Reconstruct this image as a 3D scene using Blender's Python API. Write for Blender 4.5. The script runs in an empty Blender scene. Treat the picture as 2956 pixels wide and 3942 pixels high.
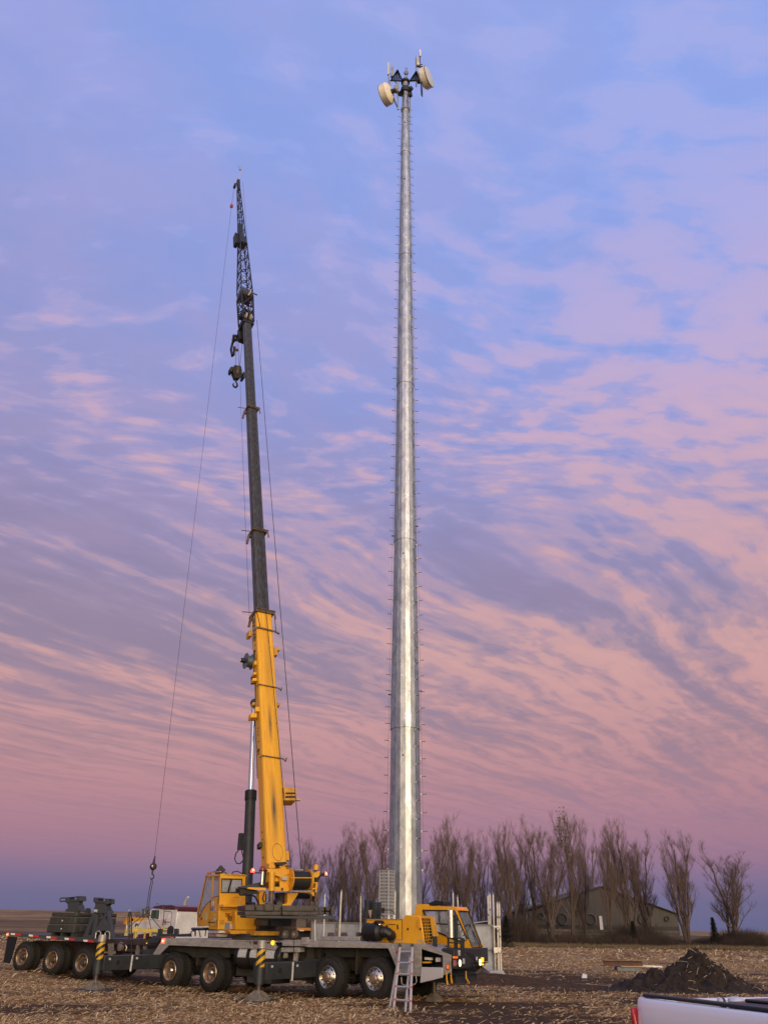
import bpy, bmesh, math, random
import numpy as np
from mathutils import Vector, Matrix, Euler
R = math.radians
sc = bpy.context.scene
col = sc.collection

# ------------------------------------------------------------------ camera
EYE = 1.85; PITCH = R(28.1); ROLL = 0.015; FPX = 3000.0; PW, PH = 2956.0, 3942.0
cam = bpy.data.cameras.new('camera'); cam_o = bpy.data.objects.new('camera', cam); col.objects.link(cam_o)
cam.sensor_fit = 'VERTICAL'; cam.sensor_height = 36.0; cam.lens = FPX / PH * 36.0
cam.clip_start = 0.1; cam.clip_end = 6000
RM = Matrix.Rotation(math.pi / 2 + PITCH, 3, 'X') @ Matrix.Rotation(ROLL, 3, 'Z')
cam_o.matrix_world = Matrix.Translation((0, 0, EYE)) @ RM.to_4x4()
sc.camera = cam_o

# ------------------------------------------------------------------ view
sc.view_settings.view_transform = 'Standard'; sc.view_settings.look = 'None'
sc.view_settings.exposure = 0.07; sc.view_settings.gamma = 1.0
sc.cycles.use_denoising = True
sc.cycles.max_bounces = 6; sc.cycles.diffuse_bounces = 2; sc.cycles.glossy_bounces = 3
sc.cycles.transmission_bounces = 4; sc.cycles.transparent_max_bounces = 6

def s2l(h):
    h = h.lstrip('#'); o = []
    for i in (0, 2, 4):
        c = int(h[i:i + 2], 16) / 255.0
        o.append(c / 12.92 if c <= 0.04045 else ((c + 0.055) / 1.055) ** 2.4)
    return tuple(o) + (1.0,)

# ------------------------------------------------------------------ sun (low afterglow behind the camera)
SUN_AZ, SUN_EL = 163.0, 7.0        # azimuth clockwise from +Y
sl = bpy.data.lights.new('sun', 'SUN'); sl.energy = 1.45; sl.angle = R(40); sl.color = (1.0, 0.76, 0.46)
so = bpy.data.objects.new('sun', sl); col.objects.link(so)
sd = Vector((math.sin(R(SUN_AZ)) * math.cos(R(SUN_EL)), math.cos(R(SUN_AZ)) * math.cos(R(SUN_EL)), math.sin(R(SUN_EL))))
so.rotation_euler = sd.to_track_quat('Z', 'Y').to_euler()

# ------------------------------------------------------------------ world: dusk sky with altocumulus sheet
W = bpy.data.worlds.new('World'); sc.world = W; W.use_nodes = True
nt = W.node_tree; nt.nodes.clear(); NN = nt.nodes.new; LK = nt.links.new
def wm(op, a=None, b=None, c=None, clamp=False):
    n = NN('ShaderNodeMath'); n.operation = op; n.use_clamp = clamp
    for i, x in enumerate((a, b, c)):
        if x is None: continue
        if isinstance(x, (int, float)): n.inputs[i].default_value = x
        else: LK(x, n.inputs[i])
    return n.outputs[0]
def wmix(f, a, b, bt='MIX'):
    n = NN('ShaderNodeMix'); n.data_type = 'RGBA'; n.blend_type = bt; n.clamp_factor = True
    for s, x in ((n.inputs[0], f), (n.inputs[6], a), (n.inputs[7], b)):
        if isinstance(x, (int, float)): s.default_value = x
        elif isinstance(x, tuple): s.default_value = x
        else: LK(x, s)
    return n.outputs[2]
def wramp(x, stops, interp='LINEAR'):
    n = NN('ShaderNodeValToRGB'); n.color_ramp.interpolation = interp
    while len(n.color_ramp.elements) < len(stops): n.color_ramp.elements.new(0.5)
    for e, (p, c) in zip(n.color_ramp.elements, stops):
        e.position = p; e.color = c if isinstance(c, tuple) else s2l(c)
    LK(x, n.inputs[0]); return n.outputs[0]
def g(v): return (v, v, v, 1.0)
tc = NN('ShaderNodeTexCoord').outputs['Generated']
sep = NN('ShaderNodeSeparateXYZ'); LK(tc, sep.inputs[0]); DX, DY, DZ = sep.outputs
ZC = wm('MAXIMUM', DZ, 0.0)
# clear sky between clouds: anti-twilight bands near the horizon, periwinkle above
base = wramp(ZC, [(0.0, '5f6288'), (0.028, '63628a'), (0.050, '79668c'), (0.072, '936d88'), (0.10, 'a07485'), (0.15, 'a67b84'),
                  (0.20, 'a07e88'), (0.31, '958297'), (0.42, '8f88b2'), (0.52, '9094ca'), (0.62, '8c9cd9'), (0.78, '88a1e2'), (0.9, '85a2e6')])
# right of the view is bluer and cleaner, left of it more mauve
side = wm('MULTIPLY_ADD', DX, 1.0, 0.5, clamp=True)
base = wmix(wm('MULTIPLY', side, wramp(ZC, [(0.0, g(.10)), (0.12, g(.35)), (0.22, g(.2)), (0.35, g(.22)), (0.6, g(.6)), (1, g(.6))])), base, wramp(ZC, [(0.0, '5c628c'), (0.10, '7f6c94'), (0.2, '9a7c98'), (0.42, '8b90c4'), (0.6, '8aa4ec'), (1, '88a8f0')]))
base = wmix(wm('MULTIPLY', wm('SUBTRACT', 1.0, side), wramp(ZC, [(0.0, g(0)), (0.12, g(.2)), (0.3, g(.25)), (0.6, g(.45)), (1, g(.3))])), base, wramp(ZC, [(0.0, '65628a'), (0.15, 'b4818d'), (0.3, 'a0879f'), (0.5, '9088b2'), (0.8, '8c93cf')]))
# planar projection of the cloud sheet
den = wm('ADD', wm('MAXIMUM', DZ, 0.02), 0.05)
PX = wm('DIVIDE', DX, den); PY = wm('DIVIDE', DY, den)
cv = NN('ShaderNodeCombineXYZ'); LK(PX, cv.inputs[0]); LK(PY, cv.inputs[1])
def wmap(rot, scale, loc=(0, 0, 0)):
    a = NN('ShaderNodeMapping'); a.inputs['Rotation'].default_value = (0, 0, rot); LK(cv.outputs[0], a.inputs[0])
    b = NN('ShaderNodeMapping'); b.inputs['Scale'].default_value = scale; b.inputs['Location'].default_value = loc
    LK(a.outputs[0], b.inputs[0]); return b.outputs[0]
def wnoise(vec, scale, detail, rough, dist=0.0):
    n = NN('ShaderNodeTexNoise'); n.inputs['Scale'].default_value = scale; n.inputs['Detail'].default_value = detail
    n.inputs['Roughness'].default_value = rough; n.inputs['Distortion'].default_value = dist; LK(vec, n.inputs[0]); return n.outputs[0]
STR = R(-50)                      # streaks run 33 degrees right of the view axis
wob = NN('ShaderNodeTexNoise'); wob.inputs['Scale'].default_value = 0.8; wob.inputs['Detail'].default_value = 2; LK(cv.outputs[0], wob.inputs[0])
wv_ = NN('ShaderNodeVectorMath'); wv_.operation = 'MULTIPLY_ADD'; LK(wob.outputs['Color'], wv_.inputs[0]); wv_.inputs[1].default_value = (.5, .5, 0); LK(cv.outputs[0], wv_.inputs[2]); cv = wv_
band_ = wnoise(wmap(STR, (0.26, 2.7, 1), (3.1, 1.7, 0)), 2.9, 2, 0.45, 0.0)
fine = wnoise(wmap(STR, (0.85, 4.2, 1), (9.1, 4.7, 0)), 3.2, 5, 0.55, 0.2)
curl = wnoise(wmap(STR, (1.6, 3.2, 1), (0.3, 5.2, 0)), 4.6, 4, 0.5, 0.15)
puff = wnoise(wmap(R(-8), (1.0, 2.1, 1), (4.2, 9.4, 0)), 8.5, 4, 0.5, 0.1)
patch = wnoise(wmap(STR, (0.55, 1.3, 1), (5.9, 2.4, 0)), 1.25, 2, 0.5, 0.1)
veil = wnoise(wmap(R(-30), (0.8, 1.2, 1), (2.3, 0.4, 0)), 4.0, 6, 0.6, 0.2)
low = wm('ADD', wm('ADD', wm('MULTIPLY', band_, 0.47), wm('MULTIPLY', fine, 0.22)), wm('MULTIPLY', curl, 0.31))
high = wm('ADD', wm('MULTIPLY', puff, 0.84), wm('MULTIPLY', curl, 0.16))
hsel = wramp(ZC, [(0.40, g(0)), (0.56, g(1))])
dens = NN('ShaderNodeMix'); dens.data_type = 'FLOAT'; LK(hsel, dens.inputs[0]); LK(low, dens.inputs[2]); LK(high, dens.inputs[3])
dens = wm('ADD', dens.outputs[0], wm('MULTIPLY', wm('SUBTRACT', patch, 0.5), wramp(ZC, [(0.1, g(.18)), (0.3, g(.34)), (0.6, g(.34)), (1, g(.34))])))
dens = wm('ADD', dens, wm('MULTIPLY', wm('SUBTRACT', side, 0.5), wramp(ZC, [(0.2, g(0)), (0.36, g(.10)), (0.5, g(.13)), (0.7, g(.10))])))
dens = wm('SUBTRACT', wm('ADD', dens, wramp(ZC, [(0.08, g(.08)), (0.18, g(.06)), (0.30, g(.01)), (0.45, g(.0))])), wramp(ZC, [(0.40, g(0)), (0.6, g(.025)), (.8, g(.04)), (1, g(.04))]))
sp_ = NN('ShaderNodeSeparateXYZ'); LK(wmap(STR, (1, 1, 1)), sp_.inputs[0])
def gbump(x, c0, w): return wm('EXPONENT', wm('MULTIPLY', wm('POWER', wm('DIVIDE', wm('SUBTRACT', x, c0), w), 2.0), -1.0))
dens = wm('ADD', dens, wm('MULTIPLY', wm('MULTIPLY', gbump(sp_.outputs[1], 1.20, .10), gbump(sp_.outputs[0], 1.9, 1.1)), .10))      # the one bold roll behind the tower
sq_ = NN('ShaderNodeSeparateXYZ'); LK(cv.outputs[0], sq_.inputs[0])
dens = wm('ADD', dens, wm('MULTIPLY', wm('MULTIPLY', gbump(sq_.outputs[0], .72, .26), gbump(sq_.outputs[1], 1.25, .38)), .05))        # puff cluster to the upper right
dens = wm('SUBTRACT', dens, wm('MULTIPLY', wm('MULTIPLY', gbump(sq_.outputs[0], .05, .22), gbump(sq_.outputs[1], 1.35, .35)), .06))
cm = wmix(hsel, wramp(dens, [(0.47, g(0)), (0.54, g(.35)), (0.61, g(.85)), (0.68, g(1))], 'EASE'), wramp(dens, [(0.45, g(0)), (0.52, g(.30)), (0.60, g(.85)), (0.68, g(1))], 'EASE'))
dk = wramp(dens, [(0.40, g(1)), (0.50, g(0))])
ccol = wramp(ZC, [(0.04, '7a6488'), (0.08, 'a1728a'), (0.13, 'b5808c'), (0.20, 'c99394'), (0.30, 'd7a39c'), (0.42, 'daa8a4'), (0.55, 'd8adb8'), (0.7, 'c2aed4'), (0.9, 'aab0e4')])
camp = wramp(ZC, [(0.03, g(.10)), (0.08, g(.35)), (0.14, g(.62)), (0.25, g(.80)), (0.45, g(.72)), (0.6, g(.58)), (0.75, g(.42)), (0.9, g(.36))])
sky = wmix(wm('MULTIPLY', wm('MULTIPLY', wm('MULTIPLY_ADD', side, -.75, 1.12, clamp=True), 1.0), wm('MULTIPLY', wramp(veil, [(0.38, g(0)), (0.60, g(1))]), wramp(ZC, [(0.2, g(0)), (0.4, g(.5)), (0.8, g(.66))]))), base, wramp(ZC, [(0.3, 'a78da5'), (0.5, 'a898bf'), (0.65, 'a49ccc'), (0.8, 'a0a3dc')]))
sky = wmix(wm('MULTIPLY', cm, camp), sky, ccol)
sky = wmix(wm('MULTIPLY', dk, wramp(ZC, [(0.05, g(0)), (0.12, g(.2)), (0.3, g(.46)), (0.42, g(.30)), (0.55, g(.10)), (0.8, g(.05))])), sky, s2l('837694'))
# afterglow in the west, behind the camera
gd = wm('ADD', wm('MULTIPLY', DX, math.sin(R(158))), wm('MULTIPLY', DY, math.cos(R(158))))
gaz = wm('POWER', wm('MAXIMUM', gd, 0.0), 4.0)
gel = wramp(ZC, [(0.0, (2.5, 1.95, 0.90, 1)), (0.12, (2.3, 1.85, 0.98, 1)), (0.35, (1.9, 1.6, 1.15, 1)), (0.75, (1.5, 1.45, 1.45, 1)), (1, (0.4, .4, .5, 1))])
wv = wmix(gaz, (0, 0, 0, 1), gel)
west = wm('MAXIMUM', wm('MULTIPLY', DY, -1.0), 0.0)
sky = wmix(1.0, sky, wv, 'ADD')
sky = wmix(wm('MULTIPLY', west, 0.6), sky, (0.55, 0.44, 0.33, 1), 'ADD')
# the flanks, well outside the view, are a darker slate sky
hz = wm('DIVIDE', DY, wm('SQRT', wm('MAXIMUM', wm('SUBTRACT', 1.0, wm('MULTIPLY', DZ, DZ)), .02)))
flk = NN('ShaderNodeMapRange'); flk.interpolation_type = 'SMOOTHSTEP'
for i_, v_ in ((1, .70), (2, .25), (3, 0.0), (4, 1.0)): flk.inputs[i_].default_value = v_
LK(hz, flk.inputs[0])
flk2 = NN('ShaderNodeMapRange'); flk2.interpolation_type = 'SMOOTHSTEP'
for i_, v_ in ((1, -.75), (2, -.35), (3, 0.0), (4, 1.0)): flk2.inputs[i_].default_value = v_
LK(hz, flk2.inputs[0])
sky = wmix(wm('MULTIPLY', wm('MULTIPLY', flk.outputs[0], flk2.outputs[0]), .85), sky, (0.16, 0.19, 0.29, 1))
# physical twilight sky underneath, sun at the same place as the lamp
ns = NN('ShaderNodeTexSky'); ns.sky_type = 'NISHITA'; ns.sun_disc = False; ns.sun_elevation = R(SUN_EL); ns.sun_rotation = R(SUN_AZ)
bg1 = NN('ShaderNodeBackground'); LK(sky, bg1.inputs[0]); bg1.inputs[1].default_value = 1.0
bg2 = NN('ShaderNodeBackground'); LK(ns.outputs[0], bg2.inputs[0]); bg2.inputs[1].default_value = 0.006
ad = NN('ShaderNodeAddShader'); LK(bg1.outputs[0], ad.inputs[0]); LK(bg2.outputs[0], ad.inputs[1])
wo = NN('ShaderNodeOutputWorld'); LK(ad.outputs[0], wo.inputs[0])

# ------------------------------------------------------------------ picture ray helpers (design aid: real distances)
ORG = np.array([0, 0, EYE]); RN = np.array(RM)
def ray(p): return RN @ np.array([p[0] - PW / 2, PH / 2 - p[1], -FPX])
def atY(p, Y): d = ray(p); return ORG + d * (Y / d[1])
def atZ(p, z): d = ray(p); return ORG + d * ((z - EYE) / d[2])
class Fr:                                   # u along azimuth, v to the right of it, z up
    def __init__(s, o, az):
        a = R(az); s.o = np.array(o, float); s.u = np.array([math.sin(a), math.cos(a), 0]); s.v = np.array([math.cos(a), -math.sin(a), 0]); s.az = az
    def w(s, u, v, z): return s.o + s.u * u + s.v * v + np.array([0, 0, z])
    def on(s, axis, p, d):                  # picture point on the plane axis = d
        n = s.v if axis == 'v' else s.u
        r = ray(p); t = ((s.o - ORG) @ n + d) / (r @ n); return ORG + r * t
    def c(s, q): q = np.array(q) - s.o; return q @ s.u, q @ s.v, q[2]
def Zm(x0, y0, k): return lambda x, y: (x0 + x * k, y0 + y * k)
zA = Zm(0, 3300, .60277); zB = Zm(600, 3250, .48222); zC = Zm(1150, 3250, .48222); zD = Zm(1800, 3100, .69681)
zE = Zm(800, 2300, .31646); zF = Zm(800, 2900, .30139); zG = Zm(800, 600, .29383); zH = Zm(1350, 150, .27125)
zI = Zm(800, 1150, .24858); zJ = Zm(850, 1650, .31646); zK = Zm(100, 3400, .24111); zL = Zm(400, 3420, .24111)
zM = Zm(2300, 3640, .39542); zN = Zm(1150, 3100, .51236); zQ = Zm(1700, 3350, .20339); zR = Zm(1100, 3300, .24111)
zU = Zm(740, 3320, .217); zV = Zm(1000, 3250, .19289); zW = Zm(0, 3550, .42194); z0 = Zm(0, 0, 1.7818)

# ------------------------------------------------------------------ materials
MATS = {}
def mat(name, c, rough=0.5, metal=0.0, var=0.0, vscale=4.0, c2=None, bump=0.0, bscale=30.0, stretch=(1, 1, 1), emit=None, es=1.0, alpha=None, coat=0.0, trans=0.0, vlo=.35, vhi=.65, rvar=0.0):
    if name in MATS: return MATS[name]
    m = bpy.data.materials.new(name); m.use_nodes = True; t = m.node_tree; b = t.nodes['Principled BSDF']
    b.inputs['Base Color'].default_value = tuple(c[:3]) + (1,); b.inputs['Roughness'].default_value = rough; b.inputs['Metallic'].default_value = metal
    if coat: b.inputs['Coat Weight'].default_value = coat; b.inputs['Coat Roughness'].default_value = 0.15
    if trans: b.inputs['Transmission Weight'].default_value = trans
    if alpha is not None: b.inputs['Alpha'].default_value = alpha
    if emit: b.inputs['Emission Color'].default_value = tuple(emit) + (1,); b.inputs['Emission Strength'].default_value = es
    if var or bump or c2:
        tcn = t.nodes.new('ShaderNodeTexCoord'); mp = t.nodes.new('ShaderNodeMapping'); mp.inputs['Scale'].default_value = stretch
        t.links.new(tcn.outputs['Object'], mp.inputs[0])
        n = t.nodes.new('ShaderNodeTexNoise'); n.inputs['Scale'].default_value = vscale; n.inputs['Detail'].default_value = 6; n.inputs['Roughness'].default_value = .62
        t.links.new(mp.outputs[0], n.inputs[0])
        if c2 is None: c2 = tuple(x * (1 - var) for x in c[:3])
        r = t.nodes.new('ShaderNodeValToRGB'); r.color_ramp.elements[0].position = vlo; r.color_ramp.elements[1].position = vhi
        r.color_ramp.elements[0].color = tuple(c2[:3]) + (1,); r.color_ramp.elements[1].color = tuple(c[:3]) + (1,)
        t.links.new(n.outputs[0], r.inputs[0]); t.links.new(r.outputs[0], b.inputs['Base Color'])
        if rvar:
            mr = t.nodes.new('ShaderNodeMapRange'); mr.inputs[1].default_value = .3; mr.inputs[2].default_value = .7
            mr.inputs[3].default_value = rough + rvar; mr.inputs[4].default_value = rough - rvar
            t.links.new(n.outputs[0], mr.inputs[0]); t.links.new(mr.outputs[0], b.inputs['Roughness'])
        if bump:
            n2 = t.nodes.new('ShaderNodeTexNoise'); n2.inputs['Scale'].default_value = bscale; n2.inputs['Detail'].default_value = 4
            t.links.new(mp.outputs[0], n2.inputs[0]); bp = t.nodes.new('ShaderNodeBump'); bp.inputs['Strength'].default_value = bump; bp.inputs['Distance'].default_value = .02
            t.links.new(n2.outputs[0], bp.inputs['Height']); t.links.new(bp.outputs[0], b.inputs['Normal'])
    MATS[name] = m; return m
YEL = mat('yellow_paint', (.76, .375, .012), .38, 0, c2=(.64, .28, .012), vscale=1.6, vlo=.3, vhi=.6, bump=.05, bscale=3, coat=.15)
YELD = mat('yellow_paint_dusty', (.62, .31, .02), .5, 0, c2=(.38, .18, .02), vscale=3, vlo=.3, vhi=.6)
DKG = mat('dark_grey_paint', (.034, .040, .044), .5, 0, c2=(.020, .022, .024), vscale=3, bump=.05)
OLV = mat('olive_grey_steel', (.050, .053, .040), .6, .05, c2=(.030, .030, .024), vscale=3.5, bump=.1, bscale=12)
BLK = mat('black_plastic', (.008, .008, .009), .5)
FRM = mat('frame_shade_steel', (.018, .018, .016), .7, 0, c2=(.05, .043, .03), vscale=4)
ALU = mat('dull_aluminium', (.46, .43, .385), .45, .35, c2=(.30, .28, .245), vscale=4, stretch=(1, 1, 3), bump=.05)
GAL = mat('galvanised_steel', (.17, .178, .20), .5, .25, c2=(.125, .13, .15), vscale=2.2, bump=.04, bscale=8, rvar=.06)
GALD = mat('weathered_galvanised', (.30, .32, .36), .5, .45, c2=(.2, .21, .25), vscale=3, bump=.05)
CHR = mat('polished_metal', (.68, .64, .58), .27, 1.0, c2=(.48, .44, .38), vscale=14, vlo=.3, vhi=.55)
CHRT = mat('tarnished_rim', (.50, .38, .27), .40, .85, c2=(.28, .20, .13), vscale=6, vlo=.35, vhi=.6)
RUB = mat('tyre_rubber', (.010, .0095, .009), .8, 0, c2=(.02, .017, .014), vscale=6, bump=.2, bscale=60)
STL = mat('boom_steel', (.072, .075, .082), .40, .35, c2=(.045, .034, .024), vscale=1.5, stretch=(7, 7, .14), vlo=.38, vhi=.62, bump=.03)
STLD = mat('dark_lattice_steel', (.028, .029, .034), .5, .3, c2=(.016, .016, .018), vscale=6)
CWT = mat('counterweight_steel', (.095, .088, .08), .5, .4, c2=(.07, .055, .045), vscale=5, vlo=.35, vhi=.6, bump=.12, bscale=14)
BRN = mat('worn_brown_steel', (.17, .115, .075), .5, .4, c2=(.07, .05, .04), vscale=7)
WHT = mat('white_paint', (.78, .75, .71), .35, 0, c2=(.6, .58, .55), vscale=1.5, coat=.2)
MAR = mat('maroon_paint', (.075, .008, .016), .3, 0, coat=.3)
RED = mat('red_reflector', (.55, .03, .02), .3)
WRF = mat('white_reflector', (.8, .78, .68), .3)
RLAMP = mat('red_lamp_lens', (.6, .03, .02), .3, emit=(1.0, .10, .07), es=2.2)
RCORE = mat('red_lamp_core', (.9, .3, .1), .3, emit=(1.0, .45, .12), es=5)
ALAMP = mat('amber_lamp_lens', (.8, .35, .02), .3, emit=(1.0, .48, .03), es=2.0)
ALENS = mat('amber_marker_lens', (.85, .20, .02), .3, emit=(1.0, .22, .02), es=.35)
HLAMP = mat('headlamp_glow', (.9, .85, .6), .2, emit=(1.0, .78, .35), es=3.5)
GLS = mat('tinted_glass', (.16, .18, .19), .05, 0, alpha=.55)
GLSC = mat('clear_cab_glass', (.5, .53, .52), .06, 0, alpha=.26)
STK = mat('decal_paper', (.62, .63, .60), .6, 0, c2=(.35, .36, .38), vscale=25, vlo=.4, vhi=.6)
STKR = mat('warning_decal', (.75, .72, .68), .6, 0)
BARK = mat('tree_bark', (.10, .075, .062), .9, 0, c2=(.06, .045, .038), vscale=3)
TWIG = mat('twig_bark', (.15, .105, .088), .9, 0)
TANC = mat('pale_wood', (.45, .33, .22), .7)
YPIPE = mat('yellow_pipe_paint', (.70, .52, .05), .45, 0, c2=(.5, .36, .05), vscale=5)
def stripes(name, ca, cb, period):
    m = bpy.data.materials.new(name); m.use_nodes = True; t = m.node_tree; b = t.nodes['Principled BSDF']; b.inputs['Roughness'].default_value = .45
    tcn = t.nodes.new('ShaderNodeTexCoord'); s = t.nodes.new('ShaderNodeSeparateXYZ'); t.links.new(tcn.outputs['Object'], s.inputs[0])
    a = t.nodes.new('ShaderNodeMath'); a.operation = 'MULTIPLY_ADD'; a.inputs[1].default_value = -.75; t.links.new(s.outputs[0], a.inputs[0]); t.links.new(s.outputs[2], a.inputs[2])
    d = t.nodes.new('ShaderNodeMath'); d.operation = 'DIVIDE'; d.inputs[1].default_value = period; t.links.new(a.outputs[0], d.inputs[0])
    f = t.nodes.new('ShaderNodeMath'); f.operation = 'FRACT'; t.links.new(d.outputs[0], f.inputs[0])
    g_ = t.nodes.new('ShaderNodeMath'); g_.operation = 'GREATER_THAN'; g_.inputs[1].default_value = .5; t.links.new(f.outputs[0], g_.inputs[0])
    mx = t.nodes.new('ShaderNodeMix'); mx.data_type = 'RGBA'; mx.inputs[6].default_value = ca; mx.inputs[7].default_value = cb
    t.links.new(g_.outputs[0], mx.inputs[0]); t.links.new(mx.outputs[2], b.inputs['Base Color']); return m
STRP = stripes('yellow_black_stripes', (.62, .36, .01, 1), (.02, .02, .02, 1), .21)

# ------------------------------------------------------------------ mesh helpers
ORGN = {}
def org(o):
    return ORGN.get(o.name, np.zeros(3)) if o else np.zeros(3)
class MB:
    def __init__(s): s.v = []; s.f = []; s.m = []; s.mats = []
    def mi(s, m):
        if m is None: return 0
        if m not in s.mats: s.mats.append(m)
        return s.mats.index(m)
    def add(s, vs, fs, m=None):
        k = len(s.v); i = s.mi(m); s.v += [tuple(float(c) for c in q) for q in vs]
        for f in fs: s.f.append(tuple(k + j for j in f)); s.m.append(i)
        return s
    def prism(s, poly, vec, m=None):
        n = len(poly); vec = np.array(vec, float); a = [np.array(p, float) for p in poly]; b = [p + vec for p in a]
        return s.add(a + b, [tuple(range(n)), tuple(range(2 * n - 1, n - 1, -1))] + [(i, (i + 1) % n, n + (i + 1) % n, n + i) for i in range(n)], m)
    def bx(s, fr, u0, u1, v0, v1, z0, z1, m=None):
        return s.prism([fr.w(u0, v0, z0), fr.w(u1, v0, z0), fr.w(u1, v0, z1), fr.w(u0, v0, z1)], fr.v * (v1 - v0), m)
    def lb(s, x0, x1, y0, y1, z0, z1, m=None):
        return s.prism([(x0, y0, z0), (x1, y0, z0), (x1, y0, z1), (x0, y0, z1)], (0, y1 - y0, 0), m)
    def tube(s, pts, r, n=8, m=None, cap=True):
        pts = [np.array(p, float) for p in pts]; rs = r if isinstance(r, (list, tuple)) else [r] * len(pts); rings = []
        prev = None
        for i, p in enumerate(pts):
            d = pts[min(i + 1, len(pts) - 1)] - pts[max(i - 1, 0)]; L = np.linalg.norm(d); d = d / (L if L > 1e-9 else 1)
            if prev is None:
                a = np.array([0, 0, 1.0]) if abs(d[2]) < .9 else np.array([1.0, 0, 0]); x = np.cross(a, d)
            else: x = prev - d * (prev @ d)
            x /= max(np.linalg.norm(x), 1e-9); y = np.cross(d, x); prev = x
            rings.append([p + rs[i] * (math.cos(2 * math.pi * k / n) * x + math.sin(2 * math.pi * k / n) * y) for k in range(n)])
        vs = [q for rg in rings for q in rg]; fs = []
        for i in range(len(rings) - 1):
            for k in range(n): fs.append((i * n + k, i * n + (k + 1) % n, (i + 1) * n + (k + 1) % n, (i + 1) * n + k))
        if cap: fs += [tuple(range(n - 1, -1, -1)), tuple(range(len(vs) - n, len(vs)))]
        return s.add(vs, fs, m)
    def lathe(s, c, ax, prof, n=24, m=None, cap=True):      # prof: (distance along ax, radius)
        ax = np.array(ax, float); ax /= np.linalg.norm(ax); c = np.array(c, float)
        a = np.array([0, 0, 1.0]) if abs(ax[2]) < .9 else np.array([1.0, 0, 0]); x = np.cross(a, ax); x /= np.linalg.norm(x); y = np.cross(ax, x)
        vs = [c + ax * h + r * (math.cos(2 * math.pi * k / n) * x + math.sin(2 * math.pi * k / n) * y) for h, r in prof for k in range(n)]; fs = []
        for i in range(len(prof) - 1):
            for k in range(n): fs.append((i * n + k, i * n + (k + 1) % n, (i + 1) * n + (k + 1) % n, (i + 1) * n + k))
        if cap: fs += [tuple(range(n - 1, -1, -1)), tuple(range(len(vs) - n, len(vs)))]
        return s.add(vs, fs, m)
    def cyl(s, p0, p1, r, n=16, m=None): return s.tube([p0, p1], r, n, m)
    def build(s, name, m=None, parent=None, bev=0.0, sharp=32, label=None, recalc=True):
        o0 = org(parent); me = bpy.data.meshes.new(name); vs = np.array(s.v, float) - o0
        me.from_pydata(vs.tolist(), [], s.f)
        mats = s.mats if s.mats else ([m] if not isinstance(m, (list, tuple)) else m)
        for q in mats: me.materials.append(q)
        if len(mats) > 1: me.polygons.foreach_set('material_index', s.m)
        if recalc:
            b = bmesh.new(); b.from_mesh(me); bmesh.ops.recalc_face_normals(b, faces=b.faces); b.to_mesh(me); b.free()
        me.polygons.foreach_set('use_smooth', [True] * len(me.polygons)); me.set_sharp_from_angle(angle=R(sharp)); me.update()
        o = bpy.data.objects.new(name, me); col.objects.link(o)
        if parent: o.parent = parent
        ORGN[o.name] = o0
        if label: o['label'] = label
        if bev:
            md = o.modifiers.new('bevel', 'BEVEL'); md.width = bev; md.segments = 2; md.limit_method = 'ANGLE'; md.angle_limit = R(40)
        return o
def PR(fr, axis, pts, d0, d1, m=None, mb=None):
    mb = mb or MB(); P = [fr.on(axis, p, d0) for p in pts]; vec = (fr.v if axis == 'v' else fr.u) * (d1 - d0); return mb.prism(P, vec, m)
def zz(z, pts): return [z(*p) for p in pts]
def rect(z, x0, y0, x1, y1): return [z(x0, y0), z(x1, y0), z(x1, y1), z(x0, y1)]
def thing(name, label, cat, loc=(0, 0, 0), group=None, rz=0.0):
    o = bpy.data.objects.new(name, None); col.objects.link(o); o.location = loc; o.rotation_euler = (0, 0, rz); o['label'] = label; o['category'] = cat
    if group: o['group'] = group
    ORGN[o.name] = np.array(loc, float); return o
def tag(o, label, cat, group=None, kind=None):
    if label: o['label'] = label
    if cat: o['category'] = cat
    if group: o['group'] = group
    if kind: o['kind'] = kind
    return o
def struct(o): o['kind'] = 'structure'; return o
def recentre(o, loc):          # put a single-mesh thing's origin at its base
    loc = np.array(loc, float); o.data.transform(Matrix.Translation(tuple(-loc))); o.location = loc; ORGN[o.name] = loc; return o
def copy_tree(o, parent=None):
    c = o.copy(); col.objects.link(c); c.parent = parent
    for ch in list(o.children): copy_tree(ch, c)
    return c
def text_mesh(name, s, size, o, xd, yd, m, parent, ext=.004, bold=0.0, squeeze=1.0):
    cu = bpy.data.curves.new(name, 'FONT'); cu.body = s; cu.size = size; cu.extrude = ext; cu.offset = bold; cu.align_x = 'CENTER'; cu.align_y = 'CENTER'
    to = bpy.data.objects.new(name, cu); col.objects.link(to); bpy.context.view_layer.update()
    me = bpy.data.meshes.new_from_object(to.evaluated_get(bpy.context.evaluated_depsgraph_get())); bpy.data.objects.remove(to)
    xd = Vector(xd).normalized(); yd = Vector(yd).normalized(); zd = xd.cross(yd)
    M = Matrix((xd * squeeze, yd, zd)).transposed().to_4x4(); M.translation = Vector(np.array(o) - org(parent))
    me.transform(M); me.materials.clear(); me.materials.append(m); ob = bpy.data.objects.new(name, me); col.objects.link(ob); ob.parent = parent; ORGN[ob.name] = org(parent)
    return ob

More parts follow.
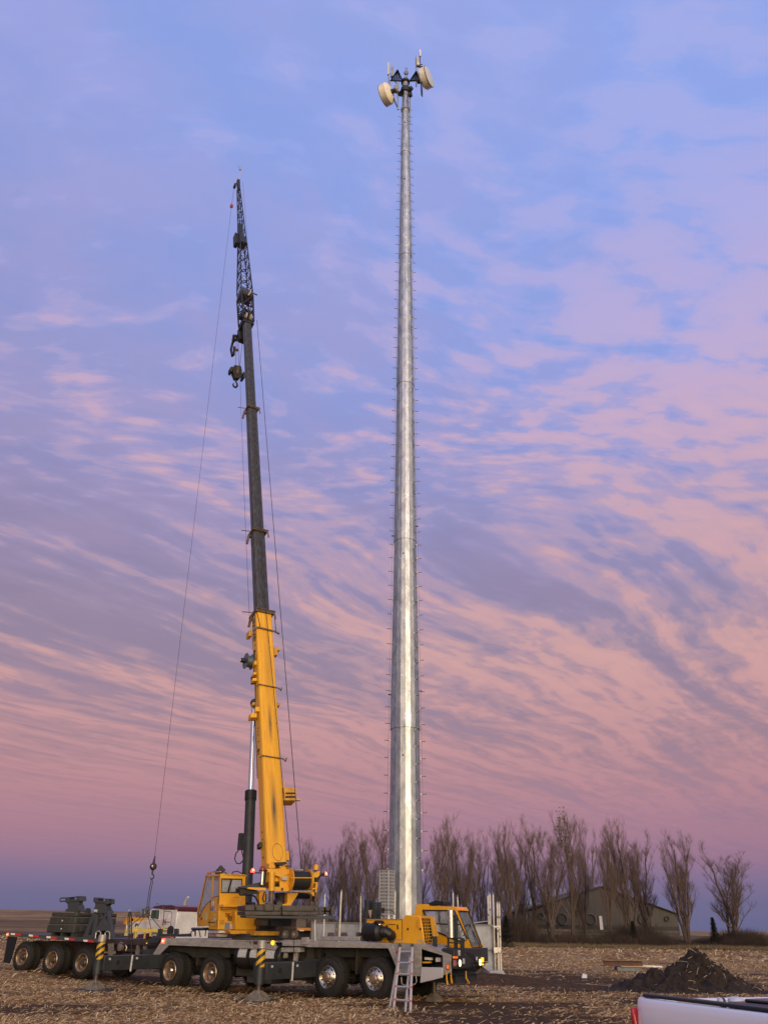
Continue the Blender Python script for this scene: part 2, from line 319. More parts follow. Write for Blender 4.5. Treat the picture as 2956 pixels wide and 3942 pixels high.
# ================================================================== SETTING
from mathutils import noise as mn
T = Fr((-0.088, 26.41, 0), -55)             # truck frame: u towards its rear, v away from the camera
S = Fr(T.w(5.9, 1.35, 0), -30)              # slewed upper works: u forwards, v to its right
def sst(a, b, x): t = min(max((x - a) / (b - a), 0), 1); return t * t * (3 - 2 * t)
def n2(x, y, s, o=0.0): return mn.noise(Vector((x / s, y / s, o)))
def hgt(x, y):
    z = -0.05 - 0.055 * math.tanh((-x - 2.5) / 2.0)
    u, v, _ = T.c((x, y, 0)); z += 0.26 * sst(11.0, 17.2, u) * (1 - sst(45, 80, y))
    k = x / max(y, 1.0)
    z += sst(90, 300, y) * (2.4 + 3.3 * (1 - sst(-.25, .2, k)))
    z += 0.5 * sst(60, 85, y) * (1 - sst(95, 130, y)) * (1 - sst(-.2, .0, k))
    if 10 < y < 110: z += 0.035 * n2(x, y, 2.2) + 0.05 * n2(x, y, 6, 3) * sst(14, 30, y)
    z += 0.38 * math.exp(-((x - 4.3) / 2.6) ** 2 - ((y - 35.0) / 1.5) ** 2)
    if y > 300: z -= (y - 300) * .004
    return z
def cover(x, y):                             # 0 bare soil ... 1 thick residue
    c = 0.58 + 0.95 * n2(x * .30, y, 1.7, 5) + 0.45 * n2(x * .35, y, 0.6, 9)
    u, v, _ = T.c((x, y, 0))
    rz = sst(-2, 3, x) * (1 - sst(38, 46, y)); c += rz * (-.22 + 1.25 * n2(x * .09, y, .75, 14) + .5 * n2(x * .3, y * 1.3, .4, 21))
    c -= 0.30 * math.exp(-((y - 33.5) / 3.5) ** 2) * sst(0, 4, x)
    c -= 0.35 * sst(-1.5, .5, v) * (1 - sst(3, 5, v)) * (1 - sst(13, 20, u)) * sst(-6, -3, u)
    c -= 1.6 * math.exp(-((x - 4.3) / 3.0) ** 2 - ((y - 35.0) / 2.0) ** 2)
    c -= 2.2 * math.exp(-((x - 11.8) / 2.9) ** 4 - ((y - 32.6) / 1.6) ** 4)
    c += 0.30 * sst(42, 60, y) + .3 * (1 - sst(17, 22, y))
    if x < -6: c += .12
    return min(max(c, 0), 1)
def axis(lo, hi, c0, c1, fine, grow):
    a = list(np.arange(c0, c1, fine)); s = fine; x = c1
    while x < hi: a.append(x); s *= grow; x += s
    a.append(hi); s = fine; x = c0
    while x > lo: x -= s; s *= grow; a.insert(0, max(x, lo))
    return a
gx = axis(-1800, 1800, -24, 22, .4, 1.13); gy = axis(-60, 2600, 15, 56, .4, 1.075)
gm = bpy.data.meshes.new('ground'); nx, ny = len(gx), len(gy)
gm.from_pydata([(x, y, hgt(x, y)) for y in gy for x in gx], [], [(j * nx + i, j * nx + i + 1, (j + 1) * nx + i + 1, (j + 1) * nx + i) for j in range(ny - 1) for i in range(nx - 1)])
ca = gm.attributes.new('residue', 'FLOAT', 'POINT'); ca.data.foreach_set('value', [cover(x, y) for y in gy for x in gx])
gm.polygons.foreach_set('use_smooth', [True] * len(gm.polygons))
ground = bpy.data.objects.new('ground', gm); col.objects.link(ground); struct(ground)
gmat = bpy.data.materials.new('field_soil_and_residue'); gmat.use_nodes = True; gt = gmat.node_tree; gb = gt.nodes['Principled BSDF']; gb.inputs['Roughness'].default_value = .95; gb.inputs['Specular IOR Level'].default_value = .15
def gn(t, **k):
    n = gt.nodes.new(t)
    for a, b in k.items(): setattr(n, a, b)
    return n
gg = gn('ShaderNodeNewGeometry'); gp = gg.outputs['Position']
def gmap(sc_, loc=(0, 0, 0), rot=0):
    m = gn('ShaderNodeMapping'); m.inputs['Scale'].default_value = sc_; m.inputs['Location'].default_value = loc; m.inputs['Rotation'].default_value = (0, 0, rot); gt.links.new(gp, m.inputs[0]); return m.outputs[0]
def gnoi(v, s, d=6, r=.6, dist=0):
    n = gn('ShaderNodeTexNoise'); n.inputs['Scale'].default_value = s; n.inputs['Detail'].default_value = d; n.inputs['Roughness'].default_value = r; n.inputs['Distortion'].default_value = dist; gt.links.new(v, n.inputs[0]); return n.outputs[0]
def gramp(x, st):
    n = gn('ShaderNodeValToRGB')
    while len(n.color_ramp.elements) < len(st): n.color_ramp.elements.new(.5)
    for e, (p, c) in zip(n.color_ramp.elements, st): e.position = p; e.color = tuple(c) + (1,)
    gt.links.new(x, n.inputs[0]); return n.outputs[0]
def gmix(f, a, b):
    n = gn('ShaderNodeMix', data_type='RGBA')
    for s, x in ((n.inputs[0], f), (n.inputs[6], a), (n.inputs[7], b)):
        if isinstance(x, (int, float)): s.default_value = x
        elif isinstance(x, tuple): s.default_value = x + (1,)
        else: gt.links.new(x, s)
    return n.outputs[2]
def gmath(op, a, b, c=None, clamp=True):
    n = gn('ShaderNodeMath', operation=op, use_clamp=clamp)
    for i, x in enumerate((a, b, c)):
        if x is None: continue
        if isinstance(x, (int, float)): n.inputs[i].default_value = x
        else: gt.links.new(x, n.inputs[i])
    return n.outputs[0]
gs = gn('ShaderNodeSeparateXYZ'); gt.links.new(gp, gs.inputs[0])
att = gn('ShaderNodeAttribute', attribute_name='residue').outputs['Fac']
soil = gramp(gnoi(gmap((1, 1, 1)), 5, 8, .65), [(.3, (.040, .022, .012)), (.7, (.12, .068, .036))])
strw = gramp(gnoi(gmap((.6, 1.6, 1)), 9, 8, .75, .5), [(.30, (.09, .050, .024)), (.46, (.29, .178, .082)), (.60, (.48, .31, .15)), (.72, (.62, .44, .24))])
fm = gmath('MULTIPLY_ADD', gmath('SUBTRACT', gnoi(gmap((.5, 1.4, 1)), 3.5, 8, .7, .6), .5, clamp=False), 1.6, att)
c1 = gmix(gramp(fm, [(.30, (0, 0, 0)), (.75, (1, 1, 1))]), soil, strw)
# distance: stubble rows, a tilled dark strip on the left rise, grass verge on the right
far = gramp(gnoi(gmap((.012, .07, 1)), 2.2, 7, .6), [(.35, (.27, .165, .075)), (.52, (.46, .295, .14)), (.68, (.60, .40, .20))])
far = gmix(gmath('MULTIPLY', gramp(gnoi(gmap((.12, .5, 1)), 2.0, 9, .8), [(.38, (1, 1, 1)), (.56, (0, 0, 0))]), .8), far, (.085, .055, .036))
fy = gn('ShaderNodeMapRange'); fy.inputs[1].default_value = 62; fy.inputs[2].default_value = 120; gt.links.new(gs.outputs[1], fy.inputs[0])
far = gmix(gmath('MULTIPLY', gramp(gnoi(gmap((.035, .05, 1)), 2.4, 8, .72), [(.40, (1, 1, 1)), (.56, (0, 0, 0))]), .55), far, (.12, .068, .04))
c2 = gmix(fy.outputs[0], c1, far)
def band(a, b, wd):
    n = gn('ShaderNodeMapRange', interpolation_type='SMOOTHSTEP'); n.inputs[1].default_value = a; n.inputs[2].default_value = a + wd; gt.links.new(yw, n.inputs[0])
    m = gn('ShaderNodeMapRange', interpolation_type='SMOOTHSTEP'); m.inputs[1].default_value = b; m.inputs[2].default_value = b + wd; m.inputs[3].default_value = 1; m.inputs[4].default_value = 0; gt.links.new(yw, m.inputs[0])
    return gmath('MULTIPLY', n.outputs[0], m.outputs[0])
yw = gmath('MULTIPLY_ADD', gmath('SUBTRACT', gnoi(gmap((.03, .03, 1)), 3, 4, .6), .5, clamp=False), 26, gs.outputs[1], clamp=False)
lft = gn('ShaderNodeMapRange'); lft.inputs[1].default_value = 5; lft.inputs[2].default_value = -25; gt.links.new(gs.outputs[0], lft.inputs[0])
rgt = gn('ShaderNodeMapRange'); rgt.inputs[1].default_value = 38; rgt.inputs[2].default_value = 50; gt.links.new(gs.outputs[0], rgt.inputs[0])
c3 = gmix(gmath('MULTIPLY', gmath('MULTIPLY', band(72, 118, 14), lft.outputs[0]), .75), c2, (.062, .036, .026))
c3 = gmix(gmath('MULTIPLY', gmath('MULTIPLY', band(150, 180, 12), lft.outputs[0]), .6), c3, (.09, .058, .040))
c3 = gmix(gmath('MULTIPLY', gmath('MULTIPLY', band(112, 190, 10), rgt.outputs[0]), .8), c3, (.07, .065, .032))
c3 = gmix(gmath('MULTIPLY', band(104, 135, 10), .8), c3, (.06, .045, .028))
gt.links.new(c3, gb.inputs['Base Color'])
gbp = gn('ShaderNodeBump'); gbp.inputs['Strength'].default_value = .9; gbp.inputs['Distance'].default_value = .06; gt.links.new(gnoi(gmap((.8, 1.3, 1)), 7, 8, .7), gbp.inputs['Height']); gt.links.new(gbp.outputs[0], gb.inputs['Normal'])
gm.materials.append(gmat)

MATP = [T.w(2.42, -2.25, 0), T.w(9.35, -2.5, 0)]
# ---- corn residue: loose leaves, husks and short stalks
rng = np.random.default_rng(7)
def leaf_stuff(name, N, y0, y1, k0, k1, L, wd, seed, lab):
    r = np.random.default_rng(seed); V = []; Fc = []; Mi = []
    y = np.sqrt(r.uniform(y0 ** 2, y1 ** 2, N)); x = r.uniform(k0, k1, N) * y
    ang = r.uniform(0, 2 * math.pi, N); ln = r.uniform(L[0], L[1], N); w = r.uniform(wd[0], wd[1], N); li = r.uniform(0, .05, N); mt = r.choice(4, N, p=[.36, .36, .20, .08])
    tl = r.normal(0, .28, N); cu = r.uniform(-.22, .22, N); rd = r.uniform(0, 1, N)
    for i in range(N):
        X, Y = x[i], y[i]; cv_ = cover(X, Y)
        if rd[i] > cv_ ** 1.3 + .03: continue
        if min((X - p_[0]) ** 2 + (Y - p_[1]) ** 2 for p_ in MATP) < .42: continue
        z = hgt(X, Y) + .008 + li[i]; a = ang[i]; dx, dy = math.cos(a), math.sin(a); px, py = -dy * w[i] / 2, dx * w[i] / 2; l = ln[i]; s = tl[i]
        b2 = a + cu[i] * 2; ex, ey = math.cos(b2), math.sin(b2); n = len(V); h = l / 2
        zt = abs(s) * h; mx_, my_ = X + dx * h, Y + dy * h
        V += [(X - px, Y - py, z), (X + px, Y + py, z + w[i] * .3), (mx_ + px, my_ + py, z + zt + w[i] * .4), (mx_ - px, my_ - py, z + zt), (mx_ + ex * h, my_ + ey * h, z + zt * (.3 if s > 0 else 1.8))]
        Fc += [(n, n + 1, n + 2, n + 3), (n + 3, n + 2, n + 4)]; Mi += [mt[i], mt[i]]
    me = bpy.data.meshes.new(name); me.from_pydata(V, [], Fc)
    for c, nm in (((.28, .155, .064), 'residue_brown'), ((.50, .32, .14), 'residue_tan'), ((.66, .46, .22), 'residue_straw'), ((.76, .59, .34), 'residue_pale')): me.materials.append(mat(nm, c, .8))
    me.polygons.foreach_set('material_index', Mi); o = bpy.data.objects.new(name, me); col.objects.link(o); tag(o, lab, 'crop residue', kind='stuff'); return o
leaf_stuff('corn_residue', 125000, 16, 33, -.56, .55, (.05, .24), (.008, .026), 1, 'loose tan corn leaves and husks thickly strewn over the near field')
leaf_stuff('corn_residue', 62000, 33, 64, -.56, .55, (.08, .30), (.014, .036), 2, 'loose tan corn leaves strewn over the field beyond the crane')
leaf_stuff('corn_residue', 16000, 64, 112, -.60, .58, (.25, .7), (.04, .09), 3, 'pale corn leaves scattered over the far field before the trees')

# ---- heap of dark soil
def heap():
    c = np.array([11.25, 32.6]); n = 96; V = []; F_ = []
    def hh(a, b):
        x, y = a - c[0], b - c[1]
        z = 1.62 * math.exp(-abs((x - .35) / .80) ** 1.25 - (y / 1.15) ** 2) + .58 * math.exp(-((x + 1.0) / 1.35) ** 2 - ((y) / 1.15) ** 2) + .36 * math.exp(-((x + .15) / 2.3) ** 4 - ((y + .3) / 1.3) ** 2)
        z += .16 * math.exp(-((x - 1.7) / 1.1) ** 2 - (y / 1.2) ** 2)
        k = min(z * 2.2, 1)
        q = Vector((a, b, z))
        d = mn.noise(q * 1.9) * .20 + mn.noise(q * 4.2) * .15 + abs(mn.noise(q * 7)) * .13 + mn.noise(q * 15) * .05
        return hgt(a, b) - .03 + z * .60 + d * k
    for j in range(n + 1):
        for i in range(int(n * 1.6) + 1):
            a = c[0] - 3.7 + i * 8.0 / (n * 1.6); b = c[1] - 2.3 + j * 4.6 / n; V.append((a, b, hh(a, b)))
    W_ = int(n * 1.6) + 1
    for j in range(n):
        for i in range(W_ - 1): F_.append((j * W_ + i, j * W_ + i + 1, (j + 1) * W_ + i + 1, (j + 1) * W_ + i))
    # close underside
    mb = MB(); mb.v = V; mb.f = F_; mb.m = [0] * len(F_); mb.mats = [mat('fresh_black_soil', (.038, .022, .013), .95, c2=(.010, .006, .004), vscale=7, vlo=.35, vhi=.65, bump=1.0, bscale=34)]
    o = mb.build('dirt_pile', recalc=False, sharp=180); recentre(o, (c[0], c[1], hgt(*c))); tag(o, 'dark brown pile of clumpy fresh soil behind the pickup bed', 'dirt pile')
    # clods
    r = random.Random(5); cl = MB()
    for k in range(900):
        a = c[0] + r.gauss(-.2, 1.7); b = c[1] - .3 + r.gauss(0, .95)
        if abs(a - c[0]) > 4.2 or abs(b - c[1]) > 2.4: continue
        s = r.uniform(.012, .030) * (1.8 if k % 9 == 0 else 1); z = hh(a, b) if abs(a - c[0]) < 3.6 and abs(b - c[1]) < 2.2 else hgt(a, b); vs = []
        for t in range(8): vs.append((a + (1 if t & 1 else -1) * s * r.uniform(.5, 1.1), b + (1 if t & 2 else -1) * s * r.uniform(.5, 1.1), z + (1 if t & 4 else -1) * s * r.uniform(.4, .9)))
        cl.add(vs, [(0, 1, 3, 2), (4, 6, 7, 5), (0, 4, 5, 1), (2, 3, 7, 6), (0, 2, 6, 4), (1, 5, 7, 3)])
    cl.build('clods', MATS['fresh_black_soil'], o, sharp=20)['kind'] = 'stuff'
    st = MB()
    for k in range(50):
        a = c[0] + .4 + r.gauss(0, .75); b = c[1] - .55 + r.gauss(0, .55)
        if abs(a - c[0]) > 3.5 or abs(b - c[1]) > 2.1: continue
        z = hh(a, b) + .03; t = r.uniform(0, 6.28); l = r.uniform(.1, .45); p = np.array([a, b, z]); q = p + np.array([math.cos(t) * l, math.sin(t) * l * .5, r.uniform(-.12, .18)])
        q[2] = max(q[2], hh(q[0], q[1]) + .02); st.tube([p, (p + q) / 2 + np.array([0, 0, r.uniform(0, .02)]), q], [r.uniform(.003, .006)] * 3, 4)
    st.build('straw_wisps', mat('residue_pale', (.52, .42, .30)), o)['kind'] = 'stuff'
heap()

# ---- trees -------------------------------------------------------
def bare_tree(seed, h, spread, nst, twigs):
    r = random.Random(seed); tr = MB(); cr = MB(); tw_v = []; tw_f = []
    def twig(p, d, l, w):
        sd = Vector((r.gauss(0, 1), r.gauss(0, 1), 0)); sd = sd.cross(d)
        if sd.length < 1e-4: return
        sd = sd.normalized() * w; q = p + d * l * .5 + Vector((r.gauss(0, .05), r.gauss(0, .05), 0)) * l; e = q + (d + Vector((0, 0, .25))).normalized() * l * .5
        u = d.cross(sd).normalized() * w; k = len(tw_v)
        tw_v.extend([tuple(p + sd), tuple(p - sd * .5 + u), tuple(p - sd * .5 - u), tuple(q + sd * .7), tuple(q - sd * .35 + u * .7), tuple(q - sd * .35 - u * .7), tuple(e)])
        tw_f.extend([(k, k + 1, k + 4, k + 3), (k + 1, k + 2, k + 5, k + 4), (k + 2, k, k + 3, k + 5), (k + 3, k + 4, k + 6), (k + 4, k + 5, k + 6), (k + 5, k + 3, k + 6)])
    def grow(p, d, l, rad, lev, mb):
        n = 5 if lev < 2 else 3; pts = [p]; rs = [rad]; q = p.copy(); dd = d.copy(); segs = []
        for i in range(n):
            dd = (dd + Vector((r.gauss(0, .11), r.gauss(0, .11), .035 + .035 * lev))).normalized(); q = q + dd * l / n; pts.append(q.copy()); rs.append(rad * (1 - .72 * (i + 1) / n)); segs.append((q.copy(), dd.copy(), rs[-1]))
        mb.tube(pts, rs, 6 if lev < 1 else (4 if lev < 2 else 3), cap=False)
        if lev < 3:
            nb = (14, 6, 4)[lev]
            for k in range(nb):
                t = r.uniform(.18 if lev == 0 else .15, .97); i = min(int(t * n), n - 1); a = Vector(pts[i]).lerp(Vector(pts[i + 1]), t * n - i)
                az = r.uniform(0, 6.283); el = r.uniform(.6, 1.1) if lev == 0 else r.uniform(.45, 1.05); ax = Vector((math.cos(az) * math.cos(el), math.sin(az) * math.cos(el), math.sin(el)))
                nd = (ax * 1.0 + segs[i][1] * .45).normalized()
                grow(a, nd, l * r.uniform(.30, .52) * (1.15 - .55 * t), max(rad * (1 - .7 * t) * .5, .009), lev + 1, cr)
        if lev >= 1:
            for k in range(twigs if lev > 1 else twigs * 2):
                t = r.uniform(.1, 1); i = min(int(t * n), n - 1); a = Vector(pts[i]).lerp(Vector(pts[i + 1]), t * n - i)
                nd = (segs[i][1] + Vector((r.gauss(0, .5), r.gauss(0, .5), r.gauss(.2, .25)))).normalized(); twig(a, nd, r.uniform(.25, .85), .0048)
    for s in range(nst):
        az = r.uniform(0, 6.28); tl = r.uniform(.02, .17) * spread if nst > 1 else .03
        d = Vector((math.cos(az) * tl, math.sin(az) * tl, 1)).normalized(); hh = h * r.uniform(.66, .9)
        grow(Vector((math.cos(az) * .22 * (nst > 1), math.sin(az) * .22 * (nst > 1), -.15)), d, hh, r.uniform(.12, .19), 0, tr)
    k = len(cr.v); cr.v += tw_v; cr.f += [tuple(k + j for j in f) for f in tw_f]; cr.m += [0] * len(tw_f)
    return tr, cr
TV = []
for i, (sd, sp, ns) in enumerate(((11, 1.0, 3), (23, 1.15, 4), (37, .8, 2), (49, 1.25, 5), (58, .9, 3))):
    tr, cr = bare_tree(sd, 12.0, sp, ns, 4); t = thing('bare_tree', 'x', 'tree', (0, 0, 0), 'bare trees of the shelter belt')
    a = tr.build('trunk', BARK, t, recalc=False, sharp=180); b = cr.build('crown', TWIG, t, recalc=False, sharp=180)
    zt = np.percentile(np.array(cr.v)[:, 2], 99.7); wd = np.percentile(np.abs(np.array(cr.v)[:, 0]), 99); TV.append([t, zt, wd, False])
# crown centre x, top y, crown half width (all in the reduced picture), distance, variant, label
TR = [(640, 1835, 22, 128, 4, 'hazy bare tree just right of the rear rope of the yellow boom'),
      (690, 1814, 36, 122, 0, 'leftmost full bare tree of the row, beside the right rope of the crane boom'),
      (722, 1838, 24, 127, 2, 'low slender bare tree above the winch drum red lamp'),
      (765, 1788, 26, 121, 4, 'thin bare tree left of the tall one beside the steel tower'),
      (802, 1770, 36, 119, 1, 'tall bare tree just left of the steel tower'),
      (836, 1775, 24, 126, 2, 'bare tree half hidden by the left edge of the steel tower'),
      (938, 1768, 34, 119, 0, 'tall bare tree just right of the steel tower'),
      (962, 1795, 24, 127, 2, 'thin bare tree second to the right of the steel tower'),
      (1003, 1788, 30, 120, 1, 'many stemmed bare tree above the roof lights of the driving cab'),
      (1030, 1800, 22, 126, 4, 'narrow bare tree between the tower cab roof and the white pipes'),
      (1088, 1786, 34, 118, 3, 'bare tree rising directly behind the bundle of white pipes'),
      (1140, 1790, 26, 126, 2, 'bare tree left of the barn near the metal grain bin'),
      (1170, 1778, 38, 119, 1, 'broad bare tree over the left slope of the barn roof'),
      (1212, 1764, 28, 121, 2, 'tallest bare tree, still holding olive leaf tufts near its top'),
      (1240, 1784, 24, 126, 4, 'bare tree directly right of the tree with olive leaf tufts'),
      (1285, 1776, 30, 119, 0, 'bare tree standing in front of the ridge of the barn'),
      (1332, 1785, 34, 120, 3, 'bare tree over the right slope of the barn roof'),
      (1375, 1800, 34, 122, 1, 'bare tree in front of the right end of the barn'),
      (1452, 1802, 38, 116, 3, 'broad bare tree first to the right of the barn'),
      (672, 1850, 24, 134, 0, 'distant faint bare tree low behind the winch'),
      (745, 1825, 24, 133, 3, 'distant bare tree filling the gap left of the perforated column'),
      (905, 1830, 26, 133, 1, 'distant bare tree showing just beside the right face of the steel tower'),
      (985, 1812, 24, 132, 3, 'distant bare tree behind the driving cab roof vent'),
      (1060, 1815, 22, 133, 0, 'distant bare tree just left of the white pipe bundle'),
      (1118, 1812, 24, 132, 1, 'distant bare tree in the gap right of the white pipe bundle'),
      (1262, 1800, 24, 174, 1, 'distant bare tree rising behind the middle of the barn roof'),
      (1310, 1808, 22, 176, 3, 'distant bare tree behind the barn just right of its ridge'),
      (1548, 1833, 44, 116, 1, 'last bare tree at the right end of the row beside the spruce')]
rr = random.Random(3)
for (x, y, hw, Y, vi, lab) in TR:
    top = atY((x * 1.7818, y * 1.7818), Y); X = top[0]; z0_ = hgt(X, Y); proto, zt, wd, used = TV[vi]
    o = proto if not used else copy_tree(proto); TV[vi][3] = True
    sz = (top[2] - z0_) / zt * 1.03; pm = hw * 1.7818 / 3400 * Y; sx = max(min(pm / wd * 1.42, sz * 1.6), sz * .6)
    o.location = (X, Y, z0_); o.scale = (sx, sx, sz); o.rotation_euler = (0, 0, rr.choice([0, math.pi]) + rr.uniform(-.25, .25)); o['label'] = lab
# olive leaf tufts on the tallest tree
tall = [o for o in col.objects if o.get('label', '').startswith('tallest bare')][0]
lf = MB(); r = random.Random(8)
for k in range(620):
    cl_ = r.choice([(0, 0, 11.1), (.5, .2, 10.2), (-.5, 0, 10.6), (.1, .1, 11.9), (.45, 0, 8.9), (-.2, 0, 9.4), (.7, 0, 8.2)]); p = np.array([cl_[0] + r.gauss(0, .33), cl_[1] + r.gauss(0, .3), cl_[2] * TV[2][1] / 12.5 + r.gauss(0, .5)])
    a = np.array([r.gauss(0, 1), r.gauss(0, 1), r.gauss(0, 1)]) * .06; b = np.array([r.gauss(0, 1), r.gauss(0, 1), r.gauss(0, 1)]) * .06; lf.add([p - a, p + b, p + a, p - b], [(0, 1, 2, 3)])
lo_ = lf.build('leaf_tufts', mat('olive_leaves', (.12, .115, .045), .8), tall, recalc=False); lo_['kind'] = 'stuff'; ORGN[lo_.name] = np.zeros(3)
def spruce(x, ytop, Y, lab, seed, hwk=.2):
    r = random.Random(seed); top = atY((x * 1.7818, ytop * 1.7818), Y); z0_ = hgt(top[0], Y); h = top[2] - z0_; t = thing('spruce_tree', lab, 'spruce', (top[0], Y, z0_)); o0 = org(t)
    MB().tube([o0, o0 + [0, 0, h * .98]], [.11, .02], 6).build('trunk', BARK, t)
    m = MB()
    for k in range(2600):
        f = r.random() ** .8; rad = h * hwk * (1 - f) * (1 + .28 * math.sin(f * 40 + seed)) + .04; a = r.uniform(0, 6.283); rr_ = rad * r.random() ** .45; z = h * (.04 + .96 * f) - rr_ * .22
        p = o0 + np.array([math.cos(a) * rr_, math.sin(a) * rr_, z]); d = np.array([math.cos(a), math.sin(a), r.uniform(-.35, .15)]) * r.uniform(.12, .32); q = np.array([-math.sin(a), math.cos(a), r.uniform(-.3, .3)]) * r.uniform(.03, .07)
        m.add([p - q, p + d, p + q, p - d * .2 + [0, 0, .05]], [(0, 1, 2, 3)])
    m.build('crown', mat('spruce_needles', (.030, .036, .022), .9, c2=(.016, .018, .014), vscale=4), t, recalc=False)
spruce(1537, 1982, 112, 'small dark spruce in front of the last bare trees on the right', 1)
spruce(1365, 1990, 112, 'small dark spruce against the right half of the barn', 2)
spruce(1092, 1978, 104, 'dark spruce just behind the bundle of white pipes', 4, .26)
# shelter belt undergrowth
def scrub(name, x0, x1, Y0, Y1, hgt_, N, lab, seed, mt):
    r = random.Random(seed); m = MB()
    for k in range(N):
        Y = r.uniform(Y0, Y1); X = r.uniform(x0, x1) * Y / ((Y0 + Y1) / 2); e = .5 + .75 * mn.noise(Vector((X * .16, Y * .1, seed))) + .4 * mn.noise(Vector((X * .6, Y * .3, seed)))
        hh = hgt_ * max(e, .12) * r.uniform(.45, 1.15); z = hgt(X, Y); a = r.uniform(0, 6.28); l = r.uniform(.05, .35) * hh; w = .012 + .012 * r.random()
        p = np.array([X, Y, z]); q = p + [math.cos(a) * l, math.sin(a) * l, hh * .6]; s = q + [math.cos(a) * l * 1.3 + r.gauss(0, .1), math.sin(a) * l, hh * .4]
        m.add([p + [w, 0, 0], p - [w, 0, 0], q - [w * .8, 0, 0], q + [w * .8, 0, 0], s, p + [0, w, 0], p - [0, w, 0], q - [0, w * .8, 0], q + [0, w * .8, 0]], [(0, 1, 2, 3), (3, 2, 4), (5, 6, 7, 8), (8, 7, 4)])
        if k % 2:
            for j in range(2):
                t = r.uniform(.4, 1); b = p + (q - p) * t; c = b + [r.gauss(0, .25), r.gauss(0, .25), r.uniform(.15, .5)]; m.add([b + [w, 0, 0], b - [w, 0, 0], c], [(0, 1, 2)])
    o = m.build(name, mt, recalc=False); tag(o, lab, 'undergrowth', kind='stuff')
UG = mat('undergrowth_stems', (.085, .058, .046), .95, c2=(.05, .035, .03), vscale=.4)
scrub('undergrowth', -32, 21, 113, 125, 4.6, 26000, 'brown leafless brush growing along the foot of the tree row', 2, UG)
scrub('undergrowth', 21, 51, 110, 122, 2.5, 24000, 'brown leafless brush in front of the barn and last trees', 6, UG)
scrub('dry_grass', 12, 52, 106, 112, .55, 9000, 'dry pale grass verge at the edge of the field', 9, mat('dry_grass', (.16, .12, .065), .9))

# ---- barn --------------------------------------------------------
def barn():
    Y = 142.0; P = lambda x, y: atY(zD(x, y), Y); ap = P(735, 452); le = P(335, 588); re_ = P(1156, 603); zb = hgt(ap[0], Y) - .3
    t = thing('barn', 'long grey gable-ended barn seen through the bare trees', 'barn', (ap[0], Y, zb))
    D = np.array([0, 26.0, 0]); lp = lambda q, z: np.array([q[0], q[1], z])
    wall = MB(); wall.prism([lp(le, zb + 2.6), lp(re_, zb + 2.6), re_, ap, le], D, mat('barn_metal_wall', (.082, .072, .064), .7, 0, c2=(.058, .051, .045), vscale=.6, stretch=(5, 1, .3)))
    wall.build('wall', None, t)
    MB().prism([lp(le, zb), lp(re_, zb), lp(re_, zb + 2.62), lp(le, zb + 2.62)], D * 1.0 + [0, .0, 0], mat('barn_brown_skirt', (.04, .028, .025), .7, 0, c2=(.03, .022, .02), vscale=1)).build('wall_skirt', None, t).location = (0, -.03, 0)
    th = np.array([0, 0, .16]); ov = np.array([.5, 0, -.14]); f = np.array([0, -.45, 0])
    MB().prism([le - ov * 1 + f + [0, 0, -.16 + .16], ap + f, ap + th + f, le - ov + th + f], D + [0, .9, 0]).prism([ap + f, re_ + ov + f, re_ + ov + th + f, ap + th + f], D + [0, .9, 0]).build('roof', mat('barn_roof', (.03, .03, .034), .7), t)
    for (x, y, r_, cover_) in ((520, 630, 27, 1), (676, 630, 26, 1), (965, 630, 26, 1), (1095, 627, 12, 0), (402, 612, 15, 1)):
        c = P(x, y) + [0, -.06, 0]; rm = r_ * .69681 / 3400 * Y * 1.0
        fb = MB(); fb.lathe(c, (0, -1, 0), [(0, rm * 1.0), (.22, rm * 1.08), (.25, rm * 1.0), (.06, rm * .92), (.04, .01)], 28); fo = fb.build('exhaust_fan', mat('fan_dark_recess', (.045, .04, .038), .7), t)
        if cover_:
            cb = MB(); a0, a1 = (-1.2, 1.3) if x != 676 else (-.3, 1.9)
            pts = [c + [math.cos(a0 + (a1 - a0) * k / 10) * rm * 1.05, -.27, math.sin(a0 + (a1 - a0) * k / 10) * rm * 1.05] for k in range(11)]
            cb.tube(pts, .085, 5); cb.build('fan_ring', mat('pale_ring', (.14, .125, .11), .6), fo)
    a = P(722, 612); b = P(738, 612); c2_ = P(748, 698); d = P(730, 698)
    MB().prism([a + [0, -.2, 0], b + [0, -.2, 0], c2_ + [0, -.2, 0], d + [0, -.2, 0]], (0, .12, 0)).build('open_door_leaf', mat('white_door', (.62, .6, .58), .6), t)
    q = P(372, 585); MB().lb(q[0] - 1.6, q[0] - 1.35, Y - .3, Y - .1, zb, q[2] - .1).build('downpipe', mat('pale_ring', (.14, .125, .11)), t)
barn()
b_ = atY(zD(345, 560), 150); m = MB(); zb = hgt(b_[0], 150); rb = 1.9
m.lathe((b_[0], 150, zb), (0, 0, 1), [(0, rb), (5.0, rb), (5.3, rb * 1.03), (6.6, .35), (6.9, .3)], 24); o = m.build('grain_bin', mat('bin_corrugated', (.42, .44, .46), .4, .5, c2=(.3, .31, .33), vscale=2, stretch=(1, 1, 6)))
recentre(o, (b_[0], 150, zb)); tag(o, 'round galvanised grain bin behind the trees at the barn left end', 'grain bin')
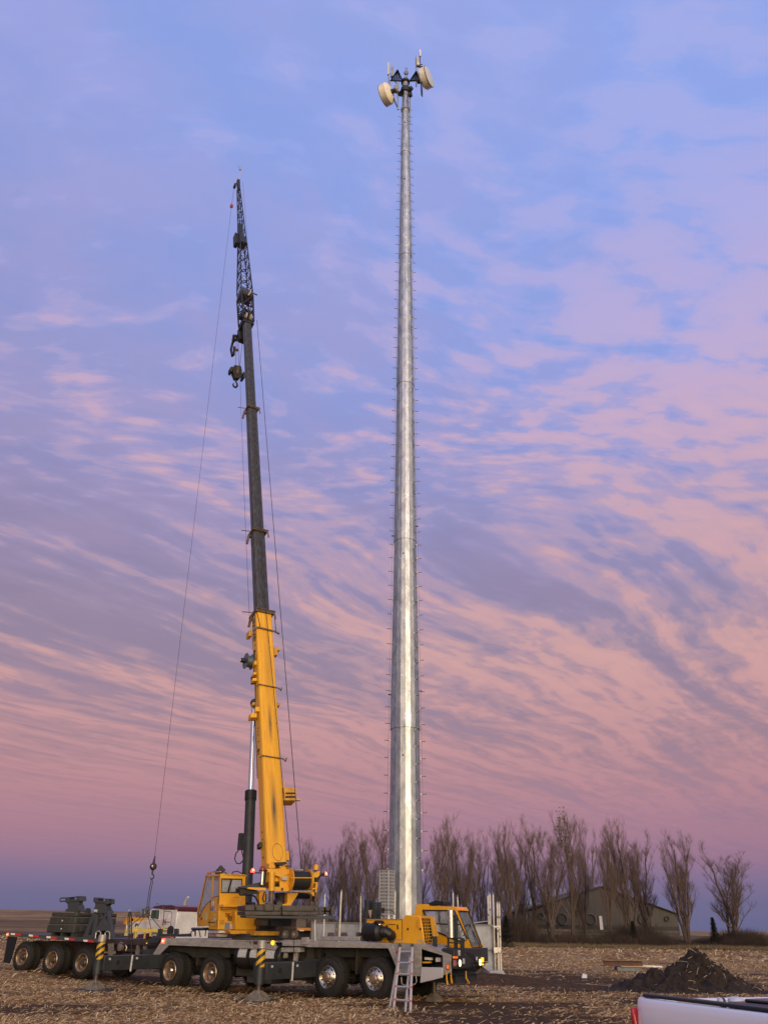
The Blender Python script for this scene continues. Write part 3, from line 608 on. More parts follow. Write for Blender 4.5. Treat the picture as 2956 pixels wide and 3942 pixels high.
def lowwall():
    t0 = atY(zD(228, 742), 127); z = hgt(t0[0], 127); x0, x1 = t0[0], atY(zD(1180, 742), 127)[0]
    t = thing('low_fence', 'low weathered grey board fence in front of the barn', 'fence', (x0, 127, z)); n = 10
    for i in range(n):
        a = x0 + (x1 - x0) * i / n; b = x0 + (x1 - x0) * (i + 1) / n - .12; mm = MB()
        for k in range(4): mm.lb(a, b, 127, 127.06, z + .25 + k * .42, z + .60 + k * .42)
        mm.build('fence_panel', mat('weathered_boards', (.17, .145, .125), .9, c2=(.10, .085, .075), vscale=2), t)
        MB().lb(a - .1, a + .04, 126.95, 127.1, z - .1, z + 2.0).build('fence_post', mat('weathered_boards', (.2, .17, .15)), t)
lowwall()

# ================================================================== MONOPOLE TOWER
TX, TY = 1.17, 38.0; TZ = hgt(TX, TY) - .25
tower = thing('monopole_tower', 'tall many-sided galvanised steel monopole with step pegs and dish antennas at its top', 'tower', (TX, TY, TZ))
SEC = [(-.2, .775), (11.4, .68), (21.4, .575), (31.9, .495), (42.6, .40), (53.0, .305), (58.6, .25)]
def trad(z):
    for (a, ra), (b, rb) in zip(SEC, SEC[1:]):
        if z <= b: return ra + (rb - ra) * (z - a) / (b - a)
    return SEC[-1][1]
gmp = bpy.data.materials.new('monopole_galvanising'); gmp.use_nodes = True
def monomat():
    t = gmp.node_tree; b = t.nodes['Principled BSDF']; b.inputs['Metallic'].default_value = .85
    N = t.nodes.new; L = t.links.new; tcn = N('ShaderNodeTexCoord').outputs['Object']
    def mp(s):
        q = N('ShaderNodeMapping'); q.inputs['Scale'].default_value = s; L(tcn, q.inputs[0]); return q.outputs[0]
    def nz(v, s, d=5, r=.6, di=0):
        q = N('ShaderNodeTexNoise'); q.inputs['Scale'].default_value = s; q.inputs['Detail'].default_value = d; q.inputs['Roughness'].default_value = r; q.inputs['Distortion'].default_value = di; L(v, q.inputs[0]); return q.outputs[0]
    def rp(x, st):
        q = N('ShaderNodeValToRGB')
        while len(q.color_ramp.elements) < len(st): q.color_ramp.elements.new(.5)
        for e, (p, c) in zip(q.color_ramp.elements, st): e.position = p; e.color = tuple(c) + (1,)
        L(x, q.inputs[0]); return q.outputs[0]
    def mx(f, a, c):
        q = N('ShaderNodeMix'); q.data_type = 'RGBA'
        for s, x in ((q.inputs[0], f), (q.inputs[6], a), (q.inputs[7], c)):
            if isinstance(x, tuple): s.default_value = x
            else: L(x, s)
        return q.outputs[2]
    basec = rp(nz(mp((1.6, 1.6, .6)), 2.2, 9, .7), [(.32, (.25, .27, .30)), (.46, (.38, .40, .425)), (.56, (.46, .475, .50)), (.68, (.56, .575, .59))])
    scr = rp(nz(mp((1.4, 1.4, .9)), 1.3, 3, .5, 1.2), [(.60, (0, 0, 0)), (.66, (.5, .5, .5)), (.72, (0, 0, 0))])
    c = mx(scr, basec, (.74, .76, .78, 1))
    mud = rp(nz(mp((3, 3, .7)), 2.2, 8, .75), [(.60, (0, 0, 0)), (.70, (1, 1, 1))])
    zs = N('ShaderNodeSeparateXYZ'); L(tcn, zs.inputs[0])
    zr = rp_in = N('ShaderNodeMapRange'); zr.inputs[1].default_value = 20; zr.inputs[2].default_value = 60; L(zs.outputs[2], zr.inputs[0])
    zmask = rp(zr.outputs[0], [(0, (.05,) * 3), (.06, (.9,) * 3), (.16, (.7,) * 3), (.3, (.15,) * 3), (1, (0, 0, 0))])
    mm = N('ShaderNodeMath'); mm.operation = 'MULTIPLY'; L(mud, mm.inputs[0]); L(zmask, mm.inputs[1])
    c = mx(mm.outputs[0], c, (.16, .13, .10, 1)); L(c, b.inputs['Base Color'])
    rr_ = N('ShaderNodeMapRange'); rr_.inputs[1].default_value = .3; rr_.inputs[2].default_value = .7; rr_.inputs[3].default_value = .56; rr_.inputs[4].default_value = .36; L(nz(mp((1.5, 1.5, .5)), 1.8, 7), rr_.inputs[0]); L(rr_.outputs[0], b.inputs['Roughness'])
monomat()
def ring_pts(z, r, n=18): return [(TX + r * math.sin(math.pi + 2 * math.pi * k / n), TY + r * math.cos(math.pi + 2 * math.pi * k / n), TZ + z) for k in range(n)]
for i in range(6):
    (za, ra), (zb_, rb) = SEC[i], SEC[i + 1]; up = i > 0
    lo = za - (.9 if up else 0); rlo = trad(lo) + .022 * up + .008 if up else ra; vs = ring_pts(lo if up else za, rlo + .012 * up) + ring_pts(zb_ if i < 5 else zb_, rb + (.012 * up if i < 5 else 0))
    if up: pass
    m = MB(); m.add(vs, [(k, (k + 1) % 18, 18 + (k + 1) % 18, 18 + k) for k in range(18)] + [tuple(range(17, -1, -1)), tuple(range(18, 36))])
    o = m.build('pole_section', gmp, tower, sharp=12); o.data.polygons.foreach_set('use_smooth', [False] * len(o.data.polygons))
# base flange with anchor nuts
m = MB(); m.lathe((TX, TY, TZ), (0, 0, 1), [(.0, 1.05), (.08, 1.05), (.085, .8)], 36); m.build('base_flange', GALD, tower)
for zf in (1.9,):
    m = MB()
    for k in range(18): a = 2 * math.pi * (k + .5) / 18; m.cyl((TX + .80 * math.sin(a), TY + .80 * math.cos(a), TZ + 2.05), (TX + .80 * math.sin(a), TY + .80 * math.cos(a), TZ + 2.17), .03, 6)
    m.lathe((TX, TY, TZ + 2.0), (0, 0, 1), [(0, .78), (0, .86), (.05, .86), (.05, .78)], 36, cap=False); m.build('splice_ring', GALD, tower)
# holes and port rims in the faces that look at the camera
def face_pt(z, off, out=.004):      # off: facet angle in degrees from the camera direction, to the right
    a = R(off); r = (trad(z) + .015) * math.cos(R(10)) ; return np.array([TX + math.sin(a) * (r + out), TY - math.cos(a) * (r + out), TZ + z]), np.array([math.sin(a), -math.cos(a), 0])
HOLE = mat('dark_hole', (.008, .008, .009), .9)
for z, off, s in ((10.6, -10, .045), (9.2, -10, .035), (12.2, -10, .04), (22.5, -10, .04), (20.9, -10, .04), (19.6, -10, .045), (13.2, -10, .035), (24.0, -10, .03), (35.8, -10, .05), (52.5, -10, .07), (49.0, -10, .07), (55.3, -10, .07), (46.2, -10, .05)):
    p, n = face_pt(z, off, -.01); MB().lathe(p, n, [(0, s), (.016, s), (.018, s * .9)], 12).build('port_hole', HOLE, tower)
for z, off in ((21.4, 70), (12.4, 90), (12.2, -90), (20.9, -90)):
    p, n = face_pt(z, off, 0); m = MB(); m.tube([p, p + n * .16], .03, 6); m.build('cable_lug', BLK, tower)
# step pegs: one mesh, copied
PEG = mat('peg_steel', (.10, .095, .10), .6, .2)
pm = MB(); pm.tube([(0, 0, 0), (.25, 0, 0)], .016, 5, PEG).tube([(.245, 0, -.004), (.255, 0, .035)], .015, 5, PEG); pm.lb(-.005, .045, -.02, .02, -.04, .04, mat('bright_clip', (.60, .58, .54), .5, .1))
pw = pm.build('step_peg', None, None)
pegs = []; zz_ = 4.4; i = 0
while zz_ < 57.5:
    for d, off in ((-90, 0), (90, -.03), (43, .42)): pegs.append((zz_ + off, d))
    zz_ += .80 if zz_ < 40 else .84; i += 1
first = True; rest = MB(); src_v = [np.array(v.co) for v in pw.data.vertices]; src_f = [tuple(p.vertices) for p in pw.data.polygons]; src_m = [p.material_index for p in pw.data.polygons]
for k, (z, d) in enumerate(pegs):
    a = R(d); r = (trad(z) + .012) * (1 if abs(d) == 90 else .99); p = Vector((math.sin(a) * r, -math.cos(a) * r, z)); ang = math.atan2(-math.cos(a), math.sin(a))
    if k < 99:
        o = pw if first else pw.copy()
        if not first: col.objects.link(o)
        first = False; o.parent = tower; o.location = p; o.rotation_euler = (0, 0, ang)
    else:
        ca_, sa = math.cos(ang), math.sin(ang); vs = [np.array([v[0] * ca_ - v[1] * sa + p[0] + TX, v[0] * sa + v[1] * ca_ + p[1] + TY, v[2] + p[2] + TZ]) for v in src_v]
        kk = len(rest.v)
        for f, mi in zip(src_f, src_m): rest.f.append(tuple(kk + j for j in f)); rest.m.append(mi)
        rest.v += [tuple(v) for v in vs]
rest.mats = [pw.data.materials[0], pw.data.materials[1]]
rest.build('step_peg', None, tower)['kind'] = 'stuff'
for d, of in ((-90, .10), (90, .10)):      # safety climb cables
    a = R(d); pts = [(TX + math.sin(a) * (trad(z) + of), TY, TZ + z) for z in (4, 12, 21.5, 32, 42.6, 53, 57.5)]; MB().tube(pts, .007, 4).build('safety_cable', GALD, tower)
# ---- head of the tower
TH = lambda x, y, Y=38.0: atY(zH(x, y), Y)
zr = TH(780, 1010)[2]; MB().lathe((TX, TY, zr), (0, 0, 1), [(-.12, .27), (-.12, .33), (.10, .33), (.10, .27)], 20, cap=False).build('ring_collar', GALD, tower)
MB().lathe((TX, TY, TZ + 58.4), (0, 0, 1), [(0, .24), (TH(790, 600)[2] - TZ - 58.4, .215)], 16).build('top_tube', GALD, tower)
zp = TH(790, 600)[2]; zq = TH(790, 810)[2]
m = MB(); m.lathe((TX, TY, zp - .25), (0, 0, 1), [(0, .22), (0, .34), (.22, .34), (.22, .22)], 12, cap=False); m.lathe((TX, TY, zq + .35), (0, 0, 1), [(0, .24), (0, .36), (.5, .36), (.5, .24)], 12, cap=False); m.build('mount_collar', STLD, tower)
rod = TH(780, 432, 37.8); m = MB(); m.tube([(TX, TY - .15, zp - .4), (TX, TY - .15, rod[2] + .3)], .035, 6).tube([(TX + .12, TY - .15, zp - .4), (TX + .12, TY - .15, rod[2] + .3)], .03, 6); m.lathe((TX + .05, TY - .2, rod[2] - .45), (0, 1, 0), [(-.05, .19), (.05, .19)], 12); m.build('lightning_rod', GAL, tower)
def platform(px, z, m_=STLD):
    P = [atZ(zH(*p), z) for p in px]; mb = MB(); th = .05
    for i in range(3): mb.tube([P[i], P[(i + 1) % 3]], .055, 6)
    a, b, c = P
    for k in range(1, 9):
        t = k / 9; mb.tube([a + (c - a) * t, b + (c - b) * t], .034, 4)
    for k in range(1, 4): mb.tube([c, a + (b - a) * k / 4], .03, 4)
    mb.build('platform_grating', m_, tower)
    return P
PL = platform([(570, 592), (735, 600), (664, 440)], zp); PRt = platform([(835, 600), (972, 590), (930, 458)], zp)
platform([(662, 800), (752, 815), (738, 700)], zq); platform([(822, 810), (868, 815), (845, 705)], zq)
def vpipe(px, Y, z0, name='mount_pipe', r=.045, m_=GALD):
    p = atY(zH(*px), Y); o = MB().tube([(p[0], p[1], z0), tuple(p)], r, 7).build(name, m_, tower); return p
pl = atZ(zH(548, 592), zp); a = vpipe((543, 385), pl[1], zp - 1.2)
m = MB(); m.lb(a[0] - .10, a[0] + .02, a[1] - .1, a[1] + .08, zp + .7, zp + 2.2); m.build('panel_antenna', mat('antenna_grey', (.42, .42, .41), .5), tower)
m = MB(); m.lb(a[0] + .14, a[0] + .38, a[1] - .12, a[1] + .1, zp + .45, zp + 1.7); m.tube([(a[0], a[1], zp + .9), (a[0] + .2, a[1], zp + .9)], .04, 5); m.build('radio_unit', GALD, tower)
m = MB(); m.tube([pl, PL[0]], .05, 6).tube([PL[1], (TX, TY, zp)], .06, 6).tube([PRt[0], (TX, TY, zp)], .06, 6); m.build('mount_arm', STLD, tower)
pr = atZ(zH(935, 592), zp); b = vpipe((925, 255), pr[1], zp - .75)
m = MB(); m.lb(b[0] + .05, b[0] + .30, b[1] - .12, b[1] + .12, b[2] - 1.2, b[2] - .25); m.build('radio_unit', mat('antenna_pale', (.55, .53, .50), .5), tower)
m = MB(); m.tube([(b[0], b[1], b[2] - 1.25), (b[0] + .65, b[1], b[2] - 1.3)], .05, 5).tube([(b[0], b[1], b[2] - .9), (b[0] + .5, b[1], b[2] - 1.0)], .04, 5); m.build('cross_bracket', STLD, tower)
m = MB(); c1_ = TH(975, 200, 37.4); m.tube([TH(1003, 800, 37.4), TH(985, 520, 37.4), TH(985, 380, 37.4), c1_], .042, 6); m.build('dish_pipe', BLK, tower)
MB().tube([TH(1015, 820, 37.2), TH(1010, 420, 37.2)], .04, 6).build('dish_pipe', STLD, tower)
MB().lb(TH(968, 300)[0], TH(990, 300)[0], 37.35, 37.5, TH(980, 350)[2], TH(980, 265)[2]).build('panel_antenna', mat('antenna_pale', (.6, .58, .55)), tower)
pp = vpipe((668, 790), 37.6, TH(672, 1005, 37.6)[2], r=.05); vpipe((840, 805), 37.5, TH(840, 1170, 37.5)[2], r=.045)
MB().tube([TH(560, 735, 37.7), TH(668, 985, 37.6)], .045, 6).build('dish_pipe', BLK, tower)
MB().tube([TH(557, 590, pl[1]), TH(560, 760, 37.8)], .045, 6).build('mount_pipe', GALD, tower)
MB().tube([TH(622, 596, 37.6), TH(655, 640, 37.6), TH(665, 700, 37.6)], .035, 6).build('cross_bracket', BLK, tower)
m = MB(); q = TH(632, 705, 37.4); m.lathe(q + [-.12, 0, -.1], (1, 0, 0), [(0, .12), (0, .26), (.30, .30), (.34, .12)], 12); m.lb(q[0] + .1, q[0] + .3, q[1] - .1, q[1] + .12, q[2] - .4, q[2] + .6); m.build('radio_unit', GALD, tower)
q = TH(838, 720, 37.3); m = MB(); m.lathe(q, (.6, -.7, 0), [(0, .08), (.05, .17), (.22, .17), (.26, .1)], 12); m.build('camera_housing', STLD, tower)
q = TH(840, 815, 37.3); m = MB(); m.lathe(q, (0, 0, 1), [(0, .06), (.05, .14), (.3, .14), (.32, .06)], 12); m.build('small_antenna', STLD, tower)
DISH = mat('dish_shroud_white', (.74, .68, .58), .45, 0, c2=(.56, .52, .46), vscale=3); RADM = mat('radome_fabric', (.44, .46, .56), .7)
def dish(px, Y, ax, r, dep):
    c = TH(px[0], px[1], Y); ax = np.array(ax, float); ax /= np.linalg.norm(ax); m = MB()
    m.lathe(c, ax, [(-dep * .62, r * .25), (-dep * .5, r * .80), (-dep * .28, r * .96), (-dep * .26, r), (dep * .5, r)], 36, DISH)
    o = m.build('microwave_dish', None, tower, sharp=40)
    MB().lathe(c, ax, [(dep * .5 + .02, r * .985), (dep * .5 + .035, r * .93), (dep * .5 + .045, .01)], 36).build('radome', RADM, o)
    m = MB(); m.lathe(c, ax, [(dep * .5 - .02, r * 1.0), (dep * .5 - .02, r * 1.025), (dep * .5 + .01, r * 1.025), (dep * .5 + .01, r * .99)], 36, cap=False); m.build('rim_band', STLD, o)
    m = MB(); m.lathe(c - ax * dep * .62, -ax, [(0, .2), (.18, .14), (.32, .12)], 10); m.build('dish_bracket', STLD, o)
dish((1060, 560), 37.4, (.86, -.51, 0), .80, .62); dish((515, 782), 37.5, (-.86, .50, 0), .80, .66)

# ================================================================== PANEL ENCLOSURE, PIPES, PERFORATED COLUMN
EY = 39.2; ex0 = atY(zR(402, 1050), EY)[0]; ez = hgt(1.5, EY) - .05; etop = 2.06
enc = thing('panel_enclosure', 'waist to head high wall of flat grey galvanised panels around the tower foot', 'panel wall', (ex0, EY, ez))
pw_ = 1.225; xr = atY(zQ(962, 1100), EY)[0]; n = int(round((xr - ex0) / pw_)); pw_ = (xr - ex0) / n
for i in range(n):
    x = ex0 + i * pw_; m = MB(); m.lb(x + .02, x + pw_ - .02, EY, EY + .05, ez, etop - .02, GALD)
    for (a0, a1, b0, b1) in ((x + .012, x + .075, ez, etop), (x + pw_ - .075, x + pw_ - .012, ez, etop), (x + .075, x + pw_ - .075, etop - .07, etop), (x + .075, x + pw_ - .075, 1.02, 1.08)): m.lb(a0, a1, EY - .03, EY + .01, b0, b1, GAL)
    m.build('wall_panel', None, enc, bev=.005)
for k in range(2):
    y0_ = EY + .06 + k * pw_; m = MB(); m.lb(xr - .05, xr, y0_, y0_ + pw_ - .03, ez, etop - .02, GALD); m.lb(xr - .01, xr + .03, y0_, y0_ + .06, ez, etop, GAL); m.lb(xr - .01, xr + .03, y0_ + pw_ - .1, y0_ + pw_ - .03, ez, etop, GAL); m.build('wall_panel', None, enc)
m = MB(); m.lb(xr - 4.6, xr + .35, EY - .42, EY - .34, ez, ez + .32); m.lb(xr - 4.6, xr + .35, EY - .34, EY - .12, ez + .28, ez + .32); m.lb(xr - 1.2, xr - 1.12, EY - .46, EY - .2, ez, ez + .36); m.build('base_rail', GALD, enc, bev=.006)
m = MB(); m.tube([atY(zQ(560, 1005), 38.6), atY(zQ(870, 962), 38.6)], .022, 5); m.build('cross_bar', GALD, enc)
PIPEM = mat('white_pipe', (.86, .82, .68), .35, .1, c2=(.62, .58, .48), vscale=6)
def post(z, top, low, Y, lab, r=.032, ground_=True, extra=None):
    a = atY(z(*top), Y); b = atY(z(*low), Y); gz = hgt(b[0], Y); d = (b - a) / (b[2] - a[2]); g_ = a + d * (gz - .1 - a[2])
    t = thing('pipe_post', lab, 'pipe post', tuple(g_), 'pale pipe posts around the tower foot')
    MB().tube([g_, a], r, 8).build('pipe', PIPEM, t); MB().lathe(a, (0, 0, 1), [(-.06, r * 1.12), (.01, r * 1.12), (.02, r * .5)], 8).build('pipe_cap', GALD, t)
    if extra:
        for zc_ in extra: MB().lathe(g_ + (a - g_) * zc_, (0, 0, 1), [(-.04, r * 1.25), (.04, r * 1.25)], 8).build('clamp_band', GALD, t)
    return t
post(zR, (629, 568), (615, 1000), 37.8, 'pale pipe post behind the right end of the counterweight slab', .026)
post(zR, (889, 525), (866, 1040), 38.4, 'tallest pale pipe post above the deck between winch and perforated column', .034)
post(zR, (1200, 596), (1195, 1000), 38.0, 'pale pipe post nearest the dark uprights behind the engine hood', .028)
post(zR, (465, 985), (466, 1040), 37.8, 'short pale pipe stub low under the counterweight slab', .026)
post(zN, (725, 636), (722, 850), 37.0, 'pale pipe post between the perforated column and the steel tower', .026)
post(zQ, (212, 405), (215, 680), 38.6, 'taller of the two pale pipe posts above the driving cab roof', .028)
post(zQ, (295, 480), (305, 690), 38.8, 'shorter of the two pale pipe posts above the driving cab roof', .026)
post(zQ, (868, 458), (890, 1035), 39.7, 'leftmost pale pipe post of the bundle right of the driving cab', .032, extra=(.75,))
post(zQ, (905, 430), (920, 1035), 39.9, 'tallest pale pipe post of the bundle right of the driving cab', .036, extra=(.8, .6))
post(zQ, (970, 436), (985, 1035), 40.1, 'lone middle pipe post of the bundle right of the driving cab', .034)
post(zQ, (1045, 600), (1080, 1960), 38.9, 'second from right pipe post bolted in front of the panel wall corner', .038, extra=(.35, .62, .8))
post(zQ, (1083, 602), (1125, 1940), 38.9, 'rightmost pale pipe post at the corner of the panel wall', .038, extra=(.35, .55, .8))
br = MB(); a = atY(zQ(975, 1075), 38.9); b = atY(zQ(1100, 1075), 38.9); br.tube([a, b], .05, 6); br.build('pipe_bracket', PIPEM, enc); br = MB(); a = atY(zQ(985, 1510), 38.9); b = atY(zQ(1100, 1510), 38.9); br.tube([a, b], .045, 6); br.lb(a[0], a[0] + .3, 38.86, 38.94, a[2] - .1, a[2] + .1); br.build('pipe_bracket', PIPEM, enc)
# perforated column
cy = 36.6; cA = atY(zN(675, 600), cy); top = atY(zN(660, 486), cy)[2]; gz = hgt(cA[0], cy) - .1; wl = .86; 
pc = thing('perforated_column', 'square perforated galvanised sheet column left of the steel tower', 'perforated column', (cA[0], cy, gz))
xl = atY(zN(603, 600), cy)[0]; xrr = atY(zN(720, 600), cy + .35)[0]; c0 = np.array([cA[0], cy - .12, 0]); c1p = np.array([xl, cy + .10, 0]); c2p = np.array([xrr, cy + .35, 0])
def perf(a, b, nm, ncol, mrg):
    L = b - a; ln = np.linalg.norm(L[:2]); nrm = np.array([L[1], -L[0], 0]) / ln; H_ = top - gz; m = MB(); Z = np.array([0, 0, 1.0])
    def quadbox(s0, s1, h0, h1):
        p = a + L * s0; q = a + L * s1; m.prism([p + Z * (gz + h0), q + Z * (gz + h0), q + Z * (gz + h1), p + Z * (gz + h1)], nrm * .012)
    hw = mrg; quadbox(0, hw, 0, H_); quadbox(1 - hw, 1, 0, H_); cw = (1 - 2 * hw) / ncol
    for i in range(1, ncol): quadbox(hw + i * cw - cw * .19, hw + i * cw + cw * .19, 0, H_)
    nr = 32
    for k in range(nr + 1): h = H_ * k / nr; quadbox(hw, 1 - hw, max(h - .022, 0), min(h + .022, H_))
    m.build(nm, mat('perforated_sheet', (.66, .66, .64), .33, .5, c2=(.52, .53, .54), vscale=2), pc)
perf(c0, c1p, 'perforated_face', 6, .12); perf(c0, c2p, 'perforated_face', 4, .12)
d = c1p + (c2p - c0); m = MB(); m.prism([c1p + [.01, .02, gz], c0 + [0, .03, gz], c2p + [-.01, .02, gz], d + [0, 0, gz]], (0, 0, top - gz - .03)); m.build('inner_shade_fill', mat('shade_fill_dark', (.05, .05, .055), .6), pc)  # dark solid stands in for the shade inside the hollow column
m = MB(); m.prism([c1p + [-.01, -.01, top], c0 + [0, -.02, top], c2p + [.01, -.01, top], d + [0, 0, top]], (0, 0, .02)); m.build('cap_plate', GAL, pc)

# ================================================================== STEEL STACK IN THE FIELD
gY = 46.5
def simple(name, label, cat, loc): return thing(name, label, cat, loc)
a = atY(zM(48, 165), gY); b = atY(zM(432, 165), gY); gz = hgt(a[0], gY)
t = thing('rusty_channel', 'rusty brown steel channel lying on top of the grey bin in the field', 'steel channel', (a[0], gY, a[2]))
z1_, z0b = atY(zM(48, 145), gY)[2], atY(zM(48, 190), gY)[2]
m = MB(); m.lb(a[0], b[0], gY, gY + .03, z0b, z1_); m.lb(a[0], b[0] + .05, gY - .02, gY + .5, z0b - .02, z0b); m.lb(a[0], b[0], gY - .12, gY + .0, z1_ - .02, z1_); m.build('web', mat('rust_steel', (.13, .07, .045), .8, 0, c2=(.08, .045, .03), vscale=3), t)
m = MB(); x2 = atY(zM(470, 195), gY)[0]; m.lb(a[0] + .9, x2, gY - .1, gY - .03, z0b - .06, z0b - .025); m.build('timber_lath', TANC, t)
a = atY(zM(190, 240), gY); b = atY(zM(430, 240), gY); zt_ = z0b - .065
t = thing('steel_bin', 'blue-grey rectangular steel bin under the rusty channel', 'steel bin', (a[0], gY, gz))
m = MB(); m.lb(a[0], b[0], gY, gY + .6, gz + .03, zt_, mat('blue_grey_bin', (.14, .16, .20), .5, .3, c2=(.09, .10, .12), vscale=4)); m.build('bin_body', None, t, bev=.02)
m = MB(); m.lb(a[0] + .1, b[0] + .02, gY - .03, gY + .62, gz, gz + .04); m.build('skid', STLD, t)
a = atY(zM(50, 265), gY + .7); m = MB(); b = atY(zM(560, 268), gY + .7); m.tube([(a[0], gY + .72, gz + .30), (b[0] + .4, gY + .72, gz + .24)], .05, 8); m.tube([(a[0] + .05, gY + .72, gz + .30), (a[0] + .02, gY + .72, gz + .30)], .035, 8)
o = m.build('white_pipe', PIPEM); recentre(o, (a[0], gY + .72, gz)); tag(o, 'long pale pipe lying on the ground behind the blue-grey bin', 'pipe')
a = atZ(zD(630, 955), .05); m = MB(); m.prism([a, a + [.22, 0, 0], a + [.26, .1, .12], a + [.08, .06, .16]], (0, .12, .02)); o = m.build('scrap_bag', WHT); recentre(o, a); tag(o, 'small white scrap lying on bare soil left of the steel bin', 'scrap')

# ================================================================== MOBILE CRANE
CO = T.w(3, 1.3, 0)
crane = thing('mobile_crane', 'yellow and grey truck mounted crane with its boom raised high', 'crane', tuple(CO))
def part(mb, name, m=None, bev=0.0, sharp=32, parent=None, label=None): return mb.build(name, m, parent or crane, bev, sharp, label)
TW = 2.75
# ---- wheels (local frame: X = forwards of the truck, Y = away from camera)
def tyre_mesh(w, r, ri):
    m = MB(); pr = [(.03 * w, ri), (0, ri + .04), (-.01, ri + .35 * (r - ri)), (.02, r - .10), (.05, r - .035), (.09, r - .004), (.09 + (w - .18) * .3, r), (.09 + (w - .18) * .32, r - .018), (.09 + (w - .18) * .36, r - .018), (.09 + (w - .18) * .38, r),
                          (.09 + (w - .18) * .62, r), (.09 + (w - .18) * .64, r - .018), (.09 + (w - .18) * .68, r - .018), (.09 + (w - .18) * .7, r), (w - .09, r - .004), (w - .05, r - .035), (w - .02, r - .10), (w + .01, ri + .35 * (r - ri)), (w, ri + .04), (w - .03 * w, ri)]
    m.lathe((0, 0, 0), (0, 1, 0), pr, 40, RUB, cap=False)
    n = 44                                   # shoulder tread lugs
    for k in range(n):
        a = 2 * math.pi * k / n
        for y0_, y1_ in ((.015, .085), (w - .085, w - .015)):
            vs = []
            for aa in (a - .035, a + .035):
                for (yy, rr_) in ((y0_, r - .055), (y1_, r - .012), (y1_, r + .006), (y0_, r - .028)): vs.append((math.cos(aa) * rr_, yy, math.sin(aa) * rr_))
            m.add(vs, [(0, 1, 2, 3), (4, 7, 6, 5), (0, 4, 5, 1), (1, 5, 6, 2), (2, 6, 7, 3), (3, 7, 4, 0)], RUB)
    return m
def wheel(kind, w, r, dual=False, parent=None, metal=CHR):
    metal = CHRT if kind != 'front' else metal
    ri = .295; e = bpy.data.objects.new('wheel', None); col.objects.link(e); e.parent = parent; ORGN[e.name] = np.zeros(3); m = MB(); N_ = 36
    if kind == 'front':      # disc close to the outer side, domed hub
        m.lathe((0, 0, 0), (0, 1, 0), [(.0, ri + .012), (-.012, ri), (.03, ri - .03), (.045, ri - .045), (.05, ri - .06), (.0, .165), (-.012, .13)], N_, metal, cap=False)
        m.lathe((0, 0, 0), (0, 1, 0), [(-.012, .131), (-.07, .125), (-.085, .10), (-.10, .095), (-.105, .001)], N_, CHRT, cap=False); rb = .205; yb = .018; hb = (.235, .028)
    else:                    # deep dish of a dual wheel
        m.lathe((0, 0, 0), (0, 1, 0), [(.0, ri + .012), (-.012, ri), (.02, ri - .02), (.10, ri - .045), (.155, ri - .06), (.165, ri - .075), (.175, .165), (.16, .13)], N_, metal, cap=False)
        m.lathe((0, 0, 0), (0, 1, 0), [(.16, .131), (.06, .122), (.03, .10), (.0, .085), (-.01, .075), (-.015, .001)] if kind == 'chrome' else [(.16, .145), (.08, .135), (.05, .105), (.0, .095), (-.005, .05), (-.01, .001)], N_, CHR if kind == 'chrome' else mat('oily_hub', (.16, .12, .09), .5, .6, c2=(.06, .05, .04), vscale=20), cap=False); rb = .19; yb = .165; hb = (.205, .168)
    for k in range(10):
        a = 2 * math.pi * k / 10; c = (math.cos(a) * .150, yb - .01 if kind == 'front' else yb, math.sin(a) * .150); m.lathe(c, (0, -1, 0), [(0, .016), (.03, .016), (.035, .008)], 6, metal)
    hn = 10 if kind == 'front' else 8
    for k in range(hn):
        a = 2 * math.pi * (k + .5) / hn; c = (math.cos(a) * hb[0], hb[1] - .004, math.sin(a) * hb[0]); m.lathe(c, (0, -1, 0), [(0, .021), (.004, .021)], 10, HOLE)
    if kind != 'front': m.lathe((0, 0, 0), (0, 1, 0), [(.17, .2), (.2, ri)], N_, HOLE, cap=False)
    else: m.lathe((0, 0, 0), (0, 1, 0), [(.09, .2), (.09, ri)], N_, HOLE, cap=False)
    o = m.build('rim', None, None, recalc=False); o.parent = e
    b = bmesh.new(); b.from_mesh(o.data); bmesh.ops.recalc_face_normals(b, faces=b.faces); b.to_mesh(o.data); b.free()
    tm = tyre_mesh(w, r, ri).build('tyre', None, None); tm.parent = e
    if dual:
        t2 = tm.copy(); col.objects.link(t2); t2.parent = e; t2.location = (0, w + .045, 0)
    return e
def put_wheel(e, fr, u, v, z, parent, mirror=False, turn=0.0):
    p = fr.w(u, v, z) - org(parent); e.parent = parent; e.location = tuple(p); e.rotation_euler = (0, 0, math.atan2(-fr.u[1], -fr.u[0]) + (math.pi if mirror else 0) + turn); return e
wf = wheel('front', .40, .575); wr = wheel('chrome', .29, .56, True)
put_wheel(wf, T, 0.0, 0.02, .545, crane)
for (u, z) in ((1.74, .50),): put_wheel(copy_tree(wf), T, u, .02, z + .02, crane)
put_wheel(wr, T, 6.72, .02, .452, crane); put_wheel(copy_tree(wr), T, 8.68, .02, .452, crane)
for u, z in ((0, .545), (1.74, .52)): put_wheel(copy_tree(wf), T, u, TW - .02, z, crane, True)
for u in (6.68, 8.70): put_wheel(copy_tree(wr), T, u, TW - .02, .452, crane, True)
m = MB()
for u in (0, 1.74, 6.68, 8.70):
    m = MB(); m.tube([T.w(u, .3, .5), T.w(u, 1.1, .5), T.w(u, 1.2, .5), T.w(u, 1.55, .5), T.w(u, 1.65, .5), T.w(u, 2.45, .5)], [.09, .10, .22, .22, .10, .09], 12); part(m, 'axle', FRM)
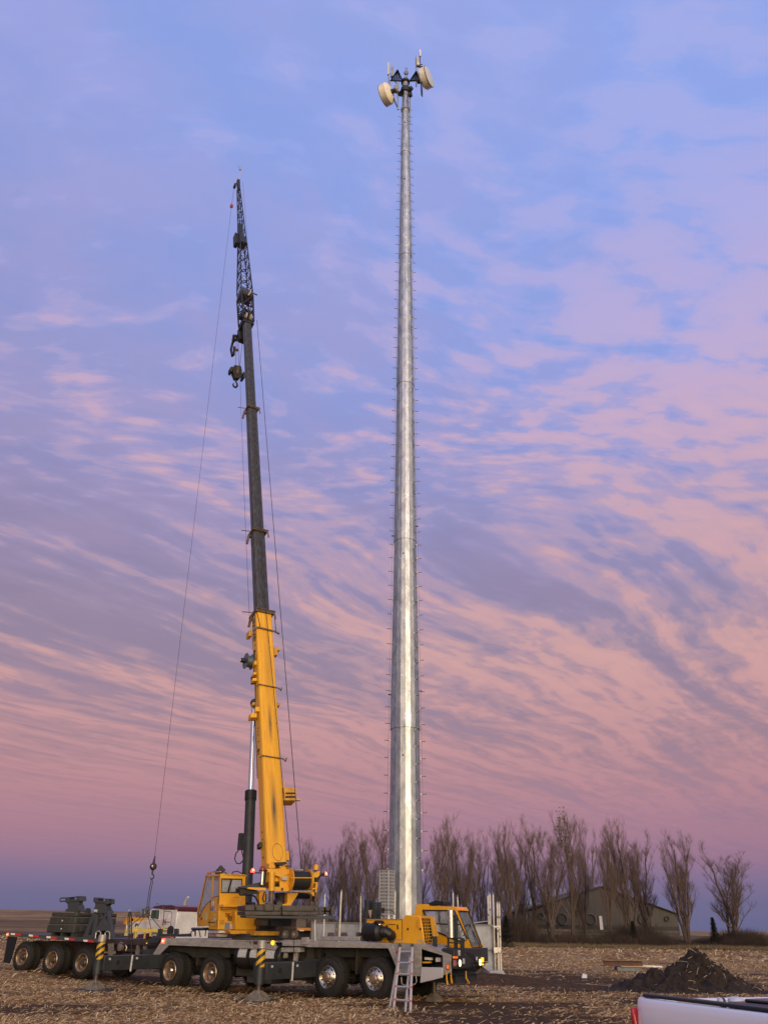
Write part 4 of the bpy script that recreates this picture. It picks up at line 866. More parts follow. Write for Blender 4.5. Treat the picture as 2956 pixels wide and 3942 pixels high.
# ---- chassis
m = MB(); m.bx(T, -1.4, 10.6, .75, .98, .68, 1.18).bx(T, -1.4, 10.6, 1.78, 2.0, .68, 1.18).bx(T, 2.4, 6.0, .45, 2.3, .72, 1.36).bx(T, -1.3, 10.4, .95, 1.8, .8, 1.1)
part(m, 'chassis_frame', FRM, .01)
m = MB(); PR(T, 'v', zz(zC, [(215, 835), (700, 840), (735, 905), (215, 900)]), .45, .62, None, m); m.bx(T, -.6, 2.6, .5, 2.3, 1.13, 1.40); part(m, 'front_wheel_arch', mat('arch_liner', (.030, .031, .022), .8, 0, c2=(.018, .018, .014), vscale=3))
m = MB(); m.bx(T, 5.9, 9.6, .35, 2.4, 1.02, 1.36); PR(T, 'v', zz(zB, [(60, 800), (590, 830), (590, 905), (300, 905), (255, 870), (60, 830)]), .30, .34, None, m); part(m, 'rear_wheel_arch', mat('arch_liner', (.045, .047, .035)))
m = MB()
for u, zt in ((.87, 1.35), (7.7, 1.30)): part(MB().bx(T, u - .03, u + .03, .3, .9, .62, zt), 'mud_flap', mat('mud_flap_rubber', (.035, .028, .022), .85))
m = MB(); PR(T, 'v', zz(zC, [(66, 825), (118, 828), (112, 1120), (60, 1105)]), .25, .3, None, m)
part(m, 'mud_flap', mat('mud_flap_rubber', (.035, .028, .022), .85))
# ---- decks
m = MB(); PR(T, 'v', zz(zB, [(62, 746), (955, 792), (955, 842), (100, 806)]), 0, .05, None, m); part(m, 'rear_deck_rail', ALU, .008)
m = MB(); PR(T, 'v', zz(zB, [(62, 746), (102, 806), (8, 906), (-34, 903), (-30, 890)]), -.012, .045, None, m); part(m, 'rear_fender_skirt', ALU, .006)
uL = T.c(T.on('v', zB(62, 746), 0))[0]; uR = T.c(T.on('v', zB(955, 792), 0))[0]
m = MB(); m.bx(T, uR, uL - .02, .05, TW, 1.40, 1.435); m.bx(T, uR, uL - .3, TW - .05, TW, 1.2, 1.40); part(m, 'rear_deck_plate', ALU)
m = MB(); PR(T, 'v', zz(zC, [(72, 772), (948, 797), (948, 835), (722, 832), (72, 822)]), 0, .05, None, m); PR(T, 'v', zz(zC, [(72, 772), (72, 822), (48, 815), (48, 775)]), .02, .06, None, m); part(m, 'front_deck_rail', ALU, .008)
uR2 = T.c(T.on('v', zC(948, 797), 0))[0]; uL2 = T.c(T.on('v', zC(72, 772), 0))[0]
m = MB(); m.bx(T, uR2, uL2, .05, TW, 1.41, 1.445); part(m, 'front_deck_plate', ALU)
m = MB(); m.bx(T, -2.3, uR2, .85, TW, 1.0, 1.36); m.bx(T, -2.3, -1.4, .75, 2.0, .5, 1.0); part(m, 'nose_frame', DKG)
# middle clutter between the two decks
m = MB(); PR(T, 'v', zz(zB, [(1008, 768), (1205, 760), (1205, 815), (1008, 812)]), .05, .35, None, m); PR(T, 'v', zz(zB, [(1000, 825), (1140, 825), (1142, 862), (1000, 862)]), .0, .3, None, m); PR(T, 'v', zz(zB, [(1100, 862), (1130, 862), (1118, 935), (1095, 930)]), .1, .2, None, m); PR(T, 'v', zz(zB, [(1020, 862), (1045, 862), (1040, 910), (1015, 910)]), .1, .2, None, m); PR(T, 'v', zz(zB, [(1160, 745), (1210, 742), (1215, 800), (1165, 800)]), .0, .1, None, m)
part(m, 'step_box', ALU, .01)
m = MB(); m.tube([T.on('v', zB(985, 760), .02), T.on('v', zB(985, 930), .02)], .012, 6); part(m, 'hand_line', BLK); m = MB().tube([T.on('v', zB(1103, 745), -.01), T.on('v', zB(1103, 870), -.01)], .01, 6); part(m, 'hand_line', BLK)
# fuel tank
c = T.c(T.on('v', zB(610, 900), .0)); c2_ = T.c(T.on('v', zB(985, 905), 0)); zc_ = T.c(T.on('v', zB(700, 902), .0))[2] + .03; rt = .36
m = MB(); m.lathe(T.w(c[0], rt + .02, zc_), -T.u, [(0, rt * .55), (.03, rt * .9), (.07, rt), (c[0] - c2_[0] - .07, rt), (c[0] - c2_[0] - .03, rt * .9), (c[0] - c2_[0], rt * .55)], 28)
tk = part(m, 'fuel_tank', mat('dark_tank', (.022, .023, .022), .45, 0, coat=.2))
m = MB()
for px in (632, 735, 860, 965):
    u = T.c(T.on('v', zB(px, 900), 0))[0]; m.lathe(T.w(u, rt + .02, zc_), -T.u, [(-.03, rt + .004), (-.03, rt + .014), (.03, rt + .014), (.03, rt + .004)], 28, cap=False)
part(m, 'tank_strap', BLK, parent=tk)
for (x0, y0_, x1, y1_) in ((655, 824, 722, 917), (750, 824, 815, 900), (872, 828, 945, 898)):
    ua = T.c(T.on('v', zB(x0, 860), 0))[0]; ub = T.c(T.on('v', zB(x1, 860), 0))[0]; m = MB(); vs = []; n = 6
    for k in range(n + 1):
        th = R(-5 + 62 * k / n); rr_ = rt + .018
        for u in (ua, ub): vs.append(T.w(u, rt + .02 - math.cos(th) * rr_, zc_ + math.sin(th) * rr_))
    m.add(vs, [(2 * k, 2 * k + 1, 2 * k + 3, 2 * k + 2) for k in range(n)]); part(m, 'instruction_decal', STK, parent=tk)
m = MB(); m.bx(T, 3.9, 6.0, .5, 1.6, .38, .70); m.bx(T, 4.2, 5.3, .3, 1.2, .22, .42); m.bx(T, 2.6, 3.6, .6, 1.4, .35, .68); part(m, 'belly_tank', FRM, .02)
# ---- outrigger beams and jacks
def outrigger(u, v, zt, first, stripe=True, zbeam=(.50, .92)):
    z0b_, z1b = zbeam
    if first:
        m = MB(); m.bx(T, u - .22, u + .30, v + .05, .15, z0b_, z1b); part(m, 'outrigger_beam', DKG, .012)
        q = T.w(u + .302, (v + .3) / 2, .72)
        m = MB(); m.bx(T, u - .32, u + .38, .15, 2.6, z0b_ - .04, z1b + .05); part(m, 'outrigger_box', DKG, .012)
    m = MB(); m.cyl(T.w(u, v, .38), T.w(u, v, zt), .125, 20); jk = part(m, 'jack_housing', DKG, .01)
    m = MB(); c = T.w(u, v, 0); lo = 0.80
    m.cyl(c + [0, 0, lo + .02], c + [0, 0, zt - .19], .131, 20)
    so_ = m.build('striped_sleeve', STRP, jk); 
    MB().cyl(c + [0, 0, zt - .17], c + [0, 0, zt + .03], .128, 18).build('jack_cap', ALU, jk)
    gz = hgt(c[0], c[1]) + .02
    MB().cyl(c + [0, 0, gz + .2], c + [0, 0, .40], .085, 16).build('jack_rod', mat('greasy_rod', (.12, .09, .075), .35, .6, c2=(.05, .04, .035), vscale=10), jk)
    m = MB(); m.lathe(c + [0, 0, gz + .03], (0, 0, 1), [(0, .34), (.04, .34), (.06, .31), (.20, .11), (.27, .09)], 28)
    for k in range(8): a = k * math.pi / 4; d = np.array([math.cos(a), math.sin(a), 0]); p = np.array([-d[1], d[0], 0]) * .012; m.prism([c + d * .1 + [0, 0, gz + .05] - p, c + d * .345 + [0, 0, gz + .06] - p, c + d * .345 + [0, 0, gz + .11] - p, c + d * .11 + [0, 0, gz + .30] - p], p * 2)
    m.build('jack_foot', mat('scuffed_aluminium_foot', (.24, .205, .165), .65, .2, c2=(.13, .105, .08), vscale=9), jk)
    return jk, c, gz
for u, v, zt, lab in ((2.42, -2.25, 1.46, 'round dark ground mat under the middle striped crane jack'), (9.35, -2.5, 1.50, 'round dark ground mat under the rear striped crane jack')):
    jk, c, gz = outrigger(u, v, zt, True)
    m = MB(); m.lathe(c + [0, 0, gz - .03], (0, 0, 1), [(0, .62), (.075, .62), (.085, .60), (.085, .01)], 32); m.bx(T, u - .05, u + .05, v - .70, v - .6, gz - .02, gz + .03)
    o = m.build('outrigger_mat', mat('mat_rubber', (.035, .035, .04), .8, c2=(.06, .05, .04), vscale=6)); recentre(o, c + [0, 0, gz - .03]); tag(o, lab, 'ground mat', 'mats under the outrigger jacks')
    m = MB(); p = T.w(u - .23, v + 1.22, .72)
    m.bx(T, u - .245, u - .22, v + 1.15, v + 1.20, .45, .93); part(m, 'beam_edge_strip', WHT)
# beam details: hole and small decals on the visible beam side (forward-left side faces the camera)
for u, v in ((2.42, -2.25), (9.35, -2.5)):
    m = MB(); c = T.w(u + .312, v + .5, .70); 
    MB().lathe(T.w(u - .222, v + .62, .72), -T.u, [(0, .07), (.006, .07)], 14).build('beam_hole', HOLE, crane)
    MB().bx(T, u - .232, u - .222, v + .22, v + .30, .80, .86).build('beam_decal', STK, crane); MB().bx(T, u - .232, u - .222, v + 1.35, v + 1.43, .80, .86).build('beam_decal', STK, crane)
# front centre jack under the nose
c = T.w(-2.75, -.0, 0); jp = T.on('v', zC(1080, 1200), .9); cu = T.c(jp); gz = hgt(*T.w(cu[0], .9, 0)[:2]); b = T.w(cu[0], .9, 0)
m = MB(); m.cyl(b + [0, 0, gz + .1], b + [0, 0, 1.0], .07, 14); fj = part(m, 'front_jack', mat('greasy_rod', (.1, .08, .07)))
m = MB(); m.lathe(b + [0, 0, gz + .0], (0, 0, 1), [(0, .26), (.04, .26), (.20, .10), (.22, .07)], 4); m.build('jack_foot', MATS['scuffed_aluminium_foot'], fj)
# ---- side apron of the front fender
m = MB(); PR(T, 'v', zz(zC, [(746, 795), (950, 797), (976, 832), (976, 1054), (815, 1050), (810, 1043)]), -.01, .03, None, m); part(m, 'fender_apron', ALU, .006)
m = MB(); PR(T, 'v', zz(zC, [(712, 830), (745, 795), (812, 1045), (790, 1010)]), -.03, .03, None, m); part(m, 'apron_gusset', ALU, .006)
m = MB(); PR(T, 'v', zz(zC, [(950, 797), (1000, 800), (1215, 884), (1215, 1024), (1150, 1048), (1148, 888), (980, 836)]), -.01, .03, None, m); part(m, 'nose_fender', ALU, .006)
m = MB(); PR(T, 'v', zz(zC, [(950, 797), (1000, 800), (1215, 884), (1148, 888), (980, 836)]), .03, .85, None, m); part(m, 'nose_tread_plate', ALU)
m = MB(); PR(T, 'v', zz(zC, [(976, 980), (1148, 985), (1148, 1064), (966, 1110)]), -.05, -.02, None, m); part(m, 'tool_box_door', mat('pale_plastic_door', (.50, .49, .50), .45, .1), .02)
m = MB(); PR(T, 'v', zz(zC, [(978, 834), (1150, 885), (1150, 1000), (978, 1000)]), .5, .54, None, m); part(m, 'step_well_back', BLK)
m = MB(); PR(T, 'v', zz(zC, [(1003, 902), (1056, 905), (1056, 925), (1003, 922)]), .2, .3, STKR, m); PR(T, 'v', zz(zC, [(985, 937), (1040, 937), (1040, 950), (985, 950)]), .15, .3, YEL, m); PR(T, 'v', zz(zC, [(1092, 905), (1130, 905), (1130, 938), (1092, 938)]), .2, .3, STKR, m); part(m, 'stored_gear')
m = MB()
for k in (870, 950): PR(T, 'v', zz(zC, [(805, k - 30), (925, k - 28), (925, k + 45), (805, k + 45)]), -.018, -.012, None, m)
part(m, 'apron_step_panel', GALD, .004)
def ubend(z, pts, v, r, name, mt): o = MB().tube([T.on('v', z(*p), v) for p in pts], r, 7).build(name, mt, crane); return o
ubend(zC, [(818, 1060), (822, 1110), (835, 1125), (900, 1125), (930, 1115), (940, 1095), (935, 1055)], -.03, .016, 'step_hoop', ALU)
ubend(zC, [(768, 785), (770, 768), (785, 762), (815, 762), (825, 770), (826, 785)], .1, .014, 'grab_hoop', ALU)
ubend(zC, [(950, 797), (948, 770), (970, 768), (1000, 785), (1012, 803)], .1, .014, 'grab_hoop', ALU)
# ---- bumper / nose
m = MB(); uB = T.c(T.on('v', zC(1215, 960), 0))[0]
pB = [T.on('v', zC(*p), .0) for p in ((1216, 893), (1216, 1030), (1160, 1052))]
m = MB(); m.prism([T.w(uB + .3, 0, .88), T.w(uB - .1, 0, .88), T.w(uB + .35, 2.62, .88), T.w(uB + .8, 2.62, .88)], (0, 0, .48)); m.prism([T.w(uB + .9, .1, .86), T.w(uB + .9, .1, .62), T.w(uB + .1, .1, .72), T.w(uB + .42, .1, .90), T.w(uB + .1, .1, 1.0)], T.v * 2.4);  part(m, 'front_bumper', mat('bumper_black', (.022, .022, .024), .5, 0, coat=.1), .015)
# things on the bumper front face (plane u = uB-.12)
_a = T.w(uB - .104, 0, 0); _b = T.w(uB + .35, 2.64, 0); _d = (_b - _a) / np.linalg.norm(_b - _a); FN = np.array([_d[1], -_d[0], 0]); FN = FN if FN @ FN > 0 else -FN
def FB(x, y): d_ = ray(zC(x, y)); return ORG + d_ * (((_a - ORG) @ FN) / (d_ @ FN))
def fquad(x0, y0_, x1, y1_, nm, mt, th=.01, par=None):
    m = MB(); m.prism([FB(x0, y0_), FB(x1, y0_), FB(x1, y1_), FB(x0, y1_)], FN * th); return m.build(nm, mt, par or crane)
def flamp(x, y, r, nm, mt):
    p = FB(x, y); m = MB(); m.lathe(p, FN, [(0, r * 1.25), (.02, r * 1.25), (.022, r)], 18, BLK); o = m.build(nm, None, crane); MB().lathe(p + FN * .022, FN, [(0, r), (.02, r * .8), (.028, .01)], 18).build('lens', mt, o); return o
flamp(1279, 949, .085, 'headlight', HLAMP); flamp(1440, 942, .085, 'headlight', HLAMP)
fquad(1455, 905, 1468, 965, 'turn_signal', ALAMP, .03); fquad(1232, 925, 1252, 972, 'bumper_decal', mat('red_decal', (.45, .12, .13), .5)); fquad(1308, 912, 1322, 955, 'bumper_decal', STK); fquad(1412, 898, 1425, 925, 'bumper_decal', STK); fquad(1228, 894, 1258, 911, 'marker_light', ALENS, .04)
m = MB(); PR(T, 'v', zz(zC, [(1176, 955), (1200, 957), (1200, 1000), (1175, 998)]), -.028, -.01, BLK, m); sm_ = m.build('side_marker', None, crane, .004); m = MB(); PR(T, 'v', zz(zC, [(1179, 960), (1197, 962), (1197, 995), (1178, 993)]), -.04, -.028, None, m); m.build('lens', ALENS, sm_)
m = MB(); m.tube([FB(1385, 905), FB(1380, 960), FB(1395, 1000), FB(1420, 1010), FB(1400, 925), FB(1340, 862)], .012, 6); m.tube([FB(1340, 862), FB(1380, 872), FB(1400, 900), FB(1440, 1015)], .012, 6); part(m, 'dangling_cable', BLK)
for x, y in ((1180, 1100), (1215, 1090), (1335, 1090)):
    p = T.on('u', zC(x, y - 20), uB + .1); q = T.on('u', zC(x + (22 if x > 1300 else 6), y + 18), uB + .1); m = MB(); m.tube([p + [0, 0, .18], p, q], [.012, .022, .028], 7); m.build('tow_hook', YEL, crane)
# ---- carrier engine hood
vH = .55
m = MB(); PR(T, 'v', zz(zC, [(527, 600), (822, 602), (848, 565), (968, 570), (1006, 802), (545, 780), (532, 775)]), vH, 1.28, None, m); hood = part(m, 'engine_hood', YEL, .03)
m = MB(); PR(T, 'v', zz(zC, [(524, 604), (828, 600), (828, 596), (524, 598)]), vH - .01, 1.27, None, m); part(m, 'hood_edge', YELD, parent=hood)
m = MB(); m.tube([T.on('v', zC(826, 605), vH - .004), T.on('v', zC(826, 790), vH - .004)], .008, 4); part(m, 'panel_seam', BLK, parent=hood)
m = MB()
for x, y in ((870, 677), (970, 677)): m.lathe(T.on('v', zC(x, y), vH - .006), -T.v, [(0, .032), (.006, .032)], 12)
for r_ in ((700, 640, 707, 680), (718, 638, 772, 643), (783, 640, 792, 680)): PR(T, 'v', rect(zC, *r_), vH - .012, vH, None, m)
part(m, 'hood_latch', BLK, parent=hood)
m = MB(); m.lathe(T.on('v', zC(741, 735), vH - .006), -T.v, [(0, .17), (.006, .17)], 20); part(m, 'intake_port', mat('brown_port', (.10, .06, .03), .7), parent=hood)
# air cleaner
a = T.on('v', zC(528, 700), vH - .30); b = T.on('v', zC(665, 700), vH - .30); m = MB(); L_ = np.linalg.norm(b - a); ax = (b - a) / L_
m.lathe(a, ax, [(0, .12), (.02, .21), (.06, .245), (L_ * .18, .25), (L_ * .19, .235), (L_ * .52, .235), (L_ * .53, .25), (L_ * .85, .245), (L_ - .02, .17), (L_, .1)], 26); m.tube([b - ax * .05, b + ax * .12, T.on('v', zC(715, 705), vH - .25), T.on('v', zC(742, 735), vH - .02)], [.14, .14, .13, .12], 14)
for k in range(5): q = b + ax * (.03 + .035 * k); m.lathe(q, ax, [(0, .145), (.012, .155), (.024, .145)], 16, cap=False)
c = T.on('v', zC(640, 650), vH - .3); m.lathe(c + [0, 0, -.05], (0, 0, 1), [(0, .09), (.1, .09), (.1, .155), (.15, .165), (.19, .12)], 18); part(m, 'air_cleaner', BLK)
m = MB(); m.lathe(c + [0, 0, .02], (0, 0, 1), [(0, .095), (.03, .095)], 16); part(m, 'clamp_ring', CHR)
# grille
m = MB(); PR(T, 'v', zz(zC, [(976, 570), (1048, 578), (1080, 738), (1062, 805), (1006, 803)]), vH + .04, vH + .30, YEL, m); gr = part(m, 'grille_frame')
m = MB(); PR(T, 'v', zz(zC, [(983, 586), (1044, 590), (1066, 735), (1054, 795), (1010, 793)]), vH + .032, vH + .04, None, m); part(m, 'grille_core', mat('grille_dark', (.012, .01, .008), .8), parent=gr)
m = MB()
for k in range(9): t_ = k / 8; m.tube([T.on('v', zC(983 + 27 * t_, 588 + 205 * t_), vH + .02), T.on('v', zC(1044 + 20 * t_, 590 + 195 * t_), vH + .02)], .009, 4)
for k in range(1, 4): t_ = k / 4; m.tube([T.on('v', zC(983 + 61 * t_, 588), vH + .02), T.on('v', zC(1010 + 46 * t_, 793), vH + .02)], .009, 4)
part(m, 'grille_bars', YEL, parent=gr)
# dark uprights, levers, exhaust behind the hood
m = MB()
PR(T, 'v', zz(zR, [(1250, 670), (1315, 680), (1305, 985), (1240, 980)]), 1.2, 1.5, None, m); PR(T, 'v', zz(zR, [(1385, 710), (1445, 715), (1430, 990), (1372, 985)]), 1.2, 1.5, None, m); PR(T, 'v', zz(zR, [(1225, 975), (1280, 980), (1250, 1340), (1205, 1335), (1218, 1150)]), .5, .8, None, m); PR(T, 'v', zz(zR, [(1475, 810), (1525, 800), (1520, 890), (1475, 890)]), 1.0, 1.2, None, m)
part(m, 'boom_rest', DKG, .01)
m = MB(); PR(T, 'v', zz(zR, [(1315, 842), (1378, 842), (1348, 975)]), 1.25, 1.29, TANC, m); part(m, 'boom_rest_pad')
m = MB(); m.tube([T.on('v', zR(*p), 1.1) for p in ((1525, 830), (1600, 850), (1659, 840), (1720, 870), (1740, 920))], .014, 6); m.tube([T.on('v', zR(*p), 1.1) for p in ((1460, 980), (1470, 930), (1520, 915), (1560, 950), (1570, 990))], .014, 6); part(m, 'hose', BLK)
m = MB(); m.lathe(T.on('v', zC(718, 580), 1.0), (0, 0, 1), [(-.12, .03), (.04, .03), (.05, .02)], 8); m.lathe(T.on('v', zC(762, 590), 1.0), (0, 0, 1), [(-.1, .04), (.08, .04), (.09, .02)], 8); part(m, 'filler_cap', WHT)
m = MB(); PR(T, 'v', zz(zR, [(500, 1330), (560, 1262), (1178, 1272), (1175, 1338)]), .12, .55, None, m); part(m, 'deck_cover_tray', mat('bright_tread_plate', (.50, .47, .42), .4, .55, c2=(.38, .35, .31), vscale=6), .015)
m = MB()
for x in (693, 900, 1142): PR(T, 'v', zz(zR, [(x - 26, 1262), (x - 18, 1205), (x + 12, 1200), (x + 28, 1262)]), .5, .7, None, m)
part(m, 'deck_lug', mat('brown_lug', (.09, .065, .05), .7))
# ---- driving cab on the far side of the nose
vC = 1.92; WS = .47
cabp = [(918, 566), (925, 545), (944, 478), (1026, 478), (1030, 492), (1245, 498), (1262, 530), (1392, 884), (1305, 889), (1082, 832), (1005, 800), (970, 570)]
m = MB(); uf = lambda x, y, v=vC: T.c(T.on('v', zC(x, y), v))
side = [T.on('v', zC(*p), vC) for p in cabp]
cabm = MB(); cabm.prism(side, T.v * .04, YEL)
# openings are cut by building the side as strips around the window
def strip(pts, mb, d0=vC, d1=vC + .05, mt=YEL): PR(T, 'v', zz(zC, pts), d0, d1, mt, mb)
cabm = MB()
strip([(944, 478), (1026, 478), (1030, 492), (1245, 498), (1262, 530), (1240, 530), (990, 528), (985, 570), (918, 566)], cabm)
strip([(918, 566), (985, 570), (1000, 640), (1080, 695), (1082, 832), (1005, 800), (970, 570)], cabm)
strip([(1080, 692), (1305, 785), (1305, 889), (1082, 832)], cabm)
strip([(1305, 785), (1345, 757), (1392, 884), (1305, 889)], cabm)
strip([(1240, 530), (1262, 530), (1364, 808), (1345, 757)], cabm)
TVW = T.v * 1.5 * WS
def T3(x, y, dv): return T.on('v', zC(x, y), vC) + T.v * dv * WS
cabm.prism([T3(944, 480, 0.05), T3(1026, 480, .05), T3(1030, 494, .05), T3(1245, 500, .05), T3(1250, 515, .05), T3(940, 500, .05)], TVW)
cabm.prism([T3(925, 545, .05), T3(944, 480, .05), T3(952, 482, .05), T3(935, 548, .05)], TVW)
fr_ = [(1245, 498), (1262, 530), (1392, 884), (1380, 884), (1250, 530), (1236, 500)]
cabm.prism([T3(*p, 0.05) for p in fr_], T.v * .06); cabm.prism([T3(*p, 1.45) for p in fr_], T.v * .06)
cabm.prism([T3(1245, 498, .15), T3(1258, 527, .15), T3(1250, 527, .15), T3(1236, 500, .15)], T.v * 1.3 * WS)
cabm.prism([T3(1368, 815, .15), T3(1392, 884, .15), T3(1380, 884, .15), T3(1358, 815, .15)], T.v * 1.3 * WS)
cabm.prism([T3(1082, 750, 1.45), T3(1370, 790, 1.45), T3(1392, 884, 1.45), T3(1082, 832, 1.45)], T.v * .05)
cabm.prism([T3(1082, 822, .05), T3(1392, 878, .05), T3(1392, 884, .05), T3(1082, 832, .05)], TVW)
cab = part(cabm, 'driving_cab', None, 0, 25)
# far wall strips so the cab reads as closed, seen through the glass
m = MB(); m.prism([T3(1005, 520, 1.44), T3(1025, 520, 1.44), T3(1090, 760, 1.44), T3(1060, 760, 1.44)], T.v * .03); m.prism([T3(1125, 520, 1.44), T3(1140, 520, 1.44), T3(1140, 780, 1.44), T3(1125, 780, 1.44)], T.v * .03); part(m, 'far_pillar', BLK, parent=cab)
m = MB(); PR(T, 'v', zz(zC, [(990, 528), (1240, 530), (1345, 757), (1305, 785), (1080, 692), (1068, 640)]), vC - .012, vC - .004, BLK, m); sw = m.build('side_window', None, cab)
# turn that black sheet into a rubber frame by an inner glass sheet and hole: build frame bars instead
bpy.data.objects.remove(sw)
wp = [(990, 528), (1240, 530), (1345, 757), (1305, 785), (1080, 692)]
m = MB(); m.tube([T.on('v', zC(*p), vC - .005) for p in wp + wp[:1]], .024, 5); m.tube([T.on('v', zC(1075, 634), vC - .005), T.on('v', zC(1285, 640), vC - .005)], .014, 4); m.tube([T.on('v', zC(1122, 530), vC - .005), T.on('v', zC(1122, 636), vC - .005)], .012, 4); sw = part(m, 'side_window', BLK, parent=cab)
m = MB(); PR(T, 'v', zz(zC, wp), vC + .012, vC + .018, None, m); g1 = m.build('window_glass', GLSC, cab)
m = MB(); m.prism([T3(1258, 533, .14), T3(1365, 812, .14), T3(1365, 812, 1.46), T3(1258, 533, 1.46)], T.u * .01); part(m, 'windscreen', GLS, parent=cab)
m = MB(); wsc = [T3(1262, 533, .13) - T.u * .012, T3(1372, 822, .13) - T.u * .012, T3(1372, 822, 1.47) - T.u * .012, T3(1262, 533, 1.47) - T.u * .012]; m.tube(wsc + wsc[:1], .022, 5); part(m, 'windscreen_seal', BLK, parent=cab)
a = T3(1385, 835, .9) - T.u * .05; m = MB(); m.tube([a, T3(1330, 690, .75) - T.u * .05], .014, 5); m.tube([T3(1375, 800, .55) - T.u * .04, T3(1305, 630, .8) - T.u * .04], .012, 5); part(m, 'wiper', BLK, parent=cab)
for k in range(3): p = T3(1250, 515, .35 + .28 * k) - T.u * .02; MB().lathe(p, -T.u, [(0, .035), (.03, .03), (.04, .01)], 10).build('roof_marker_light', ALENS, cab)
m = MB(); PR(T, 'v', zz(zC, [(1030, 470), (1090, 448), (1160, 455), (1165, 486), (1030, 488)]), vC + .1, vC + .5, None, m); part(m, 'roof_vent', BLK, .02, parent=cab)
m = MB(); PR(T, 'v', zz(zC, [(1165, 640), (1235, 640), (1260, 760), (1150, 720)]), vC + .12, vC + .45, mat('seat_fabric', (.05, .055, .06), .9), m); PR(T, 'v', zz(zC, [(1140, 600), (1180, 600), (1175, 720), (1150, 715)]), vC + .12, vC + .45, MATS['seat_fabric'], m); m.lathe(T3(1292, 690, .65), T.u * .8 + np.array([0, 0, .6]), [(0, .20), (.02, .215), (.04, .20)], 18, BLK, cap=False); part(m, 'driver_seat', None, .03, parent=cab)
m = MB(); m.tube([T.on('v', zC(*p), vH - .03) for p in ((950, 602), (946, 640), (950, 660), (957, 664))], .014, 6); part(m, 'grab_handle', YELD, parent=hood)
# mirror stand and hook block cradle in front of the cab
m = MB(); PR(T, 'v', zz(zC, [(1183, 740), (1192, 740), (1192, 880), (1181, 876)]), .35, .42, None, m); PR(T, 'v', zz(zC, [(1232, 560), (1255, 565), (1255, 892), (1238, 890)]), .4, .5, None, m); PR(T, 'v', zz(zC, [(1180, 740), (1290, 745), (1290, 755), (1180, 750)]), .35, .5, None, m); PR(T, 'v', zz(zC, [(1185, 780), (1290, 785), (1290, 795), (1185, 790)]), .35, .5, None, m); PR(T, 'v', zz(zC, [(1285, 750), (1302, 750), (1302, 890), (1288, 890)]), .35, .5, None, m); PR(T, 'v', zz(zC, [(1150, 828), (1240, 830), (1235, 865), (1150, 855)]), .35, .6, None, m); PR(T, 'v', zz(zC, [(1065, 735), (1090, 735), (1092, 820), (1066, 815)]), .3, .4, None, m)
part(m, 'hook_cradle', DKG, .005)
m = MB(); PR(T, 'v', zz(zC, [(1258, 845), (1286, 845), (1286, 890), (1258, 890)]), .33, .35, None, m); part(m, 'cradle_decal', STK)
a = T.on('v', zC(1213, 640), .3); m = MB(); m.tube([a + [0, 0, -.36], a + [0, 0, -.33], a + [0, 0, .36], a + [0, 0, .39]], [.04, .095, .095, .04], 14); mi_ = part(m, 'wing_mirror', CHR); a = T.on('v', zC(1196, 705), .3); m = MB(); m.lathe(a, -T.v, [(.05, .03), (.02, .10), (-.02, .13), (-.05, .06)], 18); m.build('convex_mirror', CHR, mi_)

# ================================================================== UPPER WORKS (slewed)
def PS(axis, z, pts, d0, d1, m=None, mb=None): return PR(S, axis, zz(z, pts), d0, d1, m, mb)
m = MB(); m.lathe(S.w(0, 0, 1.42), (0, 0, 1), [(0, .9), (.1, .9), (.11, .75), (.20, .75)], 40); part(m, 'slew_ring', FRM)
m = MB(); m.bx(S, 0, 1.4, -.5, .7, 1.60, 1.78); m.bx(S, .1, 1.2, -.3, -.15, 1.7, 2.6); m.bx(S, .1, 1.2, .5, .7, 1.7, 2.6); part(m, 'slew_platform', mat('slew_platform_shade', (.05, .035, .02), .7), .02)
# operator cab: left side plane v=vL, rear plane u=uA
vL, uA = -1.42, .33
oc = MB()
def sd(pts, th=.05, mt=YEL, mb=oc): PS('v', zU, pts, vL, vL + th, mt, mb)
sd([(243, 240), (272, 176), (492, 152), (492, 168), (285, 190), (262, 240)]); sd([(243, 232), (500, 205), (498, 240), (238, 268)])
sd([(240, 240), (262, 240), (118, 880), (112, 1090), (92, 1090), (90, 870)]); sd([(358, 235), (374, 235), (318, 1132), (292, 1132)]); sd([(478, 200), (512, 200), (456, 1192), (428, 1135)])
sd([(95, 880), (140, 975), (165, 895), (205, 815), (262, 735), (335, 672), (318, 1132), (108, 1136), (92, 1090)]); sd([(335, 662), (395, 620), (482, 596), (445, 1135), (316, 1132)])
def rr2(pts, mb=oc, mt=YEL, d=uA, th=.05): PS('u', zU, pts, d, d + th, mt, mb)
rr2([(500, 200), (946, 214), (946, 300), (500, 288)]); rr2([(500, 288), (528, 290), (522, 540), (492, 540)]); rr2([(885, 296), (946, 300), (946, 560), (885, 540)]); rr2([(492, 532), (946, 540), (946, 770), (482, 745)])
cor = S.c(S.on('u', zU(946, 400), uA))[1]; z_top = S.c(S.on('u', zU(500, 200), uA))[2]
ulf = S.c(S.on('v', zU(262, 235), vL))[0]; ulb = S.c(S.on('v', zU(95, 880), vL))[0]; z_b = S.c(S.on('v', zU(110, 1130), vL))[2]; z_k = S.c(S.on('v', zU(95, 880), vL))[2]
oc.bx(S, uA, ulf, vL + .05, cor, z_top - .06, z_top, YEL); oc.bx(S, uA + .05, ulb, vL + .05, cor, z_b, z_b + .06, YEL)
oc.bx(S, uA + .05, uA + .12, cor - .05, cor, z_b, z_top - .06, YEL); oc.bx(S, ulf - .06, ulf, cor - .05, cor, z_k, z_top - .06, YEL)
